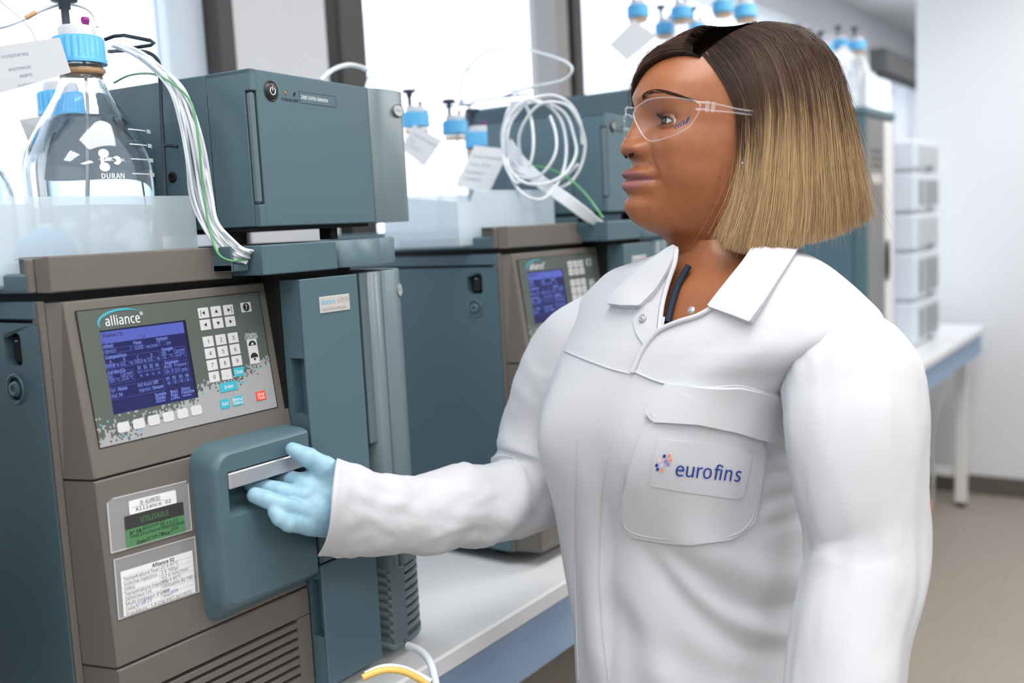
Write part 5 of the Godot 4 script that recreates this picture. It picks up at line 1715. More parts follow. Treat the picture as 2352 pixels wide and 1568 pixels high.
func skin_tone(p: Vector3, base: Color) -> Color:
	var c := base
	var ax := absf(p.x)
	if p.z > 0.055 and p.y < -0.028 and p.y > -0.066 and ax < 0.029:
		var lx := clampf(1.0 - pow(ax / 0.0265, 2.0), 0.0, 1.0)
		var line := -0.0440 + 0.0016 * pow(ax / 0.025, 2.0) + 0.0012 * g1(ax, 0.004)
		var top := line + 0.0110 * pow(lx, 0.62) - 0.0016 * g1(ax, 0.003)
		var bot := line - 0.0125 * pow(lx, 0.55)
		var k := clampf((top - p.y) / 0.0013, 0.0, 1.0) * clampf((p.y - bot) / 0.0016, 0.0, 1.0) * clampf(lx * 14.0, 0.0, 1.0)
		c = c.lerp(Color(0.235, 0.090, 0.088) if p.y > line else Color(0.300, 0.118, 0.112), k)
	var mt := mottle.get_noise_3dv(p * 60.0) * 0.10 + mottle.get_noise_3dv(p * 260.0) * 0.06
	c = Color(c.r * (1.0 + mt), c.g * (1.0 + mt * 1.25), c.b * (1.0 + mt * 1.4))
	# the small mole by the nose
	c = c.lerp(Color(0.075, 0.040, 0.030), clampf(1.6 - Vector2(p.x - 0.0245, p.y + 0.0262).length() / 0.0009, 0.0, 1.0))
	c = c.lerp(Color(0.12, 0.06, 0.04), 0.6 * clampf(1.6 - Vector2(p.x - 0.0215, p.y + 0.0735).length() / 0.0009, 0.0, 1.0))
	return c

func build_head_into(st: SurfaceTool, xf: Transform3D) -> void:
	var ys := []
	var y := 0.1219
	while y > -0.199:
		ys.append(y)
		y -= 0.0014 if y < 0.05 and y > -0.07 else (0.0022 if y > -0.11 else 0.006)
	var nf := 76
	var nb := 26
	var grid := []
	var cols := []
	var base := Color(0.310, 0.110, 0.044)
	for yy in ys:
		var row := head_row(yy)
		var w: float = row[1]
		var ring := PackedVector3Array()
		var cc := PackedColorArray()
		for k in nf * 2 + nb:
			var p: Vector3
			if k < nf * 2:
				# left side first: from -1 (right) to 1 (left)
				var s := lerpf(-1.0, 1.0, float(k) / (nf * 2 - 1))
				var f := sin(absf(s) * PI / 2.0)
				if absf(s) < 0.6:
					f = absf(s) * sin(0.6 * PI / 2.0) / 0.6
				p = Vector3(signf(s) * f * w, yy, front_z(row, f))
				p = face_detail(p)
			else:
				var a := PI * (k - nf * 2 + 1) / (nb + 1)
				var zs: float = row[9]
				p = Vector3(cos(a) * w, yy, zs - sin(a) * (zs - row[2]))
			ring.append(p)
			cc.append(skin_tone(p, base))
		grid.append(ring)
		cols.append(cc)
	var n: int = grid[0].size()
	st.set_smooth_group(0)
	for i in grid.size() - 1:
		for k in n:
			var l := (k + 1) % n
			for t in [[i, k], [i, l], [i + 1, l], [i, k], [i + 1, l], [i + 1, k]]:
				st.set_color(cols[t[0]][t[1]])
				st.add_vertex(xf * grid[t[0]][t[1]])
	# crown
	for k in n:
		st.set_color(base)
		st.add_vertex(xf * Vector3(0, 0.1235, -0.02))
		st.set_color(base)
		st.add_vertex(xf * grid[0][(k + 1) % n])
		st.set_color(base)
		st.add_vertex(xf * grid[0][k])
	# lids: two caps of a sphere a little larger than the eyeball, for each eye
	for sx in [-1.0, 1.0]:
		var ec := Vector3(sx * 0.0300, 0.0175, 0.0645)
		for up in [1.0, -1.0]:
			var rings := []
			for i in 9:
				var r2 := []
				for k in 21:
					var az := lerpf(-1.25, 1.25, k / 20.0)
					var edge: float = (0.30 if up > 0 else 0.30) * sqrt(clampf(1.0 - pow(az / 1.15, 2.0), 0.0, 1.0)) + (0.05 if up > 0 else -0.05) - 0.02 * sx * az
					var el: float = lerpf(edge, 1.25, pow(i / 8.0, 0.9)) * up
					var rad := 0.01345 + (0.0004 if i == 0 else 0.0) - 0.0012 * pow(i / 8.0, 2.0)
					r2.append(ec + Vector3(sin(az) * cos(el), sin(el), cos(az) * cos(el)) * rad)
				rings.append(r2)
			for i in 8:
				for k in 20:
					for t in [[i, k], [i, k + 1], [i + 1, k + 1], [i, k], [i + 1, k + 1], [i + 1, k]]:
						st.set_color(Color(0.19, 0.075, 0.038) if up > 0 else base)
						st.add_vertex(xf * rings[t[0]][t[1]])
	# ear on the left, half hidden in the hair
	var ring0 := []
	for i in 9:
		var r3 := PackedVector3Array()
		var u := i / 8.0
		for k in 12:
			var a := TAU * k / 12.0
			var c := Vector3(0.0700 + 0.008 * sin(u * PI), lerpf(-0.026, 0.034, u), -0.006 - 0.010 * u)
			r3.append(xf * (c + Vector3(cos(a) * 0.006, 0, sin(a) * (0.005 + 0.012 * sin(u * PI)))))
		ring0.append(r3)
	st.set_color(base)
	loft(st, ring0, true, true, 0)

# ---------------------------------------------------------------- hair
# key locks from root to tip in the head's axes (x her left, y up, z front)
const LOCKS := [
	[[0.042, 0.090, 0.048], [0.060, 0.070, 0.036], [0.0715, 0.036, 0.016], [0.0765, 0.0, 0.010], [0.079, -0.031, 0.008], [0.083, -0.067, 0.013], [0.087, -0.103, 0.024]],
	[[0.036, 0.117, 0.014], [0.063, 0.099, 0.002], [0.079, 0.065, -0.011], [0.0855, 0.030, -0.017], [0.0895, -0.020, -0.018], [0.0930, -0.065, -0.015], [0.0960, -0.110, -0.008]],
	[[0.026, 0.135, -0.018], [0.056, 0.124, -0.044], [0.075, 0.086, -0.066], [0.083, 0.036, -0.079], [0.088, -0.012, -0.086], [0.0915, -0.050, -0.091], [0.095, -0.087, -0.092]],
	[[0.016, 0.142, -0.040], [0.032, 0.137, -0.075], [0.047, 0.106, -0.107], [0.053, 0.052, -0.129], [0.058, 0.008, -0.141], [0.062, -0.026, -0.150], [0.068, -0.058, -0.157]],
	[[0.008, 0.143, -0.046], [0.002, 0.137, -0.085], [0.0, 0.106, -0.116], [0.0, 0.060, -0.137], [0.0, 0.020, -0.150], [0.0, -0.014, -0.162], [0.0, -0.046, -0.176]],
	[[0.002, 0.142, -0.044], [-0.030, 0.134, -0.080], [-0.055, 0.100, -0.100], [-0.070, 0.050, -0.106], [-0.080, 0.0, -0.110], [-0.085, -0.040, -0.115], [-0.090, -0.090, -0.120]],
	[[0.020, 0.137, -0.016], [-0.030, 0.134, -0.026], [-0.065, 0.102, -0.030], [-0.082, 0.050, -0.030], [-0.088, 0.0, -0.030], [-0.090, -0.050, -0.030], [-0.090, -0.100, -0.028]],
	[[0.037, 0.114, 0.020], [0.004, 0.128, 0.034], [-0.036, 0.116, 0.036], [-0.066, 0.085, 0.030], [-0.080, 0.040, 0.020], [-0.085, -0.020, 0.014], [-0.086, -0.090, 0.018]],
	[[0.044, 0.094, 0.046], [0.030, 0.104, 0.062], [0.004, 0.096, 0.084], [-0.030, 0.080, 0.084], [-0.056, 0.056, 0.068], [-0.072, 0.016, 0.044], [-0.082, -0.060, 0.026]],
	[[0.0455, 0.086, 0.051], [0.036, 0.090, 0.066], [0.020, 0.0865, 0.0835], [0.002, 0.0765, 0.0945], [-0.020, 0.0620, 0.0955], [-0.045, 0.040, 0.0815], [-0.066, 0.005, 0.056]]]

func lock_at(s: float, t: float) -> Vector3:
	# s runs over the key locks, t from root (0) to tip (6)
	var n := LOCKS.size()
	var i := clampi(int(s), 0, n - 2)
	var f := s - i
	var j := clampi(int(t), 0, 5)
	var g := t - j
	var out := Vector3.ZERO
	var pts := []
	for di in range(-1, 3):
		var lk: Array = LOCKS[clampi(i + di, 0, n - 1)]
		var q := []
		for dj in range(-1, 3):
			var a: Array = lk[clampi(j + dj, 0, 6)]
			q.append(Vector3(a[0], a[1], a[2]))
		pts.append(q[1].cubic_interpolate(q[2], q[0], q[3], g))
	out = pts[1].cubic_interpolate(pts[2], pts[0], pts[3], f)
	return out

func hair_tone(t: float, s: float, jitter: float) -> Color:
	# dyed: dark at the root, blond towards the tip
	var dark := Color(0.028, 0.0165, 0.0125)
	var brown := Color(0.105, 0.054, 0.030)
	var blond := Color(0.50, 0.335, 0.180)
	var k := t + jitter - 0.55 * clampf(1.0 - s / 1.6, 0.0, 1.0)
	if s > 6.3:
		return dark.lerp(brown, clampf(0.25 + (k - 1.0) / 6.0 + 0.35 * jitter, 0.0, 1.2))
	if k < 2.2:
		return dark.lerp(brown, clampf(k / 2.2, 0.0, 1.0) * 0.45)
	return dark.lerp(brown, 0.45).lerp(blond, smoothstep(2.2, 3.9, k))

func build_hair(parent: Node3D, xf: Transform3D) -> void:
	var st := S()
	st.set_smooth_group(0)
	var ns := 120
	var nt := 30
	var smax := LOCKS.size() - 1.0
	var grid := []
	var cg := []
	for i in ns + 1:
		var s := smax * i / ns
		var r := PackedVector3Array()
		var c := PackedColorArray()
		for k in nt + 1:
			var t := 5.86 * k / nt
			var p := lock_at(s, t)
			var inward := Vector3(0, 0.03, -0.02) - p
			r.append(p + inward.normalized() * (0.0055 + 0.0010 * sin(s * 53.0) + 0.0008 * sin(s * 131.0 + t)))
			c.append(hair_tone(t, s, 0.25 * sin(s * 61.0) - 0.35))
		grid.append(r)
		cg.append(c)
	for i in ns:
		for k in nt:
			for q in [[i, k], [i + 1, k + 1], [i + 1, k], [i, k], [i, k + 1], [i + 1, k + 1]]:
				st.set_color(cg[q[0]][q[1]])
				st.add_vertex(xf * grid[q[0]][q[1]])
	var cap_mesh := put(st, "hair", M.hair, parent)
	cap_mesh.set_meta("label", "straight bob, dark at the roots and blond below")
	# strands
	var rng := RandomNumberGenerator.new()
	rng.seed = 77
	var v := PackedVector3Array()
	var nn := PackedVector3Array()
	var cc := PackedColorArray()
	var ix := PackedInt32Array()
	var noise := FastNoiseLite.new()
	noise.frequency = 1.0
	noise.seed = 3
	for q in 15000:
		var s := rng.randf() * smax
		var pick := rng.randf()
		if pick < 0.45:
			s = rng.randf() * 3.8
		elif pick < 0.75:
			s = 6.2 + rng.randf() * (smax - 6.2)
		var layer := rng.randf()
		var tip := 6.04 - 0.55 * pow(rng.randf(), 2.2)
		if rng.randf() < 0.05:
			tip = rng.randf_range(4.2, 5.4)
		var lockid := floorf(s * 22.0)
		var clump := noise.get_noise_2d(lockid * 3.7, 0.0)
		var clump2 := noise.get_noise_2d(lockid * 3.7, 40.0)
		tip += 0.16 * clump
		var wisp := Vector3(rng.randf_range(-1, 1), rng.randf_range(-0.3, 0.3), rng.randf_range(-1, 1)) * (0.0075 if rng.randf() < 0.16 else 0.0020)
		var jit := rng.randf_range(-0.55, 0.45) + clump * 0.9
		var wob := rng.randf() * TAU
		var fly := 1.0 if rng.randf() < 0.022 else 0.0
		var flyv := Vector3(rng.randf_range(-1, 1), rng.randf_range(-0.6, 0.4), rng.randf_range(-1, 1)) * 0.013
		var wide := rng.randf_range(0.00016, 0.00036)
		var tone := rng.randf_range(0.70, 1.25) * (1.0 + 0.45 * clump2)
		var centre := (lockid + 0.5) / 22.0
		var start := v.size()
		var np := 13
		for k in np:
			var u := float(k) / (np - 1)
			var t := tip * u
			var sc := lerpf(s, centre, 0.55 * smoothstep(0.35, 1.0, u))
			var p := lock_at(clampf(sc, 0.0, smax), t)
			var o1 := (p - Vector3(0, 0.03, -0.02)).normalized()
			var o2 := (p - Vector3(0, minf(p.y, 0.05), -0.02)).normalized()
			var outv := o1.lerp(o2, smoothstep(0.05, 0.65, u)).normalized()
			p += outv * (-0.0060 + 0.0068 * layer + 0.0016 * clump * u + fly * u * u * 0.006) + flyv * u * u * fly * 1.6
			p += Vector3(sin(wob + u * 5.0), 0.4 * cos(wob * 1.7 + u * 4.0), cos(wob + u * 6.0)) * (0.0014 + 0.0022 * fly) * u + wisp * u * u * u
			var wv := wide * (1.0 - 0.65 * u * u)
			var side := outv.cross(Vector3.UP)
			if side.length() < 0.1:
				side = outv.cross(Vector3.FORWARD)
			side = (side.normalized() + outv * sin(wob) * 0.5).normalized()
			var col := hair_tone(t, sc, jit) * Color(tone, tone, tone)
			v.append(xf * (p - side * wv))
			v.append(xf * (p + outv * wv))
			v.append(xf * (p + side * wv))
			for m in 3:
				nn.append(xf.basis * [(outv - side).normalized(), outv, (outv + side).normalized()][m])
				cc.append(col)
			if k > 0:
				var a := start + (k - 1) * 3
				for m in 3:
					var b := (m + 1) % 3
					ix.append_array([a + m, a + 3 + m, a + 3 + b, a + m, a + 3 + b, a + b])
	var arr := []
	arr.resize(Mesh.ARRAY_MAX)
	arr[Mesh.ARRAY_VERTEX] = v
	arr[Mesh.ARRAY_NORMAL] = nn
	arr[Mesh.ARRAY_COLOR] = cc
	arr[Mesh.ARRAY_INDEX] = ix
	var am := ArrayMesh.new()
	am.add_surface_from_arrays(Mesh.PRIMITIVE_TRIANGLES, arr)
	var strands := put_mesh(am, "strands", M.hair, cap_mesh)
	strands.set_meta("kind", "stuff")

func fine_hairs(st: SurfaceTool, xf: Transform3D, pts: Array, r: float, c: Color) -> void:
	st.set_color(c)
	var q := []
	for p in pts:
		q.append(xf * p)
	var rad := []
	for i in q.size():
		rad.append(r * (1.0 - 0.8 * i / (q.size() - 1)))
	tube(st, q, rad, 3, false)

func build_face_parts(parent: Node3D, xf: Transform3D) -> void:
	for sx in [1.0, -1.0]:
		var ec := Vector3(sx * 0.0300, 0.0175, 0.0645)
		var look := Vector3(0.10, -0.02, 1.0).normalized() if sx > 0 else Vector3(0.10, -0.02, 1.0).normalized()
		var b := Basis(Vector3.UP.cross(look).normalized(), Vector3.UP, look).orthonormalized()
		var st := S()
		lathe(st, [[0.0001, -0.0122], [0.0060, -0.0106], [0.0106, -0.0060], [0.0122, 0.0], [0.0106, 0.0060], [0.0085, 0.00875], [0.0064, 0.01040], [0.0001, 0.0115]], 28, xf * Transform3D(b, ec) * Transform3D(Basis(Vector3(1, 0, 0), PI / 2), Vector3.ZERO))
		var eye := put(st, "eye", M.eye_white, parent)
		st = S()
		lathe(st, [[0.0060, 0.01068], [0.0058, 0.0111], [0.0030, 0.0119], [0.0001, 0.0121]], 24, xf * Transform3D(b, ec) * Transform3D(Basis(Vector3(1, 0, 0), PI / 2), Vector3.ZERO))
		put(st, "iris", M.iris, eye)
		st = S()
		lathe(st, [[0.0026, 0.0120], [0.0024, 0.0122], [0.0001, 0.01235]], 20, xf * Transform3D(b, ec) * Transform3D(Basis(Vector3(1, 0, 0), PI / 2), Vector3.ZERO))
		put(st, "pupil", M.pupil, eye)
		# lashes and brow
		var rng := RandomNumberGenerator.new()
		rng.seed = 9
		st = S()
		for up in [1.0, -1.0]:
			for k in 64 if up > 0 else 40:
				var az := rng.randf_range(-1.12, 1.12)
				var edge: float = 0.30 * sqrt(clampf(1.0 - pow(az / 1.15, 2.0), 0.0, 1.0)) + (0.05 if up > 0 else -0.05)
				var el: float = edge * up - 0.02 * sx * az * up
				var d := Vector3(sin(az) * cos(el), sin(el), cos(az) * cos(el))
				var p0 := ec + d * 0.0137
				var ln := rng.randf_range(0.0055, 0.0085) if up > 0 else rng.randf_range(0.0025, 0.0040)
				var bend := Vector3(sin(az) * 0.7, 0.85 * up if up > 0 else -0.5, cos(az)).normalized()
				fine_hairs(st, xf, [p0, p0 + (d * 0.8 + bend * 0.2) * ln * 0.4, p0 + (d * 0.5 + bend * 0.5) * ln * 0.75, p0 + (d * 0.25 + bend * 0.75).normalized() * ln], 0.00022 if up > 0 else 0.00013, Color(0.008, 0.006, 0.006))
		# dark liner along both lid margins
		for up in [1.0, -1.0]:
			var line := []
			for k in 15:
				var az := lerpf(-1.14, 1.14, k / 14.0)
				var el: float = (0.30 * sqrt(clampf(1.0 - pow(az / 1.15, 2.0), 0.0, 1.0)) + (0.05 if up > 0 else -0.05)) * up
				line.append(xf * (ec + Vector3(sin(az) * cos(el), sin(el), cos(az) * cos(el)) * 0.01375))
			st.set_color(Color(0.010, 0.008, 0.008))
			tube(st, line, 0.00050 if up > 0 else 0.00034, 5)
		put(st, "lashes", M.hair, parent)
		st = S()
		for k in 300:
			var u := rng.randf()
			var x := lerpf(0.0135, 0.0530, u)
			var y := 0.0405 + 0.0082 * sin(PI * pow(u, 0.85) * 0.82) - 0.0060 * u * u
			var th := 0.0030 * (1.0 - 0.75 * u)
			y += rng.randf_range(-th, th)
			var p := face_point(sx * x, y)
			var p1 := face_point(sx * (x + 0.0042), y + 0.0012 - 0.0022 * u)
			fine_hairs(st, xf, [p + Vector3(0, 0, 0.0001), (p + p1) * 0.5 + Vector3(sx * 0.0003, 0, 0.0009), p1 + Vector3(sx * 0.0002, 0, 0.0006)], 0.00017, Color(0.040, 0.022, 0.016))
		put(st, "eyebrow", M.hair, parent)
	# nostrils: dark red-brown discs, coloured for the shade inside the nose
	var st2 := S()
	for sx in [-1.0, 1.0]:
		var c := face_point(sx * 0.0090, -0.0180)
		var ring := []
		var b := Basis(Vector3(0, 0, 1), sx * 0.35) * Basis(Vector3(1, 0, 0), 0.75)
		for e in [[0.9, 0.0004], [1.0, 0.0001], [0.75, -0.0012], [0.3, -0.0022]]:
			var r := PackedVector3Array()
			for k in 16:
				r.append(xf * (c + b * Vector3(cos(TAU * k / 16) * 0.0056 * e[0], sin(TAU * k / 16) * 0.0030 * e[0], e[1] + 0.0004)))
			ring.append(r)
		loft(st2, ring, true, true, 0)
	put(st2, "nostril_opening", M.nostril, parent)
	st2 = S()
	lathe(st2, [[0.0001, -0.002], [0.0015, -0.0013], [0.0020, 0.0], [0.0015, 0.0013], [0.0001, 0.002]], 14, xf * Transform3D(Basis(), Vector3(0.0800, -0.0200, 0.004)))
	put(st2, "earring", M.silver, parent)

# ---------------------------------------------------------------- safety glasses
func lens_point(x: float, y: float) -> Vector3:
	var a := absf(x)
	return Vector3(x, y, 0.1068 - 0.2 * a - 6.0 * a * a)

func build_glasses(xf: Transform3D) -> void:
	var t := thing("safety_glasses", "clear plastic safety glasses worn by the woman", "glasses", xf.origin)
	var lx := Transform3D(xf.basis, Vector3.ZERO)
	for sx in [1.0, -1.0]:
		# outline of one lens (x, y), from the bridge round the top to the temple and back below
		var keys := [Vector2(0.0115, 0.0241), Vector2(0.0145, 0.0296), Vector2(0.0230, 0.0348), Vector2(0.0330, 0.0384), Vector2(0.0510, 0.0393), Vector2(0.0670, 0.0370), Vector2(0.0748, 0.0338), Vector2(0.0755, 0.0273), Vector2(0.0740, 0.0205), Vector2(0.0690, 0.0093), Vector2(0.0575, 0.0007), Vector2(0.0420, -0.0050), Vector2(0.0345, -0.0040), Vector2(0.0285, 0.0007), Vector2(0.0220, 0.0085), Vector2(0.0155, 0.0170)]
		var loopk := []
		for k in keys.size() + 1:
			loopk.append(keys[k % keys.size()])
		var ol: Array = spline(loopk, 5)
		ol.pop_back()
		var c := Vector2(0.045, 0.019)
		var st := S()
		for side in 1:
			var rings := []
			for e in [0.0, 0.2, 0.4, 0.6, 0.8, 1.0]:
				var r := PackedVector3Array()
				for q in ol:
					var p: Vector2 = c + (q - c) * e
					r.append(lx * (lens_point(sx * p.x, p.y) - Vector3(0, 0, 0.0020 * side)))
				rings.append(r)
			loft(st, rings, false, false, 1 + side, (side == 1) != (sx < 0))
		put(st, "lens", M.lens, t)
		st = S()
		var rim := []
		for k in ol.size() + 1:
			var q: Vector2 = ol[k % ol.size()]
			rim.append(lx * (lens_point(sx * q.x, q.y) - Vector3(0, 0, 0.0010)))
		tube(st, rim, 0.00085, 6)
		put(st, "lens_rim", M.lens_edge, t)
		# temple arm with a blocky hinge
		st = S()
		var a0 := lens_point(sx * 0.0735, 0.0310)
		var path := [a0, Vector3(sx * 0.0775, 0.0312, 0.0520), Vector3(sx * 0.0790, 0.0312, 0.0420), Vector3(sx * 0.0800, 0.0310, 0.0200), Vector3(sx * 0.0795, 0.0300, -0.0100), Vector3(sx * 0.0770, 0.0200, -0.0450)]
		for e in [[0.0036, 0.0], [-0.0036, 0.0]]:
			var q := []
			for p in path:
				q.append(lx * (p + Vector3(0, e[0] * (1.0 if p.z > 0.02 else 0.6), 0)))
			tube(st, spline(q, 4), 0.0011, 6)
		put(st, "temple_arm", M.lens_edge, t)
		st = S()
		var rr := []
		for p in spline(path, 4):
			var h := 0.0036 if p.z > 0.02 else 0.0022
			rr.append(PackedVector3Array([lx * (p + Vector3(0, -h, 0)), lx * (p + Vector3(0, h, 0)), lx * (p + Vector3(sx * 0.0018, h, 0)), lx * (p + Vector3(sx * 0.0018, -h, 0))]))
		loft(st, rr, true, true, -1)
		put(st, "temple_arm", M.lens, t)
		st = S()
		bx(st, Vector3(-0.0016, -0.0058, -0.0012), Vector3(0.0024, 0.0056, 0.0012), 0.0006, lx * Transform3D(Basis(Vector3(0, 1, 0), sx * 1.2), Vector3(sx * 0.0780, 0.0312, 0.0500)))
		bx(st, Vector3(-0.0016, -0.0050, -0.0030), Vector3(0.0022, 0.0050, 0.0030), 0.0008, lx * Transform3D(Basis(Vector3(0, 1, 0), sx * 1.3), Vector3(sx * 0.0788, 0.0312, 0.0440)))
		put(st, "hinge", M.lens_edge, t)
	# bridge
	var st3 := S()
	var top := []
	var low := []
	for k in 9:
		var x := lerpf(-0.0135, 0.0135, k / 8.0)
		top.append(lx * lens_point(x, 0.0300 + 0.0010 * sin(PI * k / 8.0)))
		low.append(lx * (lens_point(x, 0.0200) + Vector3(0, 0.004 * sin(PI * k / 8.0), 0)))
	tube(st3, top, 0.0011, 6)
	tube(st3, low, 0.0013, 6)
	put(st3, "bridge", M.lens_edge, t)
	# print on the lens
	st3 = S()
	var p0 := lens_point(0.0585, 0.0080) + Vector3(0.0003, 0, 0.0003)
	var ex := (lens_point(0.0700, 0.0165) - lens_point(0.0585, 0.0080)).normalized()
	var ez := (lens_point(0.0680, 0.0080) - lens_point(0.0600, 0.0080)).cross(Vector3.UP).normalized()
	var ey := ez.cross(ex)
	letters(st3, "VWR", 0.0064, lx * Transform3D(Basis(ex, ey, ez), p0), font_bold)
	var swoosh := PackedVector2Array()
	for k in 13:
		var u := k / 12.0
		swoosh.append(Vector2(0.0128 + 0.0075 * u, -0.0022 + 0.0060 * u + 0.0018 * sin(PI * u)))
	for k in 13:
		var u := 1.0 - k / 12.0
		swoosh.append(Vector2(0.0128 + 0.0075 * u, -0.0022 + 0.0060 * u - 0.0016 * sin(PI * u)))
	var sw := S()
	extrude(sw, swoosh, 0.0, 0.0001, 0.0, lx * Transform3D(Basis(ex, ey, ez), p0))
	put(st3, "lens_lettering", M.lens_ink, t, false)
	put(sw, "lens_mark", M.lens_ink, t)

func person_materials() -> void:
	M.skin = mat(Color.WHITE, 0.40, 0.0, 0.5)
	mottle.frequency = 1.0
	mottle.seed = 8
	M.skin.vertex_color_use_as_albedo = true
	M.skin.cull_mode = BaseMaterial3D.CULL_DISABLED
	M.skin.subsurf_scatter_enabled = true
	M.skin.subsurf_scatter_strength = 0.12
	M.hair = mat(Color.WHITE, 0.5, 0.0, 0.32)
	M.hair.vertex_color_use_as_albedo = true
	M.hair.cull_mode = BaseMaterial3D.CULL_DISABLED
	M.eye_white = mat(Color(0.80, 0.78, 0.77), 0.15)
	M.iris = mat(Color(0.10, 0.055, 0.04), 0.1)
	M.pupil = mat(Color(0.01, 0.01, 0.01), 0.1)
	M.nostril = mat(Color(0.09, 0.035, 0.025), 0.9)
	M.lens = clear(Color(0.97, 0.98, 1.0), 0.010, 0.0)
	M.lens.metallic_specular = 0.22
	M.lens_edge = clear(Color(0.95, 0.97, 1.0), 0.10, 0.03)
	M.lens_ink = mat(Color(0.10, 0.24, 0.42), 0.5)

# ---------------------------------------------------------------- the woman: coat, arms, gloves
const BODY_AT := Vector3(1.0295, 0.0, -0.4457)
const BODY_FRONT := Vector3(-0.9833, 0.0, -0.1821)
const BODY_LEFT := Vector3(-0.1821, 0.0, 0.9833)
# the coat's girth: height, sideways middle, half width, half depth
const GIRTH := [[1.2900, 0.016, 0.0500, 0.064], [1.2755, 0.016, 0.0560, 0.070], [1.2643, 0.012, 0.0920, 0.0755], [1.2531, 0.002, 0.1250, 0.081], [1.2375, 0.000, 0.1480, 0.089], [1.2196, 0.000, 0.1680, 0.099], [1.2017, 0.003, 0.1810, 0.109], [1.1839, 0.000, 0.1840, 0.119], [1.1660, -0.012, 0.1760, 0.127], [1.1481, -0.026, 0.1630, 0.134], [1.1168, -0.042, 0.1510, 0.145], [1.0856, -0.050, 0.1470, 0.151], [1.0409, -0.053, 0.1490, 0.151], [0.9962, -0.052, 0.1440, 0.145], [0.9515, -0.051, 0.1400, 0.140], [0.9069, -0.047, 0.1350, 0.142], [0.8622, -0.040, 0.1310, 0.147], [0.8318, -0.035, 0.1300, 0.151], [0.7000, -0.020, 0.1500, 0.155], [0.5500, -0.010, 0.1650, 0.155], [0.4200, -0.010, 0.1720, 0.158]]
var folds := []

func project(p: Vector3) -> Vector2:
	var d := p - Vector3(0, 1.31, 0)
	var z := d.dot(Vector3(0.8133, -0.1158, -0.5703))
	return Vector2(1176.0 + 2287.0 * d.dot(Vector3(0.5686, -0.0501, 0.8211)) / z, 784.0 - 2287.0 * d.dot(Vector3(0.1236, 0.9920, -0.0251)) / z)

func girth(y: float) -> Array:
	var n := GIRTH.size()
	var i := 0
	while i < n - 2 and GIRTH[i + 1][0] > y:
		i += 1
	var t := clampf((GIRTH[i][0] - y) / (GIRTH[i][0] - GIRTH[i + 1][0]), 0.0, 1.0)
	var out := [y]
	for k in range(1, 4):
		var h: float = GIRTH[i][0] - GIRTH[i + 1][0]
		var m1: float = (GIRTH[i + 1][k] - GIRTH[maxi(i - 1, 0)][k]) / (GIRTH[maxi(i - 1, 0)][0] - GIRTH[i + 1][0]) * h
		var m2: float = (GIRTH[mini(i + 2, n - 1)][k] - GIRTH[i][k]) / (GIRTH[i][0] - GIRTH[mini(i + 2, n - 1)][0]) * h
		var t2 := t * t
		var t3 := t2 * t
		out.append((2 * t3 - 3 * t2 + 1) * GIRTH[i][k] + (t3 - 2 * t2 + t) * m1 + (-2 * t3 + 3 * t2) * GIRTH[i + 1][k] + (t3 - t2) * m2)
	return out

func coat_raw(th: float, y: float, off: float, folded := true) -> Vector3:
	var g := girth(y)
	var c := cos(th)
	var s := sin(th)
	var e := 2.0 / 2.3
	var a: float = g[1] + (g[2] + off) * signf(c) * pow(absf(c), e)
	var b: float = (g[3] + off) * (1.0 if s > 0 else 0.88) * signf(s) * pow(absf(s), e)
	var push := 0.0
	# bust
	if s > 0.0 and y < 1.18 and y > 0.93:
		push += 0.013 * g1(a - g[1] - 0.072, 0.062) * g1(y - 1.075, 0.060)
		push += 0.013 * g1(a - g[1] + 0.072, 0.062) * g1(y - 1.075, 0.060)
		push -= 0.004 * g1(a - g[1], 0.03) * g1(y - 1.05, 0.07)
	if folded:
		push += fold_push(th, y)
	var dir := Vector2(c / g[2], s / g[3]).normalized()
	return BODY_AT + BODY_LEFT * (a + dir.x * push) + BODY_FRONT * (b + dir.y * push) + Vector3(0, y, 0)

func fold_push(th: float, y: float) -> float:
	var p := 0.0
	for f in folds:
		# [th0, y0, th1, y1, width, height, curve]; lengths along the cloth: 0.15 m for a radian
		if y > f[7] or y < f[8]:
			continue
		var a := Vector2(f[0] * 0.15, f[1])
		var b := Vector2(f[2] * 0.15, f[3])
		var q := Vector2(th * 0.15, y)
		var d := b - a
		var u := (q - a).dot(d) / d.length_squared()
		if u < -0.25 or u > 1.25:
			continue
		var side: float = (q - a).cross(d.normalized()) + f[6] * sin(PI * clampf(u, 0.0, 1.0))
		var fade := smoothstep(-0.2, 0.2, u) * smoothstep(1.2, 0.8, u)
		var w: float = f[4]
		p += f[5] * fade * exp(-side * side / (w * w))
	# slow drape below the chest
	var low := smoothstep(1.02, 0.80, y)
	p += low * 0.0035 * (sin(th * 7.0 + 3.0 * y) * 0.6 + 0.4 * sin(th * 13.0 - 9.0 * y))
	p += 0.0012 * sin(th * 9.0 + 26.0 * y) * smoothstep(1.22, 1.10, y)
	return p

func coat_pt(th: float, y: float, off := 0.0) -> Vector3:
	var p := coat_raw(th, y, 0.0)
	if off == 0.0:
		return p
	var du := coat_raw(th + 0.02, y, 0.0) - coat_raw(th - 0.02, y, 0.0)
	var dv := coat_raw(th, y + 0.004, 0.0) - coat_raw(th, y - 0.004, 0.0)
	var n := dv.cross(du).normalized()
	if n.dot(p - BODY_AT - Vector3(0, y, 0)) < 0.0:
		n = -n
	return p + n * off

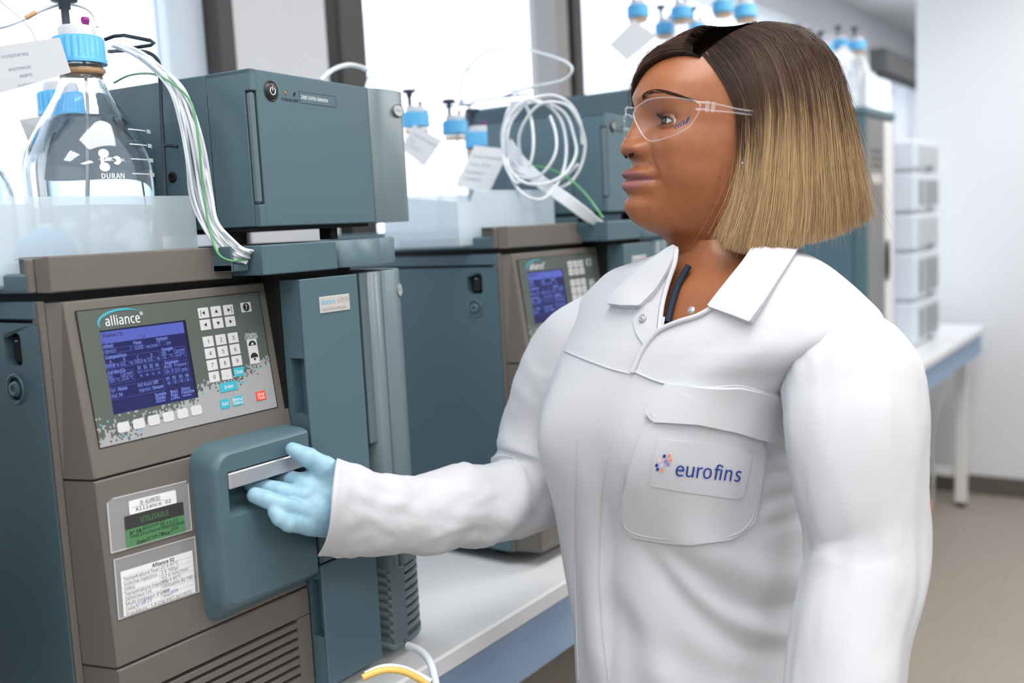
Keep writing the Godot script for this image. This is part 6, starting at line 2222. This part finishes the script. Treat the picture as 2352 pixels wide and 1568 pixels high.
# the place on the coat's front that a pixel sees: (angle, height)
func coat_uv(px: float, py: float, folded := true) -> Vector2:
	var th := 1.05
	var y := 1.31 - (py - 505.0) * 1.0 / 2287.0
	var want := Vector2(px, py)
	for k in 16:
		var p := project(coat_raw(th, y, 0.0, folded))
		var a := (project(coat_raw(th + 0.01, y, 0.0, folded)) - p) / 0.01
		var b := (project(coat_raw(th, y + 0.002, 0.0, folded)) - p) / 0.002
		var e := want - p
		if e.length() < 0.3:
			break
		var det := a.x * b.y - b.x * a.y
		if absf(det) < 1e-3:
			break
		th += clampf((e.x * b.y - b.x * e.y) / det, -0.25, 0.25)
		y += clampf((a.x * e.y - e.x * a.y) / det, -0.05, 0.05)
		th = clampf(th, -0.6, 2.9)
		y = clampf(y, 0.6, 1.29)
	return Vector2(th, y)

func coat_at(px: float, py: float, off := 0.0) -> Vector3:
	var q := coat_uv(px, py)
	return coat_pt(q.x, q.y, off)

func resample(pts: Array, n: int, closed: bool) -> Array:
	var q := pts.duplicate()
	if closed:
		q.append(pts[0])
	var ln := [0.0]
	for i in q.size() - 1:
		ln.append(ln[-1] + q[i].distance_to(q[i + 1]))
	var out := []
	for k in n:
		var d: float = ln[-1] * k / (n if closed else n - 1)
		var i := 0
		while i < q.size() - 2 and ln[i + 1] < d:
			i += 1
		out.append(q[i].lerp(q[i + 1], (d - ln[i]) / maxf(1e-6, ln[i + 1] - ln[i])))
	return out

# a sewn-on piece: an outline in pixels laid on the coat, off metres proud of it
func coat_piece(called: String, outline: Array, off: float, m: Material, parent: Node, lift: Array = []) -> MeshInstance3D:
	var ol := resample(outline, 72, true)
	var c := Vector2.ZERO
	for p in ol:
		c += p / ol.size()
	var rings := []
	for e in [0.02, 0.2, 0.4, 0.6, 0.8, 0.94, 1.0]:
		var r := PackedVector3Array()
		for p in ol:
			var q: Vector2 = c + (p - c) * e
			var o := off
			for l in lift:
				o += l[3] * g1(q.distance_to(Vector2(l[0], l[1])), l[2])
			r.append(coat_at(q.x, q.y, o))
		rings.append(r)
	var last := PackedVector3Array()
	for p in ol:
		last.append(coat_at(p.x, p.y, -0.002))
	rings.append(last)
	var st := S()
	loft(st, rings.slice(0, 7), true, false, 0, true)
	loft(st, rings.slice(6, 8), false, false, 2, true)
	return put(st, called, m, parent)

func coat_line(st: SurfaceTool, pts: Array, r: float, off: float, per := 14) -> void:
	var q := []
	for p in resample(spline(pts, 6), per, false):
		q.append(coat_at(p.x, p.y, off))
	tube(st, q, r, 5)

func sleeve(path: Array, radii: Array, per: int, n: int, wrinkle: Callable, thick := 0.002, skew := 0.0, mouth := Vector3.ZERO) -> SurfaceTool:
	var pts := spline(path, per)
	var rr := spline(radii, per)
	var dirs := []
	for i in pts.size():
		dirs.append((pts[mini(i + 1, pts.size() - 1)] - pts[maxi(i - 1, 0)]).normalized())
	var u: Vector3 = dirs[0].cross(Vector3.UP).normalized()
	var outer := []
	var inner := []
	for i in pts.size():
		var d: Vector3 = dirs[i]
		u = (u - d * u.dot(d)).normalized()
		var w := d.cross(u)
		var a := PackedVector3Array()
		var b := PackedVector3Array()
		for k in n:
			var f := TAU * k / n
			var rad: float = rr[i] + wrinkle.call(float(i) / (pts.size() - 1), f)
			var v := u * cos(f) + w * sin(f)
			var slip := Vector3.ZERO
			if skew > 0.0:
				slip = d * (-v.dot(mouth) / maxf(0.4, d.dot(mouth)) * skew - v.y * 0.04 + 0.42 * pow(maxf(0.0, -v.y), 3.0)) * rad * smoothstep(0.70, 1.0, float(i) / (pts.size() - 1))
			a.append(pts[i] + v * rad + slip)
			b.append(pts[i] + v * (rad - thick) + slip)
		outer.append(a)
		inner.append(b)
	var st := S()
	loft(st, outer, false, false, 0)
	var back := inner.slice(maxi(0, inner.size() - 14))
	loft(st, back, false, false, 1, true)
	loft(st, [outer[-1], inner[-1]], false, false, 2)
	return st

# a field of rounded limbs, meshed with one vertex in each cell that the surface crosses
func nets(st: SurfaceTool, prims: Array, cell: float, ripple: float) -> void:
	var lo := Vector3.ONE * 1e9
	var hi := -lo
	for p in prims:
		var m: float = maxf(p[2], p[3]) + cell * 4.0
		lo = lo.min(p[0] - Vector3.ONE * m).min(p[1] - Vector3.ONE * m)
		hi = hi.max(p[0] + Vector3.ONE * m).max(p[1] + Vector3.ONE * m)
	var nx := int((hi.x - lo.x) / cell) + 2
	var ny := int((hi.y - lo.y) / cell) + 2
	var nz := int((hi.z - lo.z) / cell) + 2
	var field := PackedFloat32Array()
	field.resize(nx * ny * nz)
	field.fill(1.0)
	for p in prims:
		var a: Vector3 = p[0]
		var b: Vector3 = p[1]
		var ra: float = p[2]
		var rb: float = p[3]
		var k: float = p[4]
		var m := maxf(ra, rb) + cell * 3.0
		var i0 := Vector3i(((a.min(b) - Vector3.ONE * m) - lo) / cell)
		var i1 := Vector3i(((a.max(b) + Vector3.ONE * m) - lo) / cell)
		var d := b - a
		var dd := maxf(d.length_squared(), 1e-9)
		for x in range(maxi(i0.x, 0), mini(i1.x + 1, nx)):
			for y in range(maxi(i0.y, 0), mini(i1.y + 1, ny)):
				for z in range(maxi(i0.z, 0), mini(i1.z + 1, nz)):
					var q := lo + Vector3(x, y, z) * cell - a
					var t := clampf(q.dot(d) / dd, 0.0, 1.0)
					var v := (q - d * t).length() - lerpf(ra, rb, t)
					var at2 := (x * ny + y) * nz + z
					var o := field[at2]
					var h := maxf(k - absf(o - v), 0.0) / k
					field[at2] = minf(o, v) - h * h * k * 0.25
	var noise := FastNoiseLite.new()
	noise.frequency = 150.0
	noise.seed = 12
	var vid := {}
	var verts := []
	for x in nx - 1:
		for y in ny - 1:
			for z in nz - 1:
				var base := (x * ny + y) * nz + z
				var f0 := field[base]
				if absf(f0) > cell * 3.0:
					continue
				var neg := 0
				var fs := []
				for c in 8:
					var v := field[base + (c & 1) * ny * nz + ((c >> 1) & 1) * nz + ((c >> 2) & 1)]
					fs.append(v)
					if v < 0.0:
						neg += 1
				if neg == 0 or neg == 8:
					continue
				var sum := Vector3.ZERO
				var n := 0
				for e in [[0, 1], [2, 3], [4, 5], [6, 7], [0, 2], [1, 3], [4, 6], [5, 7], [0, 4], [1, 5], [2, 6], [3, 7]]:
					var fa: float = fs[e[0]]
					var fb: float = fs[e[1]]
					if (fa < 0.0) != (fb < 0.0):
						var pa := Vector3(e[0] & 1, (e[0] >> 1) & 1, (e[0] >> 2) & 1)
						var pb := Vector3(e[1] & 1, (e[1] >> 1) & 1, (e[1] >> 2) & 1)
						sum += pa.lerp(pb, fa / (fa - fb))
						n += 1
				var p := lo + (Vector3(x, y, z) + sum / n) * cell
				if ripple > 0.0:
					var g := Vector3(fs[1] - fs[0], fs[2] - fs[0], fs[4] - fs[0]).normalized()
					p += g * ripple * noise.get_noise_3dv(p)
				vid[base] = verts.size()
				verts.append(p)
	var sx := ny * nz
	st.set_smooth_group(0)
	for x in range(1, nx - 1):
		for y in range(1, ny - 1):
			for z in range(1, nz - 1):
				var base := (x * ny + y) * nz + z
				if absf(field[base]) > cell * 2.0:
					continue
				var inside := field[base] < 0.0
				for e in [[sx, nz, 1], [nz, 1, sx], [1, sx, nz]]:
					if inside == (field[base + e[0]] < 0.0):
						continue
					var q := [base, base - e[1], base - e[1] - e[2], base - e[2]]
					if not (vid.has(q[0]) and vid.has(q[1]) and vid.has(q[2]) and vid.has(q[3])):
						continue
					if not inside:
						q.reverse()
					for t in [0, 2, 1, 0, 3, 2]:
						st.add_vertex(verts[vid[q[t]]])

func hand_prims() -> Array:
	# joints of the right hand from pixels and depths: the fingertips go behind the silver pull
	var wrist_a := at(800, 1108, 1.062)
	var wrist_b := at(800, 1205, 1.062)
	var fingers := [
		[at(697, 1108, 1.040), at(668, 1101, 1.050), at(645, 1098, 1.058), at(627, 1095, 1.062), 0.0100, 0.0092, 0.0086, 0.0076],
		[at(696, 1138, 1.028), at(643, 1127, 1.026), at(603, 1117, 1.030), at(575, 1112, 1.030), 0.0102, 0.0095, 0.0087, 0.0076],
		[at(697, 1173, 1.021), at(651, 1160, 1.008), at(612, 1146, 1.006), at(586, 1137, 1.008), 0.0100, 0.0094, 0.0090, 0.0084],
		[at(700, 1204, 1.020), at(664, 1202, 1.004), at(643, 1190, 1.000), at(632, 1175, 1.002), 0.0094, 0.0088, 0.0082, 0.0076]]
	var out := []
	var ends := [wrist_a, wrist_a.lerp(wrist_b, 0.35), wrist_a.lerp(wrist_b, 0.68), wrist_b]
	for k in 4:
		var f: Array = fingers[k]
		var knuckle: Vector3 = f[0].lerp(ends[k], 0.13)
		out.append([knuckle, ends[k], 0.0120, 0.0165, 0.010])
	out.append([at(742, 1172, 1.030), at(790, 1185, 1.050), 0.0150, 0.0165, 0.010])
	# ball of the thumb and thumb
	out.append([at(784, 1114, 1.054), at(748, 1074, 1.042), 0.0170, 0.0118, 0.010])
	out.append([at(748, 1074, 1.042), at(708, 1050, 1.035), 0.0114, 0.0100, 0.004])
	out.append([at(708, 1050, 1.035), at(672, 1031, 1.036), 0.0100, 0.0074, 0.003])
	for f in fingers:
		for j in 3:
			out.append([f[j], f[j + 1], f[4 + j], f[5 + j], 0.0016])
		out.append([f[0], f[0].lerp(wrist_a.lerp(wrist_b, 0.5), 0.16), f[4], f[4], 0.004])
	out.append([wrist_a.lerp(wrist_b, 0.5), at(870, 1168, 1.105), 0.027, 0.027, 0.015])
	return out

func build_woman() -> void:
	var foot := Vector3(1.02, 0.0, -0.4457)
	var person := thing("person", "person in a white coat and clear glasses reaching a blue gloved hand to the chromatograph", "person", foot)
	var back := Transform3D(Basis(), -foot)
	var holder := Node3D.new()      # parts are built in the room's axes and moved under the person
	add_child(holder)
	var hx := Transform3D(head_basis, HEAD_AT)
	# folds of the coat, by where they begin and end in the photograph
	for f in [[1470, 1250, 1800, 1500, 0.016, -0.009, 0.018], [1500, 1240, 1850, 1400, 0.014, -0.008, 0.016], [1490, 1246, 1840, 1455, 0.016, 0.006, 0.018], [1600, 1250, 1860, 1330, 0.018, 0.006, 0.008], [1420, 1300, 1560, 1600, 0.022, 0.005, 0.004],
		[1850, 1050, 1770, 1035, 0.007, -0.005, 0.0], [1850, 1085, 1770, 1085, 0.007, -0.004, 0.0], [1855, 1130, 1760, 1150, 0.009, -0.005, 0.002], [1860, 1175, 1760, 1210, 0.009, -0.004, 0.002],
		[1330, 1080, 1316, 1560, 0.006, -0.003, 0.0], [1388, 1130, 1398, 1560, 0.007, -0.004, 0.0], [1360, 1090, 1358, 1560, 0.018, 0.003, 0.0], [1400, 1180, 1440, 1568, 0.020, -0.004, 0.004],
		[1640, 960, 1480, 1160, 0.030, 0.003, 0.01], [1300, 830, 1262, 1060, 0.020, 0.004, 0.0], [1830, 760, 1600, 800, 0.020, -0.003, 0.006], [1900, 700, 1760, 850, 0.018, 0.003, 0.004], [1420, 1420, 1800, 1560, 0.022, -0.005, 0.012]]:
		var a := coat_uv(f[0], f[1], false)
		var b := coat_uv(f[2], f[3], false)
		folds.append([a.x, a.y, b.x, b.y, f[4], f[5], f[6], maxf(a.y, b.y) + 0.08, minf(a.y, b.y) - 0.08])
	# skin: head, neck and chest in one mesh
	var st := S()
	build_head_into(st, hx)
	var rings := []
	for k in 36:
		var y := lerpf(0.95, 1.284, k / 35.0)
		var g := girth(y)
		var r := PackedVector3Array()
		for i in 64:
			var th := TAU * i / 64
			var e := 2.0 / 2.2
			var c := cos(th)
			var s := sin(th)
			var sh := 0.013 + 0.012 * smoothstep(1.235, 1.262, y)
			r.append(BODY_AT + BODY_LEFT * (g[1] + (g[2] - sh) * signf(c) * pow(absf(c), e)) + BODY_FRONT * ((g[3] - sh) * signf(s) * pow(absf(s), e)) + Vector3(0, y, 0))
		rings.append(r)
	st.set_color(Color(0.310, 0.110, 0.044))
	loft(st, rings, true, true, 0)
	var body := put(st, "body", M.skin, holder)
	build_face_parts(holder, hx)
	build_hair(holder, hx)
	# dark blue top showing beside the neck
	st = S()
	tube(st, spline([coat_at(1568, 600, -0.012), coat_at(1550, 640, -0.009), coat_at(1537, 685, -0.007), coat_at(1526, 735, -0.006)], 5), 0.0036, 8)
	put(st, "blue_top", M.navy, holder)
	# coat body, cut away at the open neck
	var vee := PackedVector2Array()
	for p in [[1556, 540], [1552, 600], [1536, 650], [1523, 700], [1515, 757], [1560, 739], [1602, 726], [1640, 702], [1682, 650], [1722, 592], [1740, 535]]:
		vee.append(coat_uv(p[0], p[1], false))
	var nt := 220
	var ny := 190
	var grid := []
	var ys := []
	for k in ny + 1:
		var y := lerpf(1.2755, 0.80, k / 150.0) if k <= 150 else lerpf(0.80, 0.43, (k - 150) / 40.0)
		ys.append(y)
		var r := PackedVector3Array()
		for i in nt:
			r.append(coat_raw(TAU * i / nt - PI / 2, y, 0.0))
		grid.append(r)
	st = S()
	st.set_smooth_group(0)
	for k in ny:
		for i in nt:
			var j := (i + 1) % nt
			var mid := Vector2(TAU * (i + 0.5) / nt - PI / 2, (ys[k] + ys[k + 1]) / 2)
			if ys[k] > 1.17 and Geometry2D.is_point_in_polygon(mid, vee):
				continue
			st.add_vertex(grid[k][i]); st.add_vertex(grid[k][j]); st.add_vertex(grid[k + 1][j])
			st.add_vertex(grid[k][i]); st.add_vertex(grid[k + 1][j]); st.add_vertex(grid[k + 1][i])
	var coat := put(st, "coat", M.coat, holder)
	coat.set_meta("label", "white cotton laboratory coat")
	# rolled edges of the opening
	st = S()
	coat_line(st, [Vector2(1555, 575), Vector2(1551, 605), Vector2(1535, 652), Vector2(1522, 702), Vector2(1515, 760)], 0.0030, 0.0010, 24)
	coat_line(st, [Vector2(1726, 585), Vector2(1683, 650), Vector2(1641, 703), Vector2(1602, 727), Vector2(1560, 740), Vector2(1513, 762), Vector2(1478, 802), Vector2(1454, 856)], 0.0032, 0.0016, 36)
	put(st, "front_edge", M.coat, coat)
	# collar leaves
	coat_piece("collar", [Vector2(1738, 562), Vector2(1790, 562), Vector2(1834, 574), Vector2(1792, 640), Vector2(1757, 700), Vector2(1727, 747), Vector2(1680, 728), Vector2(1629, 708), Vector2(1672, 652), Vector2(1708, 605)], 0.0065, M.coat, coat, [[1727, 747, 60.0, 0.005]])
	coat_piece("collar", [Vector2(1555, 566), Vector2(1520, 590), Vector2(1478, 620), Vector2(1437, 660), Vector2(1402, 703), Vector2(1440, 709), Vector2(1478, 708), Vector2(1510, 672), Vector2(1535, 632), Vector2(1552, 596)], 0.0060, M.coat, coat, [[1440, 706, 50.0, 0.004]])
	# lapel corner with its snap on the far front
	coat_piece("lapel", [Vector2(1478, 700), Vector2(1520, 690), Vector2(1515, 757), Vector2(1484, 800), Vector2(1462, 765), Vector2(1455, 735)], 0.0022, M.coat, coat)
	var sn := coat_at(1480, 733, 0.0036)
	var nrm := (coat_at(1480, 733, 0.01) - coat_at(1480, 733, 0.0)).normalized()
	var sb := Basis(nrm.cross(Vector3.UP).normalized(), nrm, Vector3.UP)
	sb = Basis(sb.x, sb.y, sb.x.cross(sb.y)).orthonormalized()
	st = S()
	lathe(st, [[0.0046, -0.0005], [0.0046, 0.0006], [0.0036, 0.0012], [0.0028, 0.0004], [0.0018, 0.0004], [0.0014, 0.0014], [0.0001, 0.0014]], 20, Transform3D(sb, sn))
	put(st, "snap_fastener", M.silver, coat)
	st = S()
	lathe(st, [[0.0040, -0.0005], [0.0040, 0.0008], [0.0001, 0.0012]], 16, Transform3D(sb, coat_at(1592, 716, 0.0040)))
	put(st, "snap_fastener", M.silver, coat)
	# pocket and flap
	coat_piece("chest_pocket", [Vector2(1500, 968), Vector2(1478, 985), Vector2(1455, 1055), Vector2(1422, 1180), Vector2(1450, 1232), Vector2(1520, 1243), Vector2(1590, 1247), Vector2(1675, 1239), Vector2(1731, 1200), Vector2(1744, 1120), Vector2(1757, 1035), Vector2(1740, 1000), Vector2(1600, 965)], 0.0030, M.coat, coat, [[1600, 1235, 60.0, 0.002]])
	coat_piece("pocket_flap", [Vector2(1533, 884), Vector2(1508, 912), Vector2(1485, 948), Vector2(1504, 971), Vector2(1600, 972), Vector2(1690, 990), Vector2(1760, 1013), Vector2(1808, 988), Vector2(1848, 930), Vector2(1790, 905), Vector2(1700, 886), Vector2(1620, 889)], 0.0058, M.coat, coat, [[1600, 968, 90.0, 0.004], [1750, 1005, 60.0, 0.004]])
	# seams
	st = S()
	coat_line(st, [Vector2(1297, 806), Vector2(1340, 824), Vector2(1400, 846), Vector2(1447, 858)], 0.0010, 0.0006)
	coat_line(st, [Vector2(1455, 852), Vector2(1500, 872), Vector2(1545, 884), Vector2(1620, 890), Vector2(1700, 885), Vector2(1780, 908), Vector2(1850, 944)], 0.0012, 0.0010, 24)
	coat_line(st, [Vector2(1328, 1010), Vector2(1322, 1150), Vector2(1321, 1300), Vector2(1325, 1450), Vector2(1330, 1560)], 0.0008, 0.0004, 24)
	coat_line(st, [Vector2(1405, 1010), Vector2(1384, 1130), Vector2(1377, 1280), Vector2(1384, 1450), Vector2(1400, 1560)], 0.0008, 0.0004, 24)
	coat_line(st, [Vector2(1440, 1060), Vector2(1432, 1165), Vector2(1456, 1220), Vector2(1590, 1237), Vector2(1670, 1230), Vector2(1722, 1192), Vector2(1735, 1110)], 0.0006, 0.0034, 30)
	coat_line(st, [Vector2(1500, 950), Vector2(1512, 960), Vector2(1600, 961), Vector2(1690, 979), Vector2(1758, 1001), Vector2(1800, 979)], 0.0006, 0.0068, 30)
	put(st, "stitching", M.coat, coat)
	# name patch with the company's dots and word
	var patch := coat_piece("name_patch", [Vector2(1515, 1008), Vector2(1600, 1014), Vector2(1704, 1030), Vector2(1722, 1046), Vector2(1703, 1136), Vector2(1690, 1143), Vector2(1600, 1130), Vector2(1494, 1112), Vector2(1500, 1060)], 0.0042, M.patch, coat)
	var pa := coat_at(1550, 1070, 0.0047)
	var pb := coat_at(1697, 1092, 0.0047)
	var ex := (pb - pa).normalized()
	var pn := (coat_at(1620, 1080, 0.02) - coat_at(1620, 1080, 0.0)).normalized()
	pn = (pn - ex * pn.dot(ex)).normalized()
	var ey := pn.cross(ex)
	var frame := Transform3D(Basis(ex, ey, pn), pa + pn * 0.0007)
	st = S()
	var word := "eurofins"
	var lx := [1560.0, 1583.0, 1603.0, 1622.0, 1641.5, 1651.5, 1668.0, 1689.0]
	for k in 8:
		var lp := coat_at(lx[k], 1072.0 + (lx[k] - 1550.0) * 0.105, 0.0054)
		var le := (coat_at(lx[k] + 8.0, 1072.0 + (lx[k] + 8.0 - 1550.0) * 0.105, 0.0054) - lp).normalized()
		var ln := (coat_at(lx[k], 1080.0, 0.02) - coat_at(lx[k], 1080.0, 0.0)).normalized()
		ln = (ln - le * ln.dot(le)).normalized()
		letters(st, word[k], 0.0208, Transform3D(Basis(le, ln.cross(le), ln).scaled_local(Vector3(0.9, 1, 1)), lp), font, HORIZONTAL_ALIGNMENT_CENTER, 0.0003)
	put(st, "patch_lettering", M.logo_blue, patch, false)
	for d in [[-33, -14, 0], [-22, -16, 1], [-17, -6, 1], [-42, -3, 2], [-27, -2, 3], [-20, 4, 3], [-46, 10, 0], [-42, 19, 0], [-34, 8, 4], [-31, 20, 1]]:
		st = S()
		extrude(st, ellipse(Vector2(d[0] * 0.000434, -d[1] * 0.000434 + 0.0045), 0.0016, 0.0020, 16), 0.0, 0.0003, 0.0, Transform3D(frame.basis, frame.origin + pn * 0.0006))
		put(st, "logo_dot", [M.logo_blue, M.logo_orange, M.logo_pink, M.logo_violet, M.logo_pale][d[2]], patch)
	# sleeves
	var n1 := FastNoiseLite.new()
	n1.frequency = 1.0
	n1.seed = 4
	var left := []
	var lr := []
	for q in [[1880, 805, 1.03, 80], [1922, 832, 1.00, 128], [1952, 868, 0.975, 153], [1962, 930, 0.96, 152], [1962, 1010, 0.95, 149], [1972, 1120, 0.945, 141], [1988, 1230, 0.945, 136], [1982, 1330, 0.94, 141], [1953, 1450, 0.925, 139], [1936, 1568, 0.91, 138], [1900, 1760, 0.885, 128], [1870, 1960, 0.86, 118]]:
		left.append(at(q[0], q[1], q[2]))
		lr.append(q[3] * q[2] / 2287.0)
	var wl := func(u: float, f: float) -> float:
		var p := 0.0018 * n1.get_noise_2d(u * 3.0, cos(f) * 1.6) + 0.0030 * n1.get_noise_2d(sin(f) * 2.6 + 9.0, u * 2.2)
		p += 0.0035 * sin(f * 2.0 + u * 5.0) * smoothstep(0.08, 0.3, u)
		p += 0.0045 * exp(-pow(wrapf(f - 2.2 - u * 1.2, -PI, PI) / 0.22, 2.0)) * smoothstep(0.1, 0.25, u)
		p -= 0.0045 * exp(-pow(wrapf(f - 2.9 - u * 0.6, -PI, PI) / 0.20, 2.0)) * smoothstep(0.1, 0.3, u)
		p += 0.0040 * exp(-pow(wrapf(f - 3.9 + u * 1.0, -PI, PI) / 0.25, 2.0)) * smoothstep(0.15, 0.4, u)
		p -= 0.0022 * exp(-pow((u - 0.60 - 0.10 * sin(f)) / 0.030, 2.0)) * (0.5 + 0.5 * cos(f - 0.5))
		return p
	put(sleeve(left, lr, 8, 72, wl), "sleeve", M.coat, coat)
	var right := []
	var rrd := []
	for q in [[1420, 760, 1.17, 105], [1350, 810, 1.20, 122], [1300, 890, 1.225, 118], [1262, 985, 1.245, 112], [1240, 1075, 1.245, 108], [1190, 1138, 1.225, 98], [1110, 1157, 1.195, 94], [1030, 1168, 1.165, 96], [940, 1182, 1.13, 92], [860, 1182, 1.098, 97], [800, 1172, 1.072, 106], [766, 1166, 1.055, 112]]:
		right.append(at(q[0], q[1], q[2]))
		rrd.append(q[3] * q[2] / 2287.0)
	var wr := func(u: float, f: float) -> float:
		var p := 0.0040 * n1.get_noise_2d(u * 9.0 + 30.0, cos(f) * 1.4 + sin(f) * 0.8) * smoothstep(1.0, 0.9, u)
		# spiral folds round the elbow and along the forearm
		p += 0.0085 * (0.55 - absf(sin(u * 21.0 + f * 0.9))) * exp(-pow((u - 0.48) / 0.14, 2.0))
		p += 0.0070 * (0.55 - absf(sin(u * 14.0 - f * 0.8 + 0.6))) * exp(-pow((u - 0.70) / 0.11, 2.0))
		p += 0.0040 * exp(-pow(wrapf(f - 3.6 - u * 2.0, -PI, PI) / 0.25, 2.0)) * smoothstep(0.5, 0.65, u) * smoothstep(1.0, 0.85, u)
		p -= 0.0045 * exp(-pow(wrapf(f - 4.3 - u * 1.6, -PI, PI) / 0.22, 2.0)) * smoothstep(0.5, 0.65, u) * smoothstep(1.0, 0.85, u)
		p -= 0.0012 * exp(-pow((u - 0.955) / 0.004, 2.0))
		return p
	put(sleeve(right, rrd, 9, 72, wr, 0.002, 0.72, Vector3(-0.5686, 0.0501, -0.8211)), "sleeve", M.coat, coat)
	# gloves
	st = S()
	nets(st, hand_prims(), 0.0020, 0.0005)
	var gl := put(st, "glove", M.glove, holder)
	gl.set_meta("label", "pale blue nitrile glove")
	st = S()
	var w0: Vector3 = left[-1]
	var dn := Vector3(-0.04, -1, 0.02).normalized()
	var pr := [[w0 + Vector3(0, 0.06, 0), w0 + dn * 0.05, 0.026, 0.024, 0.01]]
	for k in 4:
		var o := (BODY_FRONT * (0.026 - 0.017 * k))
		pr.append([w0 + dn * 0.04 + o * 0.7, w0 + dn * 0.105 + o, 0.013, 0.0115, 0.012])
		pr.append([w0 + dn * 0.105 + o, w0 + dn * 0.150 + o * 1.1 + BODY_FRONT * 0.008, 0.0088, 0.0080, 0.003])
		pr.append([w0 + dn * 0.150 + o * 1.1 + BODY_FRONT * 0.008, w0 + dn * (0.182 - 0.008 * absf(k - 1)) + o * 1.1 - BODY_LEFT * 0.014, 0.0080, 0.0068, 0.003])
	pr.append([w0 + dn * 0.045 + BODY_FRONT * 0.022, w0 + dn * 0.095 + BODY_FRONT * 0.050, 0.0130, 0.0100, 0.010])
	pr.append([w0 + dn * 0.095 + BODY_FRONT * 0.050, w0 + dn * 0.130 + BODY_FRONT * 0.056, 0.0100, 0.0078, 0.004])
	nets(st, pr, 0.0034, 0.0005)
	put(st, "glove", M.glove, holder)
	# trousers and shoes below the coat
	st = S()
	for s in [-1.0, 1.0]:
		var p0: Vector3 = BODY_AT + BODY_LEFT * (s * 0.075 - 0.02)
		tube(st, [p0 + Vector3(0, 0.75, 0), p0 + Vector3(0, 0.48, 0) + BODY_FRONT * 0.01, p0 + Vector3(0, 0.25, 0), p0 + Vector3(0, 0.055, 0)], [0.080, 0.068, 0.058, 0.056], 20)
	put(st, "trousers", M.navy, holder)
	for s in [-1.0, 1.0]:
		st = S()
		var rs := []
		var p0: Vector3 = BODY_AT + BODY_LEFT * (s * 0.075 - 0.02)
		for e in [[-0.075, 0.020, 0.028], [-0.065, 0.036, 0.070], [0.0, 0.040, 0.085], [0.06, 0.044, 0.062], [0.13, 0.045, 0.045], [0.165, 0.032, 0.034], [0.175, 0.012, 0.022]]:
			var r := PackedVector3Array()
			for k in 20:
				var a := TAU * k / 20
				r.append(p0 + BODY_FRONT * e[0] + BODY_LEFT * cos(a) * e[1] + Vector3(0, maxf(0.0, e[2] * 0.5 + sin(a) * e[2] * 0.62), 0))
			rs.append(r)
		loft(st, rs, true, true, 0)
		put(st, "shoe", M.rubber, holder)
	for c in holder.get_children():
		holder.remove_child(c)
		person.add_child(c, true)
		c.transform = back
	holder.queue_free()
	remove_child(holder)
	build_glasses(hx)

func coat_materials() -> void:
	M.coat = mat(Color(0.80, 0.81, 0.838), 0.85, 0.0, 0.3)
	M.coat.cull_mode = BaseMaterial3D.CULL_DISABLED
	var n := FastNoiseLite.new()
	n.noise_type = FastNoiseLite.TYPE_SIMPLEX_SMOOTH
	n.frequency = 0.12
	n.seed = 31
	var t := NoiseTexture2D.new()
	t.noise = n
	t.width = 256
	t.height = 256
	t.seamless = true
	t.as_normal_map = true
	t.bump_strength = 3.0
	M.coat.normal_enabled = true
	M.coat.normal_texture = t
	M.coat.normal_scale = 0.05
	M.coat.uv1_triplanar = true
	M.coat.uv1_scale = Vector3.ONE * 60.0
	M.patch = mat(Color(0.80, 0.812, 0.845), 0.4)
	M.logo_blue = mat(Color(0.10, 0.22, 0.58), 0.6)
	M.logo_orange = mat(Color(0.96, 0.56, 0.42), 0.6)
	M.logo_pink = mat(Color(0.95, 0.80, 0.76), 0.6)
	M.logo_violet = mat(Color(0.52, 0.50, 0.80), 0.6)
	M.logo_pale = mat(Color(0.78, 0.78, 0.90), 0.6)
	M.glove = mat(Color(0.575, 0.735, 0.815), 0.42)
	M.glove.backlight_enabled = false
	M.navy = mat(Color(0.05, 0.15, 0.22), 0.8)

func _ready() -> void:
	set_camera_and_light()
	make_materials()
	instrument_materials()
	lab_materials()
	person_materials()
	coat_materials()
	for p in [[-1.2, -0.2, 2.6], [0.6, -0.2, 2.6], [2.4, -0.2, 2.6], [3.8, -0.2, 2.0], [-1.2, 1.4, 3.4], [0.6, 1.4, 3.4], [2.4, 1.4, 3.0], [6.0, -0.45, 2.6]]:  # unseen panels; those by and behind the end wall are added to brighten it
		ceiling_panel(p[0], p[1], 1.2, 0.6, p[2])
	build_room()
	build_bench(-1.2, 2.9, "long white topped laboratory bench with a pale blue apron under the chromatographs")
	build_bench(2.93, 4.60, "white topped bench with pale blue apron and white legs beside the end wall")
	lab = make_chromatograph("teal and brown liquid chromatograph with the gloved hand at its sample door", true, Vector3(0.485, 0.76, -0.8585), 0.0)
	var second := copy(lab, "second teal and brown chromatograph standing behind the white sleeve", Vector3(1.20, 0.766, -0.86), deg_to_rad(-2.0))
	copy(lab, "chromatograph standing close beside the labelled one's switch side", Vector3(-0.075, 0.76, -0.8585), 0.0)
	add_pouches(lab)
	var det := make_detector("teal detector box with a round power button on the chromatograph's lid", Vector3(0.7238, 1.4863, -0.8238), deg_to_rad(7.0))
	copy(det, "second teal detector box on the lid behind the coiled tubes", Vector3(1.485, 1.4890, -0.830), deg_to_rad(5.0))
	build_bottles()
	build_far()
	build_woman()
